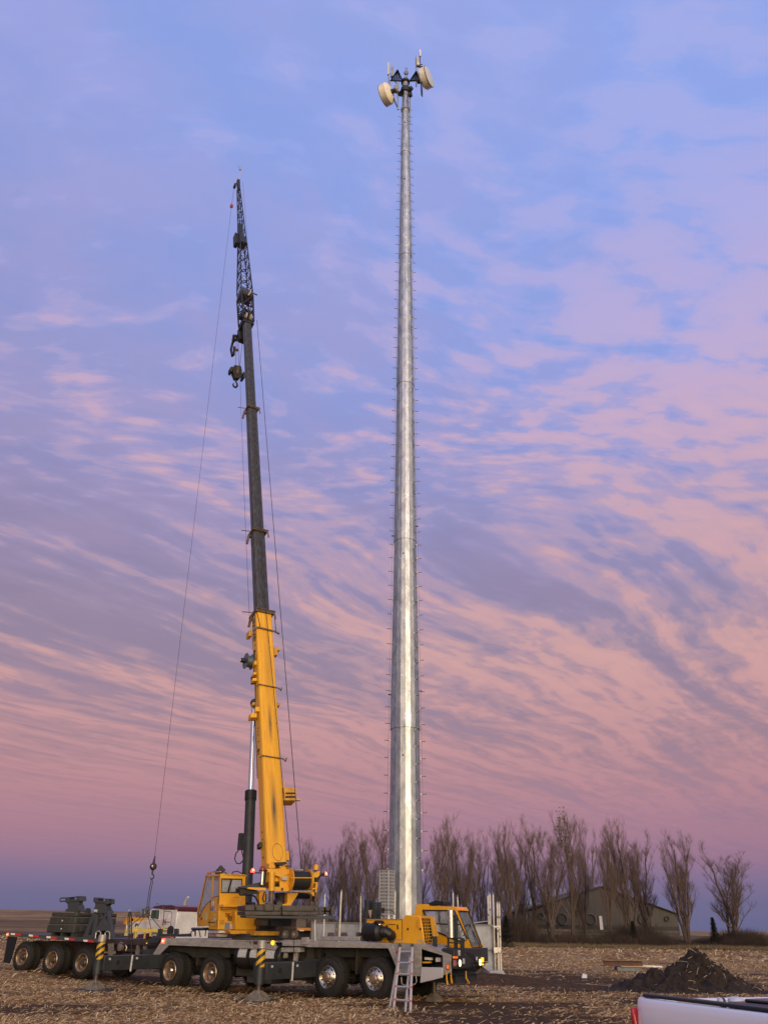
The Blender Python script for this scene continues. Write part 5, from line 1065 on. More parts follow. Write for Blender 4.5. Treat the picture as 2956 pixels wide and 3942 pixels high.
oc.prism([S.w(ulf, vL + .05, z_top - .12), S.w(ulf - .05, vL + .05, z_top), S.w(ulf - .05, cor, z_top), S.w(ulf, cor, z_top - .12)], [0, 0, -.03], YEL); oc.bx(S, ulb - .05, ulb, vL + .05, cor, z_b, z_k, YEL)
opc = part(oc, 'operator_cab', None, 0, 25)
m = MB(); sd([(262, 262), (356, 240), (330, 672), (262, 735), (205, 815), (165, 895), (140, 975), (118, 880)], .006, GLSC, m); sd([(384, 268), (478, 262), (470, 598), (395, 620), (352, 650)], .006, GLSC, m); m.build('side_glass', None, opc)
m = MB(); m.prism([S.w(ulf, vL + .06, z_top - .1), S.w(ulf, cor, z_top - .1), S.w(ulb, cor, z_k), S.w(ulb, vL + .06, z_k)], S.u * .008); m.build('windscreen', GLSC, opc)
def sline(pts, v, r, z=zU, ax='v'): return [S.on(ax, z(*p), v) for p in pts]
m = MB(); g = sline([(525, 291), (885, 297), (882, 537), (520, 533)], uA - .012, 0, ax='u'); m.tube(g + g[:1], .022, 5); m.prism([g[0], g[1], g[2], g[3]], S.u * .005, GLSC) if False else None; m.tube(sline([(700, 300), (640, 530)], uA - .004, 0, ax='u'), .03, 4); rw = m.build('rear_window', BLK, opc)
m = MB(); PS('u', zU, [(527, 293), (883, 299), (880, 535), (522, 531)], uA + .02, uA + .026, None, m); m.build('window_glass', mat('pale_rear_glass', (.40, .43, .42), .08, 0, alpha=.5), opc)
m = MB(); m.bx(S, uA + .5, uA + .95, vL + .35, vL + .8, z_b + .1, z_b + .75); m.bx(S, uA + .45, uA + .58, vL + .35, vL + .8, z_b + .7, z_b + 1.25); m.tube([S.w(uA + 1.1, vL + .3, z_b + .3), S.w(uA + .95, vL + .3, z_b + .85)], .025, 5).tube([S.w(uA + 1.1, vL + .85, z_b + .3), S.w(uA + .95, vL + .85, z_b + .85)], .025, 5); m.build('operator_seat', MATS['seat_fabric'], opc, .02)
m = MB(); m.tube(sline([(262, 240), (118, 885), (140, 975)], vL - .004, 0), .010, 4).tube(sline([(140, 975), (165, 895), (205, 815), (262, 735), (335, 672)], vL - .004, 0), .012, 4).tube(sline([(352, 640), (400, 612), (470, 596)], vL - .004, 0), .010, 4); m.build('glass_seal', BLK, opc)
m = MB(); m.lathe(S.on('v', zU(170, 1000), vL), -S.v, [(0, .05), (.012, .05)], 10); sd([(285, 1055), (410, 1058), (408, 1072), (285, 1068)], -.01, BLK, m); m.build('door_handle', BLK, opc)
m = MB(); sd([(342, 682), (388, 676), (384, 770), (340, 776)], -.006, STK, m); sd([(214, 885), (272, 878), (262, 1028), (206, 1030)], -.006, mat('faded_decal', (.55, .42, .16), .6), m); sd([(342, 795), (382, 790), (378, 942), (338, 945)], -.006, mat('blue_decal', (.16, .20, .30), .5), m); sd([(384, 982), (418, 978), (415, 1030), (382, 1033)], -.006, STK, m); m.build('warning_decal', None, opc)
m = MB()
for k in range(5): y = 795 + k * 30; sd([(386, y), (425, y - 14), (425, y + 2), (386, y + 16)], -.007, RED, m); sd([(386, y + 16), (425, y + 2), (425, y + 15), (386, y + 28)], -.007, WRF, m)
m.build('chevron_decal', None, opc)
a = S.w(ulf - .3, vL + .4, z_top + .12); m = MB(); m.prism([a + [-.18, 0, 0], a + [0, 0, -.12], a + [.2, 0, .08], a + [.02, 0, .24]], S.u * .16); m.tube([a + [0, 0, -.15], a], .02, 6); m.build('cab_floodlight', BLK, opc)
m = MB(); m.tube([S.w(ulf - .1, vL + .1, z_top + .02), S.w(ulf - .1, vL + .1, z_top + .12), S.w(uA + .5, vL + .1, z_top + .14), S.w(uA + .3, vL + .3, z_top + .03)], .015, 5).tube([S.w(ulf - .4, cor - .1, z_top + .02), S.w(ulf - .5, cor - .1, z_top + .14), S.w(uA + .4, cor - .2, z_top + .13), S.w(uA + .1, cor - .1, z_top + .03)], .018, 5); m.build('roof_rail', STLD, opc)
m = MB(); m.tube(sline([(200, 640), (290, 330)], vL + .5, 0), .012, 4).tube(sline([(300, 600), (255, 480)], vL + .5, 0), .012, 4); m.build('wiper', BLK, opc)
# cab base box, shelf, hand hoop, decals
m = MB(); rr2([(482, 745), (946, 760), (946, 880), (470, 860)], m, YEL, uA - .02, .5); rr2([(470, 858), (770, 868), (760, 1194), (450, 1190)], m, mat('yellow_paint_side', (.70, .36, .014), .42), uA - .05, .9); bb = part(m, 'machinery_housing', None, .012)
m = MB(); rr2([(765, 868), (1138, 880), (1138, 1198), (765, 1196)], m, YEL, uA - .40, 1.0); part(m, 'orange_side_cover', mat('orange_yellow_cover', (.76, .33, .008), .4, 0, c2=(.68, .28, .008), vscale=2, coat=.2), .02)
m = MB(); rr2([(560, 742), (945, 752), (945, 790), (548, 790)], m, YEL, uA - .40, .40); rr2([(548, 790), (945, 790), (945, 800), (555, 835), (535, 832)], m, YELD, uA - .2, .2); part(m, 'shelf', None, .008)
part(MB().tube(sline([(690, 775), (700, 640), (715, 615), (740, 608), (820, 612), (840, 625), (843, 650), (832, 780)], uA - .30, 0, ax='u'), .022, 7), 'hand_hoop', YEL)
m = MB(); rr2([(500, 1018), (578, 1018), (572, 1104), (492, 1100)], m, YELD, uA - .06, .02); part(m, 'vent_recess', mat('recess_brown', (.25, .10, .02), .6), parent=bb)
m = MB(); rr2([(588, 1065), (672, 1068), (664, 1180), (578, 1178)], m, mat('blue_decal', (.2, .25, .3)), uA - .062, .01); rr2([(684, 1090), (740, 1092), (735, 1182), (675, 1180)], m, STK, uA - .062, .01); part(m, 'data_plate', parent=bb)
m = MB(); rr2([(650, 1203), (1130, 1203), (1120, 1280), (690, 1270)], m, MATS['orange_yellow_cover'], uA - .42, 1.0); rr2([(1128, 1215), (1560, 1225), (1540, 1298), (1095, 1296)], m, YELD, uA - 1.2, .8); part(m, 'lower_skirt', None, .01)
o_ = S.on('u', zU(635, 938), uA - .065); text_mesh('model_lettering', 'TMS', .17, o_, S.v, (0, 0, 1), mat('dark_red_letter', (.30, .02, .015), .5), bb, .003, .003, .66)
o_ = S.on('u', zU(692, 1003), uA - .065); text_mesh('model_lettering', '9000E', .22, o_, S.v, (0, 0, 1), BLK, bb, .003, .003, .48)
m = MB(); PS('v', zU, [(284, 1205), (475, 1205), (470, 1250), (284, 1255)], vL + .1, vL + .5, WHT, m); PS('v', zU, [(300, 1262), (445, 1262), (440, 1318), (300, 1318)], vL + .12, vL + .5, ALU, m); PS('v', zU, [(362, 1266), (408, 1268), (406, 1292), (362, 1290)], vL + .1, vL + .12, RED, m); part(m, 'white_air_unit', None, .01)
m = MB(); m.tube(sline([(0, 1180), (300, 1180)], vL + .3, 0), .05, 4).tube(sline([(60, 1180), (55, 1310)], vL + .3, 0), .03, 5).tube(sline([(120, 1190), (150, 1320)], vL + .3, 0), .02, 5).tube(sline([(250, 1190), (230, 1310)], vL + .3, 0), .02, 5).tube(sline([(520, 1250), (530, 1325)], vL + .6, 0), .05, 6); part(m, 'cab_step_frame', DKG)
# left light bar and platform in front of the winch bracket
uW = -1.55
m = MB(); PS('u', zU, [(845, 432), (1300, 335), (1300, 352), (1290, 440), (990, 462), (860, 450)], uW + .1, uW + .32, DKG, m); part(m, 'catwalk', None)
m = MB(); PS('u', zU, [(988, 440), (1310, 448), (1310, 500), (1150, 492), (990, 470)], uW, uW + .15, None, m); part(m, 'catwalk_beam', YEL, .008)
m = MB(); PS('u', zU, [(848, 455), (985, 460), (1160, 500), (1160, 560), (1020, 560), (850, 530)], uW + .2, uW + .6, None, m); m.tube(sline([(835, 540), (850, 575), (1050, 575), (1120, 610), (1160, 680), (1180, 760)], uW + .1, 0, ax='u'), .03, 6); m.tube(sline([(1300, 520), (1270, 560), (1250, 640), (1275, 700), (1310, 690), (1310, 560)], uW, 0, ax='u'), .022, 6); part(m, 'hose_bundle', BLK)
m = MB(); PS('u', zU, [(1020, 165), (1300, 178), (1300, 196), (1020, 190)], uW, uW + .12, None, m); la = part(m, 'light_arm', STLD)
def beacon(z, x, y, r, par, tri=True):
    p = S.on('u', z(x, y), uW - .02); m = MB(); m.lathe(p + [0, 0, -r * 1.1], (0, 0, 1), [(0, r * 1.15), (r * .9, r * 1.0), (r * 1.9, r * .45), (r * 2.0, .01)], 12, RLAMP); o = m.build('red_work_light', None, par); MB().lathe(p + S.u * -r * .9, -S.u, [(0, r * .42), (.02, r * .3), (.03, .005)], 10).build('lamp_core', RCORE, o)
beacon(zU, 1075, 135, .068, la)
m = MB(); m.lathe(S.on('u', zU(1248, 150), uW), (0, 0, 1), [(-.02, .12), (.02, .12)], 14, BLK); m.lathe(S.on('u', zU(1250, 105), uW), (0, 0, 1), [(-.09, .10), (0, .10), (.06, .06), (.08, .01)], 14, mat('dim_red_dome', (.30, .03, .02), .3)); m.lathe(S.on('u', zU(1245, 270), uW), (0, 0, 1), [(-.22, .055), (.22, .055)], 12, CHR); m.lathe(S.on('u', zU(1275, 250), uW + .05), (0, 0, 1), [(-.3, .07), (.25, .07)], 12, BLK); part(m, 'beacon_post')
# winch bracket, drum and frame
m = MB(); PS('u', zV, [(110, 488), (640, 480), (640, 560), (600, 620), (405, 655), (285, 610), (205, 585), (200, 560), (118, 560)], uW, uW + .10, None, m); PS('u', zV, [(405, 650), (640, 560), (640, 945), (300, 905), (300, 860), (405, 860)], uW, uW + .10, None, m); PS('u', zV, [(300, 850), (590, 850), (590, 945), (300, 940)], uW - .06, uW + .04, None, m)
wb = part(m, 'winch_bracket', YEL, .012)
m = MB()
for x, y, r in ((143, 530, .03), (448, 900, .05)): m.lathe(S.on('u', zV(x, y), uW - .064 if y > 800 else uW - .004), -S.u, [(0, r), (.006, r)], 14, HOLE if y < 800 else mat('brown_port', (.1, .06, .03)))
part(m, 'pin_hole', parent=wb)
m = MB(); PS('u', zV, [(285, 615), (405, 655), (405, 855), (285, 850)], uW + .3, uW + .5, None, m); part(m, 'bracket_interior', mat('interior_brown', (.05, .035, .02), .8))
m = MB(); PS('u', zV, [(445, 645), (550, 640), (555, 725), (445, 720)], uW - .12, uW - .02, None, m); part(m, 'motor_box', mat('beige_plastic', (.42, .38, .33), .5), .02)
m = MB(); m.tube(sline([(240, 560), (238, 930)], uW - .12, 0, ax='u', z=zV), .105, 18); part(m, 'counterweight_cylinder', YEL)
m = MB(); m.tube(sline([(238, 930), (222, 1230)], uW - .12, 0, ax='u', z=zV), .088, 16); m.lathe(S.on('u', zV(222, 1210), uW - .12), (0, 0, 1), [(-.1, .17), (.0, .17), (.03, .1)], 16); part(m, 'cylinder_rod', BRN)
m = MB(); PS('u', zV, [(315, 360), (520, 350), (545, 380), (520, 405), (420, 425), (315, 400)], uW - .1, uW + .3, None, m); m.tube(sline([(325, 465), (400, 465)], uW - .05, 0, z=zV, ax='u'), .02, 5); m.tube(sline([(520, 430), (640, 440), (560, 480), (540, 450)], uW - .05, 0, z=zV, ax='u'), .018, 5); part(m, 'rubber_pad', BLK)
m = MB(); PS('u', zV, [(190, 380), (315, 370), (310, 480), (185, 480)], uW, uW + .3, YEL, m); PS('u', zV, [(410, 425), (540, 415), (600, 490), (330, 490)], uW, uW + .2, YEL, m); part(m, 'boom_foot_cheek', None, .01)
dc = S.on('u', zV(840, 712), uW - .25); dL = S.c(S.on('u', zV(655, 700), uW - .25))[1]; dR = S.c(S.on('u', zV(1010, 690), uW - .25))[1]; _, dv, dz_ = S.c(dc); uD = uW - .05
D0 = S.w(uD, 0, dz_); m = MB(); m.lathe(S.w(uD, dL, dz_), S.v, [(0, .27), (dR - dL, .27)], 32)
ropeM = mat('wire_rope', (.040, .038, .037), .55, .4); dr = part(m, 'winch_drum', ropeM)
m = MB()
for k in range(34): vv = dL + (dR - dL) * (k + .5) / 34; m.lathe(S.w(uD, vv - .011, dz_), S.v, [(0, .27), (.006, .281), (.016, .281), (.022, .27)], 28, cap=False)
m.build('rope_layers', ropeM, dr)
for vv, nm in ((dL - .03, YEL), (dR, YELD)):
    m = MB(); m.lathe(S.w(uD, vv, dz_), S.v, [(0, .36), (.03, .36)], 32); m.build('drum_flange', nm, dr)
m = MB(); m.lathe(S.w(uD, dR + .05, dz_), S.v, [(0, .30), (.02, .30), (.025, .33), (.04, .33)], 28, cap=False); PS('u', zV, [(610, 930), (1040, 940), (1045, 975), (610, 958)], uD - .3, uD - .2, None, m); PS('u', zV, [(1048, 620), (1062, 620), (1062, 960), (1048, 960)], uD - .2, uD - .1, None, m); PS('u', zV, [(1120, 760), (1165, 770), (1140, 960), (1110, 960)], uD - .2, uD - .05, None, m); PS('u', zV, [(1050, 870), (1150, 875), (1150, 905), (1050, 900)], uD - .22, uD - .05, None, m); PS('u', zV, [(1050, 755), (1165, 760), (1165, 785), (1050, 780)], uD - .22, uD - .05, None, m); PS('u', zV, [(1045, 600), (1120, 560), (1205, 525), (1195, 620), (1150, 665), (1060, 660)], uD - .1, uD + .1, None, m); m.tube(sline([(628, 672), (1050, 672)], uD - .32, 0, ax='u', z=zV), .02, 6); PS('u', zV, [(1010, 965), (1090, 960), (1085, 1035), (1060, 1035), (1050, 1000), (1010, 990)], uD - .2, uD, None, m)
part(m, 'winch_frame', YEL, .006)
m = MB(); m.lathe(S.on('u', zV(1122, 500), uD), (0, 0, 1), [(-.02, .10), (.14, .10), (.145, .03), (.16, .03)], 18); part(m, 'hydraulic_motor', YEL)
m = MB(); m.tube(sline([(615, 940), (1040, 942)], uD - .34, 0, ax='u', z=zV), .028, 6); m.tube(sline([(660, 505), (870, 520)], uD - .1, 0, ax='u', z=zV), .03, 4); part(m, 'guide_roller', ALU)
m = MB(); PS('u', zV, [(1140, 660), (1200, 600), (1300, 560), (1300, 620), (1215, 650), (1160, 780), (1115, 770), (1110, 700)], uD - .05, uD + .2, None, m); PS('u', zV, [(1215, 620), (1360, 625), (1360, 640), (1215, 640)], uD - .05, uD + .1, None, m); la = part(m, 'light_arm', BLK)
beacon(zV, 1312, 585, .068, la)
# rear mast foot
m = MB(); PS('u', zV, [(555, 975), (770, 972), (765, 1000), (612, 1230), (460, 1230), (455, 1195), (535, 1190), (555, 1160)], uW + .2, uW + .45, YEL, m); PS('u', zV, [(0, 940), (110, 940), (165, 1000), (110, 1210), (0, 1225)], uW + .2, uW + .5, YEL, m); part(m, 'frame_gusset', None, .01)
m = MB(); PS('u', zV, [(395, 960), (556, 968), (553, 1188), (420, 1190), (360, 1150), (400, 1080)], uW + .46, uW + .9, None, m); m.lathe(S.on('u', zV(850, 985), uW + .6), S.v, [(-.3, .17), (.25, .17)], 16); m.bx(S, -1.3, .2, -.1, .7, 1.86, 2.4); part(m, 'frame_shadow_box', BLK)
m = MB(); PS('u', zV, [(1100, 960), (1170, 955), (1165, 1240), (1095, 1240)], uD, uD + .2, None, m); part(m, 'rear_post', BRN)
# counterweight
uC = -2.75
cw = MB()
blk = [((715, 492), (790, 480), (795, 532), (715, 530)), ((795, 486), (868, 484), (868, 532), (797, 530)), ((870, 478), (940, 476), (940, 533), (870, 532)), ((943, 484), (1008, 484), (1008, 533), (943, 533)), ((1012, 488), (1298, 492), (1298, 535), (1012, 533)), ((1300, 498), (1345, 498), (1345, 535), (1300, 535)), ((1357, 500), (1392, 502), (1390, 532), (1360, 532)),
       ((715, 534), (1008, 536), (1008, 566), (715, 566)), ((1012, 536), (1298, 538), (1298, 566), (1012, 566)), ((1300, 538), (1345, 538), (1345, 566), (1300, 566)), ((1357, 540), (1385, 540), (1385, 560), (1357, 560)), ((1400, 502), (1432, 505), (1432, 560), (1400, 560))]
for k, q in enumerate(blk): PS('u', zB, q, uC + (.0 if k in (4, 8, 2) else .05) - .01 * (k % 3), uC + .75, None, cw)
cwo = part(cw, 'counterweight_slab', CWT, .014)
m = MB(); PS('u', zB, [(720, 568), (1430, 572), (1430, 598), (800, 590), (720, 586)], uC + .1, uC + .6, None, m); part(m, 'counterweight_tray', mat('tray_grey', (.07, .075, .08), .55, .2), .01)
m = MB()
for (x, w_) in ((988, 22), (1250, 16), (905, 16), (1285, 14)):
    PS('u', zB, [(x - w_, 492), (x - w_, 472), (x - w_ * .5, 458), (x + w_ * .5, 458), (x + w_, 472), (x + w_, 492)], uC + .25, uC + .33, None, m)
m2_ = part(m, 'lifting_lug', CWT, .005, parent=cwo)
m = MB()
for x, y in ((1002, 510), (1006, 551), (1268, 521), (1266, 553), (800, 510)): m.lathe(S.on('u', zB(x, y), uC - .01), -S.u, [(0, .03), (.006, .03)], 10)
part(m, 'pin_hole', HOLE, parent=cwo)
m = MB(); PS('u', zB, [(1122, 598), (1200, 600), (1198, 662), (1120, 660)], uC + .2, uC + .6, mat('dull_brown_plate', (.10, .08, .07), .6), m); part(m, 'tray_leg')
m = MB(); PS('u', zV, [(25, 1500), (500, 1520), (500, 1640), (25, 1625)], -1.0, -.4, mat('brown_void_panel', (.09, .045, .015), .7), m); PS('u', zV, [(45, 1510), (380, 1525), (345, 1600), (45, 1610)], -1.03, -1.0, mat('grey_panel', (.06, .06, .055), .6), m); part(m, 'rear_panel')
for x in (1045, 1118): MB().lathe(T.on('v', zB(x, 718), 1.0), -T.v, [(0, .12), (.1, .12), (.11, .05)], 18, mat('dusty_roller', (.14, .12, .10), .8)).lathe(T.on('v', zB(x, 718), 1.0) - T.v * .11, -T.v, [(0, .05), (.02, .04)], 10, ALU).build('jack_wheel', None, crane)

# ---- boom ------------------------------------------------------------------
BA = R(71.48); E1 = S.u * math.cos(BA) + np.array([0, 0, math.sin(BA)]); E3 = -S.u * math.sin(BA) + np.array([0, 0, math.cos(BA)]); E2 = S.v
B0 = S.w(-1.27, -.385, 3.743)                    # left rear edge of the boom box
def bp(s, b, n): return B0 + E1 * s + E2 * b + E3 * n
def bpx(z, x, y, b): return S.on('v', z(x, y), b)
def sof(z, x, y, b=0.0): q = S.on('v', z(x, y), b) - B0; return q @ E1
BC, BN = .385, -.33
def bsec(s0, s1, w, d, ch, nm, mt):
    h, k = w / 2, d / 2; P = [(-h + ch, k), (h - ch, k), (h - ch * .35, k - ch * .35), (h, k - ch), (h, -k + ch * 1.6), (h - ch * 1.6, -k), (-h + ch * 1.6, -k), (-h, -k + ch * 1.6), (-h, k - ch), (-h + ch * .35, k - ch * .35)]
    m = MB(); m.prism([bp(s0, BC + x, BN + y) for x, y in P], E1 * (s1 - s0)); return part(m, nm, mt, 0, 24)
yb = bpy.data.materials.new('boom_yellow'); yb.use_nodes = True
def ybm():
    t = yb.node_tree; b = t.nodes['Principled BSDF']; b.inputs['Roughness'].default_value = .42; N = t.nodes.new; L = t.links.new
    g_ = N('ShaderNodeNewGeometry').outputs['Position']
    def dot(v, off):
        q = N('ShaderNodeVectorMath'); q.operation = 'DOT_PRODUCT'; L(g_, q.inputs[0]); q.inputs[1].default_value = tuple(v); a = N('ShaderNodeMath'); a.operation = 'SUBTRACT'; L(q.outputs['Value'], a.inputs[0]); a.inputs[1].default_value = off; return a.outputs[0]
    s = dot(E1, float(B0 @ E1)); bb_ = dot(E2, float(B0 @ E2)); nn = dot(E3, float(B0 @ E3))
    def M(op, a, c=None, cl=False):
        q = N('ShaderNodeMath'); q.operation = op; q.use_clamp = cl
        for i, x in enumerate((a, c)):
            if x is None: continue
            if isinstance(x, (int, float)): q.inputs[i].default_value = x
            else: L(x, q.inputs[i])
        return q.outputs[0]
    cb = N('ShaderNodeCombineXYZ'); L(M('MULTIPLY', s, .35), cb.inputs[0]); L(M('MULTIPLY', bb_, 5), cb.inputs[1]); L(M('MULTIPLY', nn, 5), cb.inputs[2])
    nz = N('ShaderNodeTexNoise'); nz.inputs['Scale'].default_value = 2.2; nz.inputs['Detail'].default_value = 7; nz.inputs['Roughness'].default_value = .7; L(cb.outputs[0], nz.inputs[0])
    def blob(s0, w, b0, bw):      # grease streak on the rear face
        a = M('SUBTRACT', 1, M('DIVIDE', M('ABSOLUTE', M('SUBTRACT', s, s0)), w), True); c = M('SUBTRACT', 1, M('DIVIDE', M('ABSOLUTE', M('SUBTRACT', bb_, b0)), bw), True); return M('MULTIPLY', M('MULTIPLY', a, c), M('GREATER_THAN', nn, -.06))
    gr = M('ADD', M('ADD', blob(sof(zF, 830, 730), 1.5, .36, .16), blob(sof(zE, 750, 1550), 1.0, .38, .11)), M('MULTIPLY', blob(sof(zE, 720, 900), 2.6, .40, .2), .35))
    f = M('MULTIPLY', gr, M('MULTIPLY', M('ADD', nz.outputs[0], -.22), 3.4), True)
    r = N('ShaderNodeValToRGB'); r.color_ramp.elements[0].position = .35; r.color_ramp.elements[0].color = (.64, .29, .012, 1); r.color_ramp.elements[1].position = .6; r.color_ramp.elements[1].color = (.78, .40, .013, 1); L(nz.outputs[0], r.inputs[0])
    mx = N('ShaderNodeMix'); mx.data_type = 'RGBA'; L(f, mx.inputs[0]); L(r.outputs[0], mx.inputs[6]); mx.inputs[7].default_value = (.05, .045, .03, 1); L(mx.outputs[2], b.inputs['Base Color'])
ybm()
s1_ = sof(z0, 570, 1320); s2_ = sof(z0, 556, 1152); s3_ = sof(z0, 542, 888); s4_ = sof(z0, 540, 690)
bo = bsec(-.55, s1_, .78, .66, .09, 'boom_base_section', yb)
bsec(s1_ - .3, s2_, .66, .56, .13, 'boom_section', STL); bsec(s2_ - .3, s3_, .60, .52, .12, 'boom_section', STL); bsec(s3_ - .3, s4_, .54, .47, .11, 'boom_section', STL)
def collar(s, w, d, mt, th=.14):
    m = MB(); h, k = w / 2, d / 2
    for (a, b, c, e) in ((-h, h, k - .05, k + .02), (-h, h, -k, -k + .06), (-h, -h + .05, -k, k), (h - .05, h, -k, k)): m.prism([bp(s - th, BC + a, BN + c), bp(s - th, BC + b, BN + c), bp(s - th, BC + b, BN + e), bp(s - th, BC + a, BN + e)], E1 * th)
    m.tube([bp(s - .03, BC - h - .02, BN + k + .03), bp(s - .03, BC + h + .06, BN + k + .03)], .035, 6); m.tube([bp(s - .05, BC + h, BN + k + .02), bp(s - .35, BC + h + .10, BN + k - .1)], .04, 5); m.tube([bp(s - .1, BC - h, BN - .1), bp(s - .6, BC - h - .06, BN - .3)], .06, 6); m.tube([bp(s, BC - h - .02, BN), bp(s + .02, BC - h - .42, BN - .1)], .022, 5)
    part(m, 'section_collar', mt)
collar(s1_, .88, .78, BRN, .18); collar(s2_, .76, .68, BRN); collar(s3_, .70, .64, BRN)
for (z, y) in ((zE, 1090), (zE, 2010)):
    s = sof(z, 740, y); m = MB().tube([bp(s, BC - .50, -.06), bp(s + .06, BC - .42, .035), bp(s + .02, BC + .44, .035), bp(s - .06, BC + .56, .0), bp(s + .08, BC + .60, 0)], .028, 5); part(m, 'rope_guide', BRN)
s = sof(zE, 720, 370); m = MB().tube([bp(s, BC - .46, .0), bp(s + .05, BC - .40, .05), bp(s, BC + .42, .05), bp(s - .05, BC + .66, .0)], .045, 5); m.tube([bp(s1_, BC - .42, .06), bp(s + .1, BC - .25, .05)], .015, 4).tube([bp(s1_, BC + .46, .04), bp(s, BC + .50, .02)], .018, 4)
part(m, 'rope_guide', BRN)
m = MB()
def bbox(z, x0, y0, x1, y1, n0, n1, mt=None): 
    A = [(x0, y0), (x1, y0), (x1, y1), (x0, y1)]; P = []
    for (x, y) in A:
        q = S.on('u', z(x, y), 0); d = ray(z(x, y)); t = ((B0 + E3 * n0 - ORG) @ E3) / (d @ E3); P.append(ORG + d * t)
    m.prism(P, E3 * (n1 - n0), mt)
bbox(zF, 965, 440, 1130, 600, -.15, -.6, YELD); bbox(zF, 950, 360, 978, 440, -.1, -.4, YEL); bbox(zF, 1000, 500, 1120, 512, -.10, -.2, BLK); bbox(zF, 1000, 545, 1120, 560, -.10, -.2, BLK); bbox(zF, 1130, 575, 1185, 598, -.15, -.25, TANC); part(m, 'jib_stowage_bracket')
m = MB(); bbox(zF, 985, 1245, 1042, 1362, -.1, -.35); part(m, 'boom_side_box', YEL, .01)
m = MB(); bbox(zE, 808, 615, 880, 640, -.3, -.5); bbox(zE, 808, 640, 850, 700, -.3, -.5); bbox(zE, 845, 1280, 880, 1315, -.2, -.4); bbox(zE, 548, 1275, 572, 1305, -.2, -.4); bbox(zE, 500, 400, 540, 465, -.3, -.6); part(m, 'boom_side_lug', YELD)
m = MB(); bbox(zE, 526, 1405, 598, 1458, -.25, -.55); bbox(zE, 582, 1330, 635, 1382, -.12, -.3); bbox(zE, 570, 770, 605, 815, -.2, -.4); bbox(zE, 560, 910, 595, 935, -.2, -.4); bbox(zE, 550, 980, 598, 1012, -.2, -.4); part(m, 'boom_side_tab', mat('bright_yellow_tab', (.72, .38, .02), .4))
m = MB(); bbox(zF, 662, 1130, 712, 1195, -.35, -.6); bbox(zE, 545, 940, 585, 1030, -.4, -.6); part(m, 'valve_box', OLV, .01)
m = MB()
for z, x, y, r in ((zE, 572, 520, .03), (zE, 572, 580, .025), (zE, 570, 655, .075), (zE, 572, 685, .04), (zE, 612, 1590, .03), (zE, 612, 1628, .03), (zE, 612, 1670, .03), (zE, 615, 1752, .03), (zE, 616, 1860, .075), (zE, 616, 1900, .045), (zF, 695, 1005, .03), (zF, 698, 1100, .03), (zF, 708, 1330, .035)):
    q = S.on('v', z(x, y), -.404); m.lathe(q, -E2, [(0, r), (.005, r)], 12)
part(m, 'access_hole', HOLE, parent=bo)
m = MB(); m.lathe(bp(sof(zF, 870, 1280), BC + .02, .001), E3, [(0, .20), (.004, .20), (.004, .19), (0, .19)], 32, cap=False); q = m.v; cc = bp(sof(zF, 870, 1280), BC + .02, 0)
for i in range(len(q)): dlt = np.array(q[i]) - cc; q[i] = tuple(np.array(q[i]) + E1 * (dlt @ E1) * .55)
part(m, 'access_panel_seam', BLK, parent=bo)
sg = sof(zE, 562, 360); qL = bp(sg, BC - .405, -.30)
qL = S.on('v', zE(562, 362), -.404); text_mesh('maker_lettering', 'GROVE', .42, qL, -E1, -S.u * math.sin(BA) * -1 * -1 + np.array([0, 0, math.cos(BA)]), mat('letter_grey', (.10, .10, .11), .5), bo, .003, .006, 1.0)
# cable reel
q = S.on('v', zE(540, 785), -.42); m = MB(); m.lathe(q, -E2, [(0, .34), (.02, .34), (.022, .25), (.28, .25), (.282, .34), (.30, .34)], 28, mat('reel_grey', (.10, .12, .14), .4, .4)); m.lathe(q - E2 * .32, -E2, [(0, .10), (.18, .10), (.19, .07)], 14, BLK); m.lathe(q - E2 * .42, -E2, [(0, .04), (.11, .04)], 8, WHT); part(m, 'cable_reel')
# lift cylinder
ct = S.on('v', zE(562, 1480), 0); cb_ = S.on('v', zF(505, 1640), 0); ce = S.on('v', zF(570, 470), 0); dcy = (ct - cb_); dcy /= np.linalg.norm(dcy); ce = cb_ + dcy * ((ce - cb_) @ dcy)
part(MB().tube([cb_ - dcy * 1.0, ce], .205, 24), 'lift_cylinder', DKG); part(MB().lathe(ce, dcy, [(-.35, .205), (-.35, .235), (0, .235), (.02, .2), (.02, .13)], 24), 'cylinder_head', BLK)
part(MB().tube([ce, ct + dcy * .8], .125, 22), 'cylinder_piston', mat('chrome_rod', (.75, .75, .78), .1, 1.0))
part(MB().tube([bp(sof(zE, 570, 1500), BC, -.62), ct + dcy * .7], .2, 10), 'cylinder_pivot', DKG)
m = MB(); q = S.on('v', zF(435, 1110), .0); m.bx(S, *(lambda c: (c[0] - .1, c[0] + .1, c[1] - .12, c[1] + .12, c[2] - .35, c[2] + .25))(S.c(q)), OLV); m.tube([S.on('v', zF(*p), .05) for p in ((420, 1195), (400, 1230), (360, 1280), (346, 1350), (370, 1405), (415, 1410), (450, 1370), (462, 1360))], .022, 6, BLK); m.tube([S.on('v', zF(*p), .05) for p in ((425, 1200), (440, 1270), (455, 1340), (470, 1500))], .02, 6, BLK); m.tube([S.on('v', zF(*p), .06) for p in ((545, 520), (525, 700), (520, 1000), (490, 1200), (480, 1500))], .03, 6, BLK); m.tube([S.on('v', zF(*p), .06) for p in ((445, 1060), (462, 1030))], .012, 4, BLK); part(m, 'hydraulic_lines')
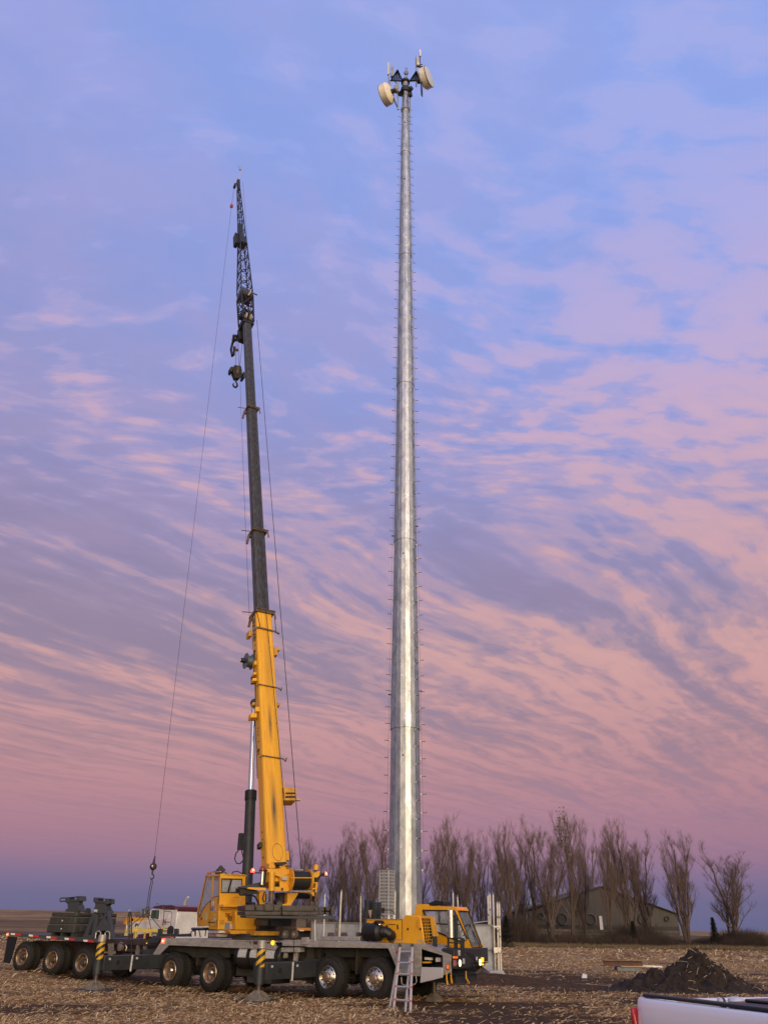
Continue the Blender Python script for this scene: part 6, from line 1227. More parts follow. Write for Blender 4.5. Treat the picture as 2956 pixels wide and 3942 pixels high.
# ---- boom head, jib
sh = s4_
m = MB(); m.prism([bp(sh - .9, BC - .31, -1.25), bp(sh - .9, BC + .31, -1.25), bp(sh - .9, BC + .31, -.85), bp(sh - .9, BC - .31, -.85)], E1 * 1.3); m.prism([bp(sh, BC - .36, -.95), bp(sh, BC + .40, -.95), bp(sh, BC + .40, -.05), bp(sh, BC - .36, -.05)], E1 * .35); part(m, 'boom_head', STLD, .02)
m = MB()
for b in (.20, .50): m.lathe(bp(sh + .55, b, -.02), E2, [(-.05, .20), (-.04, .27), (-.02, .235), (.02, .235), (.04, .27), (.05, .20)], 24)
part(m, 'head_sheave', mat('nylon_sheave', (.38, .33, .27), .5))
m = MB()
for b in (.1, .35, .6): m.lathe(bp(sh - .2, b, -1.35), E2, [(-.05, .26), (-.02, .24), (.02, .24), (.05, .26)], 18)
m.tube([bp(sh - .55, -.02, -1.25), bp(sh - .35, -.06, -1.75), bp(sh - .75, -.06, -2.05), bp(sh - 1.6, -.03, -1.95), bp(sh - 1.7, 0, -1.75), bp(sh - 1.0, 0, -1.6)], .085, 6); m.tube([bp(sh - .3, .0, -1.2), bp(sh + .2, -.05, -1.5), bp(sh - .2, -.05, -1.7)], .10, 5)
part(m, 'lower_sheave_nest', BLK)
sl0 = sof(zG, 500, 1840); sm0 = sof(zG, 500, 1060); sm1 = sof(zG, 480, 870); st = sof(zG, 432, 300)
JN = -.42
def lat(s0, s1, w0, d0, w1, d1, nb, nm, rc=.042, rl=.022, cx0=BC, cx1=BC):
    m = MB(); C4 = [(-1, 1), (1, 1), (1, -1), (-1, -1)]
    def cn(t, i): w = w0 + (w1 - w0) * t; d = d0 + (d1 - d0) * t; return bp(s0 + (s1 - s0) * t, cx0 + (cx1 - cx0) * t + C4[i][0] * w / 2, JN + C4[i][1] * d / 2)
    for i in range(4): m.tube([cn(0, i), cn(1, i)], rc, 6)
    for k in range(nb):
        t0_, t1_ = k / nb, (k + 1) / nb
        for i in range(4):
            j = (i + 1) % 4; m.tube([cn(t0_, i), cn(t1_, j)] if k % 2 else [cn(t0_, j), cn(t1_, i)], rl, 4); m.tube([cn(t0_, i), cn(t0_, j)], rl * .8, 4)
            if nm == 'x': m.tube([cn(t0_, j), cn(t1_, i)], rl, 4)
    for i in range(4): m.tube([cn(1, i), cn(1, (i + 1) % 4)], rl, 4)
    return m
m = lat(sh + .3, sl0, .74, .80, .84, .84, 2, 'x', .06, .035); m.prism([bp(sh + 1.1, BC - .36, JN + .35), bp(sh + 1.1, BC + .36, JN + .35), bp(sh + 1.1, BC + .36, JN - .35), bp(sh + 1.1, BC - .36, JN - .35)], E1 * .5); jb = part(m, 'jib_adapter', STLD)
m = MB(); m.prism([bp(sl0 - .15, BC - .44, JN + .42), bp(sl0 - .15, BC + .44, JN + .42), bp(sl0 - .15, BC + .44, JN - .42), bp(sl0 - .15, BC - .44, JN - .42)], E1 * .75); m.tube([bp(sl0 + .3, BC + .4, JN + .42), bp(sl0 + .2, BC + .72, JN + .46)], .06, 5); part(m, 'jib_mount_frame', STL, .02)
m = MB(); m.tube([bp(sl0 + .45, .62, .08), bp(sl0 + .1, .58, .10), bp(sl0 - .35, .42, .06)], .05, 6); part(m, 'rope_fairlead', mat('nylon_sheave', (.38, .33, .27)))
m = lat(sl0 + .6, sm0, .84, .80, .52, .55, 9, '', .045, .026); part(m, 'jib_lattice', STLD)
m = MB(); m.prism([bp(sm0 - .1, BC - .30, JN + .30), bp(sm0 - .1, BC + .26, JN + .30), bp(sm0 - .1, BC + .26, JN - .34), bp(sm0 - .1, BC - .30, JN - .34)], E1 * (sm1 - sm0 + .1) * .35); m.prism([bp(sm0 + .5, BC - .26, JN + .27), bp(sm0 + .5, BC - .08, JN + .27), bp(sm0 + .5, BC - .08, JN - .27), bp(sm0 + .5, BC - .26, JN - .27)], E1 * (sm1 - sm0 - .3)); m.prism([bp(sm0 + .2, BC - .5, JN - .1), bp(sm0 + .2, BC - .25, JN - .1), bp(sm0 + .2, BC - .25, JN - .6), bp(sm0 + .2, BC - .5, JN - .6)], E1 * 1.6); part(m, 'jib_joint', STLD, .02)
xc = S.c(S.on('u', zG(445, 450), 0)); 
m = lat(sm0 + .3, st - 1.7, .48, .50, .20, .24, 12, '', .038, .02, BC, BC - .10); part(m, 'jib_tip_lattice', STLD)
m = MB(); m.prism([bp(st - 1.75, BC - .20, JN + .13), bp(st - 1.75, BC + .02, JN + .13), bp(st - 1.75, BC + .02, JN - .13), bp(st - 1.75, BC - .20, JN - .13)], E1 * 1.7); m.lathe(bp(st, BC - .1, JN), E2, [(-.1, .22), (-.05, .19), (.05, .19), (.1, .22)], 18); m.lathe(bp(st - .6, BC - .32, JN - .25), E2, [(-.08, .24), (.08, .24)], 16); part(m, 'jib_tip', STLD, .01)
m = MB(); tp = bp(st, BC - .06, JN); m.tube([tp, tp + np.array([.03, 0, 1.4])], .022, 5, TANC); m.lathe(tp + [-.02, 0, 1.5], (0, 0, 1), [(-.1, .03), (0, .11), (.1, .03)], 8, GALD); m.tube([tp + [0, 0, 1.6], tp + [-.16, 0, 1.85], tp + [-.24, 0, 2.05]], .02, 4, GALD); m.tube([tp + [-.1, 0, 1.75], tp + [.05, 0, 2.05]], .018, 4, GALD); part(m, 'wind_gauge')
# ---- ropes
ballp = atY((591, 3336), 45.98)
drA = S.w(uD, dL + .15, dz_ + .28); drB = S.w(uD, dL + (dR - dL) * .62, dz_ + .28)
m = MB(); m.tube([drB, bp(sh + .25, BC + .50, .18)], .016, 6).tube([bp(sh + .3, BC + .3, .1), bp(st - .5, BC + .18, JN + .3)], .010, 5); part(m, 'hoist_rope', ropeM)
m = MB(); m.tube([drA + E2 * -.15 + np.array([0, 0, .1]), bp(s1_, .42, .10), bp(sh + .3, .35, .12)], .015, 6); part(m, 'hoist_rope', ropeM)
m = MB(); rl_ = S.on('v', zE(560, 700), -.45); m.tube([rl_, S.on('v', zE(505, 180), -.75), S.on('v', zJ(305, 1270), -.75), S.on('v', zI(518, 1735), -.7), S.on('v', zI(480, 560), -.5)], .008, 5); m.tube([S.on('v', zE(*p), -.41) for p in ((560, 830), (560, 900), (580, 1040), (582, 1240), (568, 1300), (575, 1480), (590, 1800), (604, 2200))], .016, 5); part(m, 'sensor_cable', BLK)
m = MB(); tl = bp(st - .5, BC - .35, JN - .40); m.tube([tl, ballp + [0, 0, .5]], .011, 5); part(m, 'load_line', ropeM)
q = tl + (ballp - tl) * ((tl[2] - atY(zG(373, 632), 45.9)[2]) / (tl[2] - ballp[2])); m = MB(); m.lathe(q, (0, 0, 1), [(-.22, .05), (-.12, .13), (.1, .13), (.24, .04)], 12); m.tube([q + [0, 0, .3], tl + [.12, 0, -1.5], tl + [.12, 0, 0]], .006, 4); part(m, 'limit_switch_weight', mat('red_weight', (.25, .04, .04), .5))
# hook block below the boom head
hb = S.on('v', zI(450, 1150), 0); k_ = 1.0
t = thing('hook_block', 'dark multi-sheave hook block hanging beside the grey boom below its head', 'hook block', tuple(hb + [0, 0, -1.0]))
m = MB(); w_ = S.v; P2 = [(-.30, .45), (.22, .52), (.34, .2), (.36, -.22), (.18, -.50), (-.12, -.55), (-.34, -.2), (-.38, .05)]
m.prism([hb + S.v * x * .85 + np.array([0, 0, z]) - S.u * .18 for x, z in P2], S.u * .36); m.prism([hb + S.v * x + np.array([0, 0, z]) - S.u * .28 for x, z in ((-.52, .12), (-.36, .2), (-.36, -.25), (-.5, -.2))], S.u * .5); m.prism([hb + S.v * x + np.array([0, 0, z]) - S.u * .28 for x, z in ((.36, .12), (.52, -.05), (.5, -.38), (.36, -.42))], S.u * .5); m.build('block_body', mat('greasy_black_steel', (.016, .014, .013), .55, .2, c2=(.035, .028, .022), vscale=7), t, .02)
m = MB(); m.prism([hb + S.v * x + np.array([0, 0, z]) - S.u * .20 for x, z in ((-.1, .36), (.08, .36), (.08, -.2), (-.1, -.2))], -S.u * .03); m.build('side_plate', BRN, t, .01)
m = MB(); hk = [hb + S.v * x + np.array([0, 0, z]) for x, z in ((0, -.5), (0, -.68), (.10, -.80), (.14, -.98), (.06, -1.14), (-.08, -1.12), (-.15, -.98), (-.10, -.84))]; m.tube(hk, [.06, .05, .055, .07, .075, .065, .05, .02], 8); m.build('hook', MATS['greasy_black_steel'], t)
hd = bp(sh - .4, .1, -1.5); m = MB()
m.tube([hd + S.v * .0, hb + S.v * -.12 + np.array([0, 0, .45])], .014, 5).tube([bp(sh - .6, .45, -1.35), hb + S.v * .16 + np.array([0, 0, .5])], .014, 5).tube([bp(sh - .6, .2, -1.5), hb + S.v * .1 + np.array([0, 0, .5])], .012, 5); q = S.on('v', zI(453, 795), 0); m.lathe(q, (0, 0, 1), [(-.1, .05), (0, .12), (.1, .05)], 12, MATS['red_weight']); pass #  m.mats and m.mats[0] is None else m.mats[0]; rp_ = m
m = MB(); m.tube([hd, hb + S.v * -.12 + np.array([0, 0, .45])], .014, 5, ropeM).tube([bp(sh - .6, .45, -1.35), hb + S.v * .16 + np.array([0, 0, .5])], .014, 5, ropeM).tube([bp(sh - .6, .2, -1.5), hb + S.v * .1 + np.array([0, 0, .5])], .012, 5, ropeM).lathe(q, (0, 0, 1), [(-.1, .05), (0, .12), (.1, .05)], 12, MATS['red_weight']); m.build('block_rope', None, t)
# headache ball with hook, sling
t = thing('hook_ball', 'dark steel headache ball and hook at the end of the long load line', 'hook ball', tuple(ballp + [0, 0, -.6]))
m = MB(); r_ = .185; m.lathe(ballp, (0, 0, 1), [(-r_ * math.cos(a), max(r_ * math.sin(a), .01)) for a in [math.pi * k / 12 for k in range(13)]], 24); m.build('ball', mat('ball_steel', (.045, .028, .024), .65, .0), t)
m = MB(); m.tube([ballp + [0, 0, .17], ballp + [0, 0, .32], ballp + [.02, 0, .52]], [.07, .05, .03], 10); m.build('swivel', STLD, t)
m = MB(); m.tube([ballp + [0, 0, -.16], ballp + [0, 0, -.36], ballp + [.09, 0, -.42], ballp + [.10, 0, -.55], ballp + [0, 0, -.62], ballp + [-.08, 0, -.55]], [.05, .04, .035, .035, .035, .02], 8); m.build('hook', STLD, t)
m = MB(); m.bx(Fr(ballp, 0), -.19, -.185, -.03, .03, -.02, .06, WRF); m.build('ball_sticker', None, t)
YS = 46.0; LA = lambda x, y, Y=YS: atY(zL(x, y), Y)
k0 = ballp + [0, 0, -.58]; k1 = LA(700, 300); k2 = LA(700, 380)
m = MB(); m.tube([k0 + [.0, 0, 0], atY(zA(958, 190), YS), k1 + [-.04, 0, 0]], .022, 5).tube([k0 + [.02, 0, 0], atY(zA(976, 160), YS), atY(zA(962, 230), YS), k1 + [.06, 0, 0]], .022, 5); m.lathe(k1 + [0, 0, -.12], (0, 1, 0), [(-.02, .10), (.02, .10), (.02, .08), (-.02, .08)], 12, cap=False)
for (x, y, dY) in ((395, 620, .9), (520, 640, -.6), (762, 665, -.6), (912, 640, .9)): m.tube([k2, LA(x, y, YS + dY)], .018, 5)
m.tube([k1 + [0, 0, -.1], k2], .03, 5); o = m.build('lifting_sling', mat('sling_black', (.045, .04, .045), .7)); recentre(o, k0); tag(o, 'black four leg sling hanging from the hook ball above the yellow frame', 'sling')
def yframe():
    z = LA(600, 672)[2]; xl, xr_ = LA(350, 700, 45.2)[0], LA(940, 700, 45.2)[0]; g_ = hgt(xl, 46); t = thing('spreader_rack', 'yellow tubular lifting frame standing in front of the white truck', 'lifting frame', ((xl + xr_) / 2, 45.9, g_))
    m = MB(); m.lb(xl, xr_, 45.14, 45.26, z - .06, z + .06); m.lb(xl, xr_, 46.5, 46.62, z - .03, z + .09); m.lb(xl, xl + .1, 45.2, 46.6, z - .06, z + .05); m.lb(xr_ - .1, xr_, 45.2, 46.6, z - .06, z + .05); m.build('top_rail', YPIPE, t, .01)
    for i, x in enumerate((352, 518, 750, 932)):
        xx = LA(x, 700, 45.2)[0]; m = MB(); m.tube([(xx, 45.2, g_), (xx, 45.2, z + (.22 if i in (1, 3) else .03))], .05, 8); m.build('leg', YPIPE, t); m = MB(); m.tube([(xx + .1, 46.56, g_), (xx + .1, 46.56, z)], .05, 8); m.build('leg', YPIPE, t)
    m = MB(); m.lb(xl, xr_, 45.17, 45.23, g_ + .35, g_ + .43); m.lb(xl, xr_, 46.52, 46.6, g_ + .35, g_ + .43); m.build('bottom_rail', YPIPE, t); m = MB(); m.tube([LA(525, 640, 45.2), LA(528, 600, 45.2)], .02, 5); m.lathe(LA(525, 588, 45.2), (0, -1, 0), [(0, .09), (.02, .09)], 12); m.build('guide_flag', DKG, t)
yframe()

# ================================================================== COUNTERWEIGHT TRAILER
TT = Fr(T.w(12.9, 0, 0), -62)
tr = thing('counterweight_trailer', 'dark three axle trailer deck carrying counterweights behind the crane', 'trailer', tuple(TT.w(2.4, 1.3, .1)))
def tp_(mb, name, m=None, bev=0.0, parent=None): return mb.build(name, m, parent or tr, bev)
m = MB(); PR(TT, 'v', zz(zA, [(45, 482), (620, 519), (618, 546), (48, 502)]), 0, .06, None, m); tp_(m, 'deck_rail', mat('trailer_rail_grey', (.05, .052, .056), .5), .004)
qa = TT.c(TT.on('v', zA(45, 482), 0)); qb = TT.c(TT.on('v', zA(620, 519), 0))
m = MB(); P = [TT.w(qa[0], .06, qa[2] - .02), TT.w(qb[0], .06, qb[2] - .02), TT.w(qb[0], 2.65, qb[2] - .02), TT.w(qa[0], 2.65, qa[2] - .02)]; m.prism(P, (0, 0, -.06)); tp_(m, 'deck_plate', mat('trailer_deck_grey', (.075, .075, .078), .6, .1, c2=(.045, .045, .048), vscale=2, stretch=(1, 1, 1)))
m = MB(); m.bx(T, 9.9, 13.0, .5, .62, 1.18, 1.33); m.bx(T, 9.9, 13.0, 2.0, 2.12, 1.15, 1.30); m.bx(T, 10.2, 13.3, .85, 1.05, .75, 1.2); m.bx(T, 10.2, 13.3, 1.7, 1.9, .75, 1.2); m.bx(TT, 0, 4.4, .85, 1.05, .75, 1.2); m.bx(TT, 0, 4.4, 1.7, 1.9, .75, 1.2); m.bx(T, 10.3, 12.7, .6, 2.2, .95, 1.02); tp_(m, 'trailer_frame', mat('frame_maroon_black', (.030, .020, .020), .6, 0, c2=(.05, .035, .03), vscale=4))
m = MB(); PR(TT, 'v', zz(zA, [(52, 505), (110, 510), (75, 640), (60, 678), (24, 672)]), .02, .06, None, m); tp_(m, 'mud_flap', BLK)
for (x, y) in ((72, 492), (186, 501), (300, 512), (415, 522), (535, 534)):
    m = MB(); PR(TT, 'v', zz(zA, [(x, y - 8), (x + 27, y - 6), (x + 25, y + 6), (x, y + 4)]), -.008, 0, WRF, m); PR(TT, 'v', zz(zA, [(x + 27, y - 6), (x + 63, y - 2), (x + 61, y + 11), (x + 25, y + 6)]), -.008, 0, RED, m); tp_(m, 'reflector_strip')
q = TT.on('v', zA(54, 493), -.01); m = MB(); m.lathe(q, -TT.v, [(0, .055), (.03, .055), (.05, .03)], 12, RLAMP); o = m.build('tail_light', None, tr); MB().lathe(q - TT.v * .05, -TT.v, [(0, .02), (.01, .012)], 8, RCORE).build('bulb', None, o)
wt = wheel('oily', .28, .53, True, tr, CHRT)
for i, (u, z) in enumerate(((.60, .545), (2.22, .60), (3.90, .66))):
    put_wheel(wt if i == 0 else copy_tree(wt), TT, u, .03, z, tr); put_wheel(copy_tree(wt), TT, u, 2.62, z, tr, True)
m = MB()
for u, z in ((.6, .545), (2.22, .60), (3.9, .66)): m = MB(); m.tube([TT.w(u, .3, z), TT.w(u, 2.4, z)], .08, 10); m.bx(TT, u - .5, u + .5, .72, .84, z + .02, z + .12); tp_(m, 'axle', FRM)
m = MB()
for pts in ([(690, 552), (722, 550), (724, 600), (735, 600), (734, 618), (722, 618), (720, 645), (696, 645)], [(640, 600), (695, 604), (695, 614), (640, 612)], [(875, 552), (884, 552), (892, 630), (868, 640), (865, 610)], [(918, 548), (935, 548), (938, 590), (915, 588)]): m = MB(); PR(TT, 'v', zz(zA, pts), .3, .36, None, m); tp_(m, 'gusset_plate', mat('tan_gusset', (.20, .165, .135), .6, .1, c2=(.12, .10, .08), vscale=5))
m = MB(); m.lathe(TT.on('v', zA(780, 572), .5), -TT.v, [(0, .14), (.1, .14), (.12, .06)], 14, mat('tan_gusset', (.2, .165, .135))); m.tube([TT.on('v', zA(*p), .4) for p in ((770, 545), (800, 550), (812, 575), (805, 600))], .025, 6, CHR); PR(TT, 'v', zz(zA, [(785, 615), (855, 617), (850, 645), (780, 643)]), .3, .6, DKG, m); tp_(m, 'brake_fittings')
m = MB()
for pts in (((822, 520), (820, 400), (822, 365), (830, 348), (838, 352), (842, 380), (842, 640)), ((832, 520), (830, 380), (834, 360))): m.tube([TT.on('v', zA(*p), .25) for p in pts], .022, 6)
tp_(m, 'hose_loop', BLK)
m = MB(); m.tube([TT.on('v', zA(826, 335), .3), TT.on('v', zA(828, 352), .3)], .02, 6); m.tube([TT.on('v', zL(*p), .2) for p in ((18, 805), (25, 720), (45, 690), (70, 685), (95, 700), (100, 740), (92, 812))], .022, 7); m.tube([TT.on('v', zK(*p), .2) for p in ((1110, 885), (1125, 790), (1150, 765), (1180, 765), (1200, 790), (1198, 830))], .022, 7); tp_(m, 'grab_hoop', mat('bright_hoop', (.55, .52, .46), .35, .6))
# counterweight slabs on the deck
ub, ua = [TT.c(TT.on('v', zK(x, 620), .35))[0] for x in (792, 392)]
zs_ = [TT.c(TT.on('v', zK(790, y), .35))[2] for y in (800, 662, 540, 462)]
for i, (a, b, lab) in enumerate(((zs_[0], zs_[1], 'bottom olive grey counterweight slab of the stack on the trailer'), (zs_[1], zs_[2], 'middle olive grey counterweight slab of the stack on the trailer'), (zs_[2], zs_[3], 'thin top counterweight slab of the stack on the trailer'))):
    t = thing('counterweight_block', lab, 'counterweight', tuple(TT.w((ua + ub) / 2, 1.3, a)), 'counterweight slabs stacked on the trailer')
    m = MB(); m.bx(TT, ub, ua + .06 * (2 - i), .35, 2.55, a + .012, b - .012, OLV); m.build('slab_body', None, t, .03)
    m = MB()
    for k in range(5): v0 = .62 + k * .40; m.bx(TT, ub - .045, ub, v0, v0 + .22, a + .06, b - .05)
    m.build('edge_lug', mat('dark_olive', (.045, .046, .04), .6), t, .01)
    if i < 2: MB().lathe(TT.w((ua + ub) / 2 + .02 * i, .35, (a + b) / 2), -TT.v, [(0, .03), (.01, .03)], 10).build('grease_cap', WHT, t)
    if i == 2:
        m = MB()
        for v0 in (.55, 1.1, 1.75, 2.3): m.lathe(TT.w(ub + .2, v0, b + .05), -TT.v, [(-.05, .12), (.05, .12)], 14)
        m.build('lifting_lug', OLV, t)
m = MB(); m.bx(TT, ub + .05, ub + .17, .4, 2.5, zs_[0] - .2, zs_[0] + .01); m.bx(TT, ua - .25, ua - .13, .4, 2.5, zs_[0] - .2, zs_[0] + .01); m.bx(TT, (ua + ub) / 2 - .05, (ua + ub) / 2 + .05, .4, 2.5, zs_[0] - .2, zs_[0] + .01); tp_(m, 'deck_bearer', OLV)
def stand(v0, dx, flip, lab, mats_full=True):
    g_ = lambda x, y: zK((x + dx) if not flip else (dx - x), y + (0 if mats_full else -22))
    c = TT.on('v', g_(1200, 860 if mats_full else 470), v0); t = thing('boom_saddle', lab, 'saddle stand', tuple(c)); m = MB()
    def q(pts, d=.12, mt=None, off=0): PR(TT, 'v', [g_(*p) for p in pts], v0 + off, v0 + off + d, mt, m)
    if mats_full:
        q([(915, 862), (975, 862), (1105, 500), (1068, 478)]); q([(915, 868), (1062, 872), (1066, 832), (930, 828)], .14, None, -.01); q([(1040, 862), (1092, 862), (1152, 500), (1103, 480)], .11, None, .005)
        q([(1098, 760), (1222, 560), (1165, 474), (1208, 474), (1245, 540), (1284, 470), (1318, 474), (1262, 570), (1352, 750), (1338, 760)], .10, None, .01); q([(1098, 760), (1338, 760), (1352, 872), (1318, 872), (1292, 748), (1182, 748), (1132, 872), (1092, 872)], .09, None, .015); q([(1292, 470), (1322, 470), (1398, 872), (1345, 872)], .13, None, -.005)
        for k in range(2): m.bx(TT, *(lambda cc: (cc[0] - .05, cc[0] + .05, v0, v0 + 1.0, cc[2], cc[2] + .06))(TT.c(TT.on('v', g_(1000 + 330 * k, 868), v0))), None)
    q([(1092, 400), (1112, 355), (1282, 370), (1278, 428), (1312, 440), (1318, 476), (1085, 482)], .3, None, -.02)
    q([(1100, 300), (1120, 400), (1272, 400), (1278, 360), (1318, 318)], .25)
    m.build('frame', mat('stand_grey', (.050, .055, .062), .5, .1), t, .006); m = MB()
    q([(1083, 226), (1142, 228), (1142, 308), (1078, 304)], .35, None, -.05); q([(1262, 244), (1318, 248), (1318, 330), (1262, 330)], .35, None, -.05); q([(1142, 282), (1262, 286), (1262, 330), (1142, 325)], .3); q([(1142, 234), (1262, 244), (1262, 254), (1142, 246)], .2); m.tube([TT.on('v', g_(*p), v0) for p in ((1318, 258), (1380, 258), (1402, 275), (1396, 312), (1320, 308))], .03, 6); m.build('saddle_head', mat('stand_grey', (.05, .055, .062)), t, .006)
    m = MB(); q([(1096, 418), (1146, 420), (1140, 462), (1090, 456)], .01, STK, -.035); m.build('stand_decal', None, t)
stand(.22, 0, False, 'grey A-frame boom saddle standing at the front of the trailer deck')
stand(1.2, -505 + 0, False, 'grey boom saddle head rising behind the counterweight stack', False) if False else stand(1.9, 1950, True, 'grey boom saddle head rising behind the counterweight stack', False)

# crane rear end clutter
m = MB(); PR(T, 'v', zz(zL, [(770, 712), (860, 725), (865, 645), (922, 645), (920, 725), (1118, 725), (1125, 640), (1180, 645), (1178, 730), (1380, 720), (1380, 770), (780, 775)]), .3, .38, None, m); PR(T, 'v', zz(zL, [(720, 775), (905, 780), (870, 870), (715, 870)]), .1, .6, None, m); PR(T, 'v', zz(zL, [(620, 975), (835, 975), (780, 1105), (590, 1110)]), .1, .5, None, m); part(m, 'rear_cross_frame', DKG, .01)
m = MB(); m.tube([T.on('v', zL(*p), .08) for p in ((685, 870), (680, 810), (700, 770), (760, 775))], .02, 6); m.tube([T.on('v', zL(*p), .05) for p in ((1390, 760), (1385, 720), (1410, 685), (1440, 675), (1465, 700))], .02, 6); part(m, 'air_hose', BLK)
m = MB(); PR(T, 'v', zz(zL, [(780, 725), (830, 730), (828, 760), (780, 755)]), .25, .3, ALU, m); part(m, 'alu_bracket')
for z, x, y, mt_, c_ in ((zL, 953, 838, RLAMP, RCORE), ):
    q = T.on('v', z(x, y), -.005); m = MB(); m.bx(T, *(lambda cc: (cc[0] - .085, cc[0] + .085, -.03, 0, cc[2] - .075, cc[2] + .075))(T.c(q)), mt_); o = m.build('side_marker', None, crane, .01); MB().lathe(q - T.v * .026, -T.v, [(0, .04), (.012, .02)], 10, c_).build('bulb', None, o)
q = T.on('v', zU(1432, 1425), -.005); m = MB(); m.lathe(q, -T.v, [(0, .07), (.03, .06), (.05, .02)], 14, ALAMP); o = m.build('amber_side_light', None, crane)
q = T.on('v', zL(688, 868), .2); MB().lathe(q, -T.v, [(0, .03), (.02, .02)], 8, ALAMP).build('small_lamp', None, crane)
m = MB(); m.lathe(T.on('v', zU(1033, 1423), -.001), -T.v, [(0, .025), (.004, .025)], 10); m.lathe(T.on('v', zU(1350, 1430), -.001), -T.v, [(0, .03), (.004, .03)], 10); part(m, 'rail_hole', HOLE)
m = MB(); PR(T, 'v', zz(zU, [(1088, 1395), (1170, 1398), (1168, 1458), (1086, 1456)]), -.008, 0, None, m); part(m, 'recessed_light', mat('dark_red_lens', (.07, .025, .02), .3))

# ================================================================== LADDER
LAD = mat('ladder_aluminium', (.70, .67, .60), .38, .35)
def ladder():
    fL = atZ(zC(738, 1330), hgt(.2, 23.3)); t = thing('folding_ladder', 'aluminium folding ladder with red joints leaning open beside the front fender', 'ladder', tuple(fL))
    vt = -.12; A = lambda x, y, v: T.on('v', zC(x, y), v)
    tl, tr_ = A(806, 822, vt), A(905, 822, vt); fl = atZ(zC(755, 1330), hgt(.5, 23.2)); fr2 = atZ(zC(890, 1342), hgt(.9, 23.2)); bl = A(790, 860, vt)
    b1 = atZ(zC(722, 1320), hgt(.2, 23.6)); b2 = atZ(zC(850, 1338), hgt(.8, 23.4))
    m = MB(); m.tube([tl, fl], .034, 4).tube([tr_ + [.0, 0, 0], fr2], .034, 4).build('front_rail', LAD, t)
    m = MB(); m.tube([A(800, 880, vt + .05), b1], .030, 4).tube([A(888, 880, vt + .05), b2], .030, 4).build('rear_rail', LAD, t)
    for y in (862, 960, 1055, 1155, 1255):
        k = (y - 822) / (1335 - 822); p = tl + (fl - tl) * k; q = tr_ + (fr2 - tr_) * k; d = (q - p); MB().tube([p + [0, 0, 0], q], .028, 4).build('rung', mat('ladder_rung', (.55, .53, .5), .4, .6), t)
    m = MB()
    for p in (A(793, 862, vt - .04), A(905, 862, vt - .04), A(905, 880, vt - .04)): m.lathe(p, -T.v, [(0, .05), (.05, .05)], 8)
    for y in (955, 1052, 1155, 1258):
        k = (y - 822) / (1335 - 822)
        for p in (tl + (fl - tl) * k, tr_ + (fr2 - tr_) * k): m.lb(p[0] - .035, p[0] + .035, p[1] - .05, p[1] - .02, p[2] - .03, p[2] + .03)
    m.build('hinge_lock', mat('ladder_red', (.42, .05, .04), .5), t)
    m = MB(); m.lathe(tl + [0, 0, .05], (0, 1, 0), [(-.04, .05), (.04, .05)], 8); m.lathe(tr_ + [0, 0, .05], (0, 1, 0), [(-.04, .05), (.04, .05)], 8); m.build('rail_cap', BLK, t)
ladder()

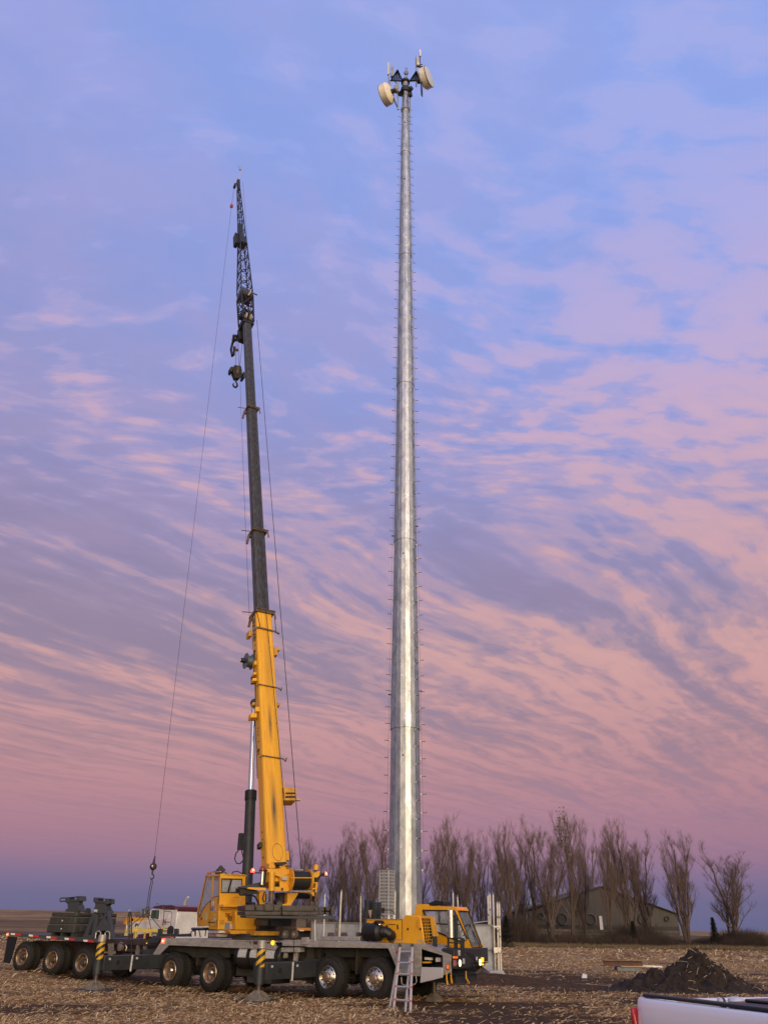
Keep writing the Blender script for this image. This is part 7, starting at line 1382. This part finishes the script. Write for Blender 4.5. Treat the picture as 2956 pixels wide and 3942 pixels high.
# ================================================================== SEMI TRUCK AND YELLOW MACHINE
Q = Fr((atY(zL(1148, 600), 51.5)[0], 51.5, 0), -45); gq = hgt(Q.o[0], 51.5)
def semi():
    t = thing('semi_truck', 'white sleeper tractor truck with a maroon roof parked behind the crane', 'truck', tuple(Q.w(2.5, 1.2, gq))); B = lambda mb, n, m=None, bev=0.0, par=None: mb.build(n, m, par or t, bev)
    L_ = lambda pts, ax, d0, d1, m, mb: PR(Q, ax, zz(zL, pts), d0, d1, m, mb)
    zt = Q.c(Q.on('v', zL(1148, 338), 0))[2]; zb = 1.0
    m = MB(); u1 = Q.c(Q.on('v', zL(942, 500), 0))[0]; m.bx(Q, 0, u1 - .04, 0, 2.35, zb, zt); sb = B(m, 'sleeper', WHT, .06)
    m = MB(); L_([(940, 330), (905, 330), (770, 328), (722, 480), (700, 505), (690, 640), (870, 660), (935, 700)], 'v', .12, 2.2, None, m); cb = B(m, 'cab', WHT, .03)
    m = MB(); L_([(700, 505), (560, 525), (400, 548), (372, 575), (345, 700), (320, 830), (680, 830), (690, 640)], 'v', .35, 1.95, None, m); hd = B(m, 'hood', WHT, .06)
    m = MB(); L_([(740, 478), (762, 345), (900, 348), (882, 495)], 'v', .10, .13, mat('green_tinted_window', (.05, .08, .06), .08), m); w_ = B(m, 'side_window', None, 0, cb)
    m = MB(); pts = [Q.on('v', zL(*p), .09) for p in ((738, 482), (762, 340), (902, 343), (884, 498))]; m.tube(pts + pts[:1], .03, 5); B(m, 'window_frame', WHT, 0, w_)
    m = MB(); L_([(780, 300), (800, 282), (940, 262), (942, 322), (935, 328), (780, 318)], 'v', .05, 2.3, None, m); L_([(955, 285), (990, 265), (1080, 262), (1150, 290), (1150, 338), (950, 325)], 'v', -.03, 2.38, None, m); B(m, 'roof', MAR, .05)
    m = MB(); m.bx(Q, -.03, .02, -.02, 2.38, zt - .10, zt + .10); B(m, 'rear_roof_edge', MAR, .03)
    m = MB(); pts = [Q.on('v', zL(*p), -.005) for p in ((970, 380), (985, 365), (1075, 368), (1090, 385), (1092, 420), (1062, 640), (935, 630), (950, 480))]; m.tube(pts + pts[:1], .012, 5); dd = B(m, 'sleeper_door', BLK, 0, sb)
    m = MB(); L_([(1032, 412), (1050, 410), (1040, 480), (1025, 482)], 'v', -.02, 0, WRF, m); B(m, 'door_plate', None, 0, sb)
    m = MB(); L_([(990, 528), (1058, 530), (1055, 552), (985, 550)], 'v', -.012, 0, mat('grey_letter', (.35, .25, .25)), m); L_([(952, 575), (1052, 580), (1052, 584), (952, 580)], 'v', -.012, 0, MATS['grey_letter'], m); B(m, 'lettering_bar', None, 0, sb)
    text_mesh('company_lettering', 'N', .42, Q.on('v', zL(972, 540), -.01), -Q.u, (0, 0, 1), mat('crimson_letter', (.25, .03, .03), .5), sb, .003, .012)
    a = Q.on('v', zL(1290, 290), 1.6); m = MB(); m.tube([Q.on('v', zL(*p), 1.6) for p in ((1275, 330), (1290, 260), (1312, 200), (1335, 165), (1350, 138))], [.085, .085, .085, .08, .07], 14); m.tube([Q.w(*(Q.c(a)[0], 1.6, 1.0)), a], .08, 12); B(m, 'exhaust_stack', mat('bright_exhaust', (.85, .78, .60), .35, .5))
    m = MB(); m.tube([Q.on('v', zL(855, 262), 1.2), Q.on('v', zL(855, 240), 1.2)], .02, 5); m.lathe(Q.on('v', zL(860, 240), 1.2), (0, 0, 1), [(-.05, .07), (.02, .09), (.1, .03)], 10); B(m, 'roof_horn', CHR)
    m = MB(); L_([(608, 318), (662, 322), (650, 470), (596, 440)], 'v', -.35, -.25, None, m); mi = B(m, 'wing_mirror', mat('mirror_back', (.20, .22, .19), .2, .6), .02); m = MB(); m.tube([Q.on('v', zL(*p), -.2) for p in ((600, 470), (600, 320), (665, 315), (722, 330))], .02, 5); B(m, 'mirror_arm', CHR, 0, mi)
    m = MB(); L_([(690, 290), (725, 290), (720, 380), (660, 380), (668, 310)], 'v', 2.3, 2.4, None, m); B(m, 'far_mirror', MATS['mirror_back'])
    m = MB(); L_([(345, 560), (370, 560), (335, 820), (312, 820)], 'v', .3, 1.95, None, m); B(m, 'grille', CHR, .01)
    m = MB(); L_([(545, 735), (690, 715), (700, 840), (540, 840)], 'v', .2, .4, None, m); L_([(405, 730), (500, 705), (512, 830), (400, 830)], 'v', .25, .34, None, m); B(m, 'wheel_arch', MAR)
    m = MB(); m.lathe(Q.on('v', zL(282, 780), .4), (0, 0, 1), [(-.07, .07), (.07, .07), (.1, .03)], 10); B(m, 'turn_signal', mat('dim_orange', (.5, .12, .03), .4))
    m = MB(); m.bx(Q, -2.6, 5.4, .8, 1.0, .75, 1.0); m.bx(Q, -2.6, 5.4, 1.4, 1.6, .75, 1.0); B(m, 'chassis', FRM)
    wq = wheel('front', .3, .52, False, t, CHR)
    for i, (u, v, mr) in enumerate(((4.4, .1, 0), (4.4, 2.3, 1), (-.6, .1, 0), (-.6, 2.3, 1), (-1.9, .1, 0), (-1.9, 2.3, 1))): put_wheel(wq if i == 0 else copy_tree(wq), Q, u, v, gq + .52, t, bool(mr))
semi()
YM = Fr((atY(zL(620, 600), 58)[0], 58, 0), -60)
def yellow_machine():
    g_ = hgt(YM.o[0], 58); t = thing('yellow_loader', 'yellow hooded machine partly hidden behind the white truck hood', 'loader', tuple(YM.w(1.2, .9, g_))); L_ = lambda pts, d0, d1, m, mb: PR(YM, 'v', zz(zL, pts), d0, d1, m, mb)
    m = MB(); L_([(372, 462), (610, 472), (625, 500), (600, 620), (390, 620), (308, 560)], 0, 1.7, YEL, m); b_ = m.build('hood', None, t, .04)
    m = MB(); L_([(308, 560), (372, 462), (382, 466), (325, 566)], -.02, 1.72, mat('orange_front', (.62, .22, .02), .5), m); m.build('radiator_cover', None, b_, .01); m = MB(); m.lathe(YM.on('v', zL(460, 500), -.005), -YM.v, [(0, .09), (.01, .09)], 14, BLK); m.build('side_cap', None, b_)
    m = MB(); m.bx(YM, -.2, 4.2, .2, 1.5, g_ + .5, g_ + 1.2); m.build('chassis', FRM, t)
    wq = wheel('front', .45, .6, False, t, YELD)
    for i, (u, v, mr) in enumerate(((.6, -.1, 0), (3.4, -.1, 0), (.6, 1.8, 1), (3.4, 1.8, 1))): put_wheel(wq if i == 0 else copy_tree(wq), YM, u, v, g_ + .6, t, bool(mr))
yellow_machine()
# orange flatbed behind the crane waist
def flatbed():
    Y = 43.0; a = atY(zR(182, 1130), Y); b = atY(zR(412, 1130), Y); g_ = hgt(a[0], Y); z1, z2 = atY(zR(300, 1172), Y)[2], atY(zR(300, 1125), Y)[2]
    t = thing('flatbed_trailer', 'orange edged flatbed trailer seen through the gap behind the crane turntable', 'flatbed trailer', (a[0], Y, g_)); x1 = b[0] + 3.0
    MB().lb(a[0], x1, Y, Y + .08, z1, z2).build('side_rail', mat('orange_rail', (.62, .24, .03), .5), t, .01); MB().lb(a[0], x1, Y + .08, Y + 2.4, z2 - .08, z2 - .02).build('deck', TANC, t)
    for k in range(4): x = a[0] + .12 + k * .62; MB().lb(x, x + .22, Y - .02, Y, z1 - .02, z1 + .035).build('reflector', WRF, t)
    MB().lb(a[0], x1, Y + .6, Y + .8, z1 - .35, z1).build('chassis', FRM, t); wq = wheel('oily', .28, .5, False, t, CHRT); F0 = Fr((a[0], Y, 0), -90)
    for i, u in enumerate((-1.2, -2.4)): put_wheel(wq if i == 0 else copy_tree(wq), F0, u, .2, g_ + .5, t)
flatbed()
# worker
def person():
    p = T.on('v', zL(1068, 650), 3.6); x, y = p[0], p[1]; g_ = hgt(x, y); H_ = atY(zL(1066, 598), y)[2] - g_; k = H_ / 1.80
    t = thing('person', 'person in a dark hood and orange safety vest standing behind the crane rear deck', 'person', (x, y, g_))
    bm_v = [(0, 0, .93), (0, 0, 1.15), (0, 0, 1.38), (0, 0, 1.50), (0, -.01, 1.60), (0, -.01, 1.72), (.19, 0, 1.40), (.27, .02, 1.12), (.24, -.16, .95), (-.19, 0, 1.40), (-.27, .02, 1.12), (-.24, -.16, .95), (.10, 0, .88), (.12, .01, .48), (.12, .03, .08), (.13, -.12, .04), (-.10, 0, .88), (-.12, .01, .48), (-.12, .03, .08), (-.13, -.12, .04)]
    ed = [(0, 1), (1, 2), (2, 3), (3, 4), (4, 5), (2, 6), (6, 7), (7, 8), (2, 9), (9, 10), (10, 11), (0, 12), (12, 13), (13, 14), (14, 15), (0, 16), (16, 17), (17, 18), (18, 19)]
    rd = [.15, .145, .165, .075, .085, .095, .075, .055, .04, .075, .055, .04, .10, .075, .055, .05, .10, .075, .055, .05]
    me = bpy.data.meshes.new('body'); me.from_pydata([(a * k, b * k, c * k) for a, b, c in bm_v], ed, []); o = bpy.data.objects.new('body', me); col.objects.link(o); o.parent = t; me.materials.append(mat('dark_workwear', (.03, .03, .04), .9)); ORGN[o.name] = np.zeros(3)
    sk = o.modifiers.new('skin', 'SKIN'); 
    for v, r_ in zip(me.skin_vertices[0].data, rd): v.radius = (r_ * k, r_ * k * .8)
    me.skin_vertices[0].data[0].use_root = True; ss = o.modifiers.new('sub', 'SUBSURF'); ss.levels = 2; ss.render_levels = 2
    ORGN[t.name] = np.array([x, y, g_]); W_ = lambda a, b, c: np.array([x + a * k, y + b * k, g_ + c * k])
    MB().lathe(W_(0, 0, .98), (0, 0, 1), [(0, .17 * k), (.25 * k, .175 * k), (.42 * k, .21 * k), (.50 * k, .17 * k), (.55 * k, .08 * k)], 16).build('safety_vest', mat('hi_vis_orange', (.75, .22, .06), .7), t)
    MB().lathe(W_(0, .01, 1.44), (0, 0, 1), [(0, .13 * k), (.06 * k, .12 * k), (.20 * k, .135 * k), (.30 * k, .115 * k), (.36 * k, .05 * k), (.37 * k, .01)], 16).build('hood', mat('hood_navy', (.018, .018, .028), .95), t)
person()

# ================================================================== PICKUP (near right corner)
def pickup():
    zr = 1.44; p0 = atZ(zM(350, 492), zr); p1 = atZ(zM(1659, 652), zr); d = p1 - p0; az = math.degrees(math.atan2(d[0], d[1])); Kf = Fr((p0[0], p0[1], 0), az)   # u forwards along the bed, v to the camera side
    g_ = hgt(p0[0], p0[1]); t = thing('pickup_truck', 'silver pickup bed with a black rail cap at the near right corner', 'pickup truck', tuple(Kf.w(1.2, -.8, g_)))
    SIL = mat('silver_car_paint', (.86, .86, .90), .30, .25, coat=.5); n = 14; L = 3.4; Wd = 1.75
    def prof():
        return [(.0, zr - .002), (.018, zr - .006), (.03, zr - .02), (.042, zr - .06), (.052, zr - .14), (.06, zr - .3), (.055, zr - .45), (.06, zr - .6), (.02, zr - .9)]
    def side(sg, nm):
        m = MB(); P = prof(); vs = []
        us = [0, .02, .06, .14, .3] + [.3 + (L - .3) * k / 8 for k in range(1, 9)]
        for i, u in enumerate(us):
            tk = [-.10, -.045, -.02, -.005, 0][i] if i < 5 else 0
            for (v, z) in P: vs.append(Kf.w(u + (.03 * (zr - z) if i == 0 else 0), (v + tk) if sg > 0 else -Wd - v - tk, z))
        k = len(P); m.add(vs, [(i * k + j, (i + 1) * k + j, (i + 1) * k + j + 1, i * k + j + 1) for i in range(len(us) - 1) for j in range(k - 1)])
        o = m.build(nm, SIL, t, 0, 60, recalc=True); md = o.modifiers.new('solid', 'SOLIDIFY'); md.thickness = .05; md.offset = -1; return o
    bs = side(1, 'bed_side'); side(-1, 'bed_side')
    m = MB(); m.prism([Kf.w(.10, .000, zr), Kf.w(L, .004, zr), Kf.w(L, -.085, zr), Kf.w(.05, -.085, zr)], (0, 0, .022)); m.prism([Kf.w(-.005, -Wd + .085, zr), Kf.w(L, -Wd + .085, zr), Kf.w(L, -Wd - .02, zr), Kf.w(-.005, -Wd - .02, zr)], (0, 0, .022)); m.build('rail_cap', mat('rail_black', (.014, .015, .02), .5), t, .008)
    m = MB(); m.prism([Kf.w(-.03, -.1, zr - .02), Kf.w(.04, -.1, zr - .02), Kf.w(.04, -.1, zr - .55), Kf.w(-.03, -.1, zr - .55)], Kf.v * (-Wd + .2)); m.build('tailgate', SIL, t, .015)
    m = MB(); m.prism([Kf.w(.0, -.03, .62), Kf.w(L, -.03, .62), Kf.w(L, -Wd + .03, .62), Kf.w(0, -Wd + .03, .62)], (0, 0, .05)); m.prism([Kf.w(L - .04, 0, .62), Kf.w(L, 0, .62), Kf.w(L, 0, 1.75), Kf.w(L - .04, 0, 1.75)], -Kf.v * Wd); m.build('bed_floor', BLK, t)
    m = MB(); uu = [(-.012, zr - .065), (.012, zr - .068), (.030, zr - .15), (.042, zr - .27), (.042, zr - .50), (-.018, zr - .52), (-.02, zr - .3)]; m.prism([Kf.w(u + .025, -.02, z) for u, z in uu], Kf.v * .079); tl = m.build('tail_light', mat('tail_red', (.42, .012, .012), .12, coat=.6), t, .012)
    m = MB(); m.prism([Kf.w(-.02, -.0, zr - .42), Kf.w(.03, 0, zr - .42), Kf.w(.03, 0, zr - .5), Kf.w(-.02, 0, zr - .5)], Kf.v * .066); m.build('reverse_lens', WRF, tl)
    m = MB(); m.prism([Kf.w(-.2, .03, .45), Kf.w(.15, .03, .45), Kf.w(.15, .03, .66), Kf.w(-.2, .03, .66)], -Kf.v * (Wd + .06)); m.build('rear_bumper', CHR, t, .03)
    wk = wheel('front', .27, .40, False, t, CHR)
    for i, v in enumerate((-.26, -Wd + .26)): put_wheel(wk if i == 0 else copy_tree(wk), Kf, 1.1, v, g_ + .40, t, i == 0)
    # cab shell ahead of the bed (outside the frame)
    m = MB(); P = [(L + .02, .5), (L + .02, 1.5), (L + .25, 1.92), (L + 1.9, 1.95), (L + 2.6, 1.45), (L + 4.0, 1.3), (L + 4.15, .5)]; m.prism([Kf.w(u, .05, z) for u, z in P], -Kf.v * (Wd + .1)); m.build('cab', SIL, t, .05)
    # load in the bed
    a = Kf.c(atZ(zM(1250, 540), 1.50)); a2 = Kf.c(atZ(zM(1659, 575), 1.50))
    tb = thing('tool_box', 'long black tool box lying in the silver pickup bed', 'tool box', tuple(Kf.w(a[0] + .4, -.9, .67)))
    m = MB(); zt = 1.44; c0 = atZ(zM(1252, 545), zt); c1 = atZ(zM(1700, 590), zt); dv = (c1 - c0); n_ = np.array([-dv[1], dv[0], 0]); n_ /= np.linalg.norm(n_); dv = dv / np.linalg.norm(dv)
    m.prism([c0, c0 + dv * 1.3, c0 + dv * 1.3 + n_ * .5, c0 + n_ * .5], (0, 0, -.8)); m.build('box_body', mat('box_black', (.016, .016, .020), .35, coat=.2), tb, .02); m = MB(); c0 = c0 + dv * .08 + n_ * .08; m.prism([c0, c0 + dv * 1.2, c0 + dv * 1.2 + n_ * .36, c0 + n_ * .36], (0, 0, .02)); m.build('box_lid', mat('box_black', (.016, .016, .02)), tb, .008)
    def bag(px, zc, s, lab, mt, seed):
        c = atZ(zM(*px), zc); r = random.Random(seed); m = MB(); nu, nv = 18, 12; vs = []; fs = []
        for j in range(nv + 1):
            th = math.pi * j / nv
            for i in range(nu):
                ph = 2 * math.pi * i / nu; d = np.array([math.sin(th) * math.cos(ph), math.sin(th) * math.sin(ph), math.cos(th)]); k = 1 + .22 * mn.noise(Vector(d * 2.2) + Vector((seed, 0, 0))) + .10 * mn.noise(Vector(d * 5)); vs.append(c + d * k * np.array(s))
        for j in range(nv):
            for i in range(nu): fs.append((j * nu + i, j * nu + (i + 1) % nu, (j + 1) * nu + (i + 1) % nu, (j + 1) * nu + i))
        m.add(vs, fs); o = m.build('supply_bag', mt, None, 0, 80); recentre(o, c - np.array([0, 0, s[2]])); tag(o, lab, 'bag')
    BW = mat('bag_plastic', (.66, .68, .78), .4, 0, c2=(.5, .52, .66), vscale=12)
    bag((1345, 540), 1.42, (.060, .035, .028), 'white plastic bag bulging beside the black tool box in the pickup bed', BW, 3); bag((1192, 552), 1.42, (.022, .03, .030), 'narrow white bag at the near end of the tool box', BW, 6); bag((1226, 565), 1.41, (.018, .03, .035), 'small dark blue bag between the two white bags', mat('bag_blue', (.035, .045, .12), .45), 9)
pickup()
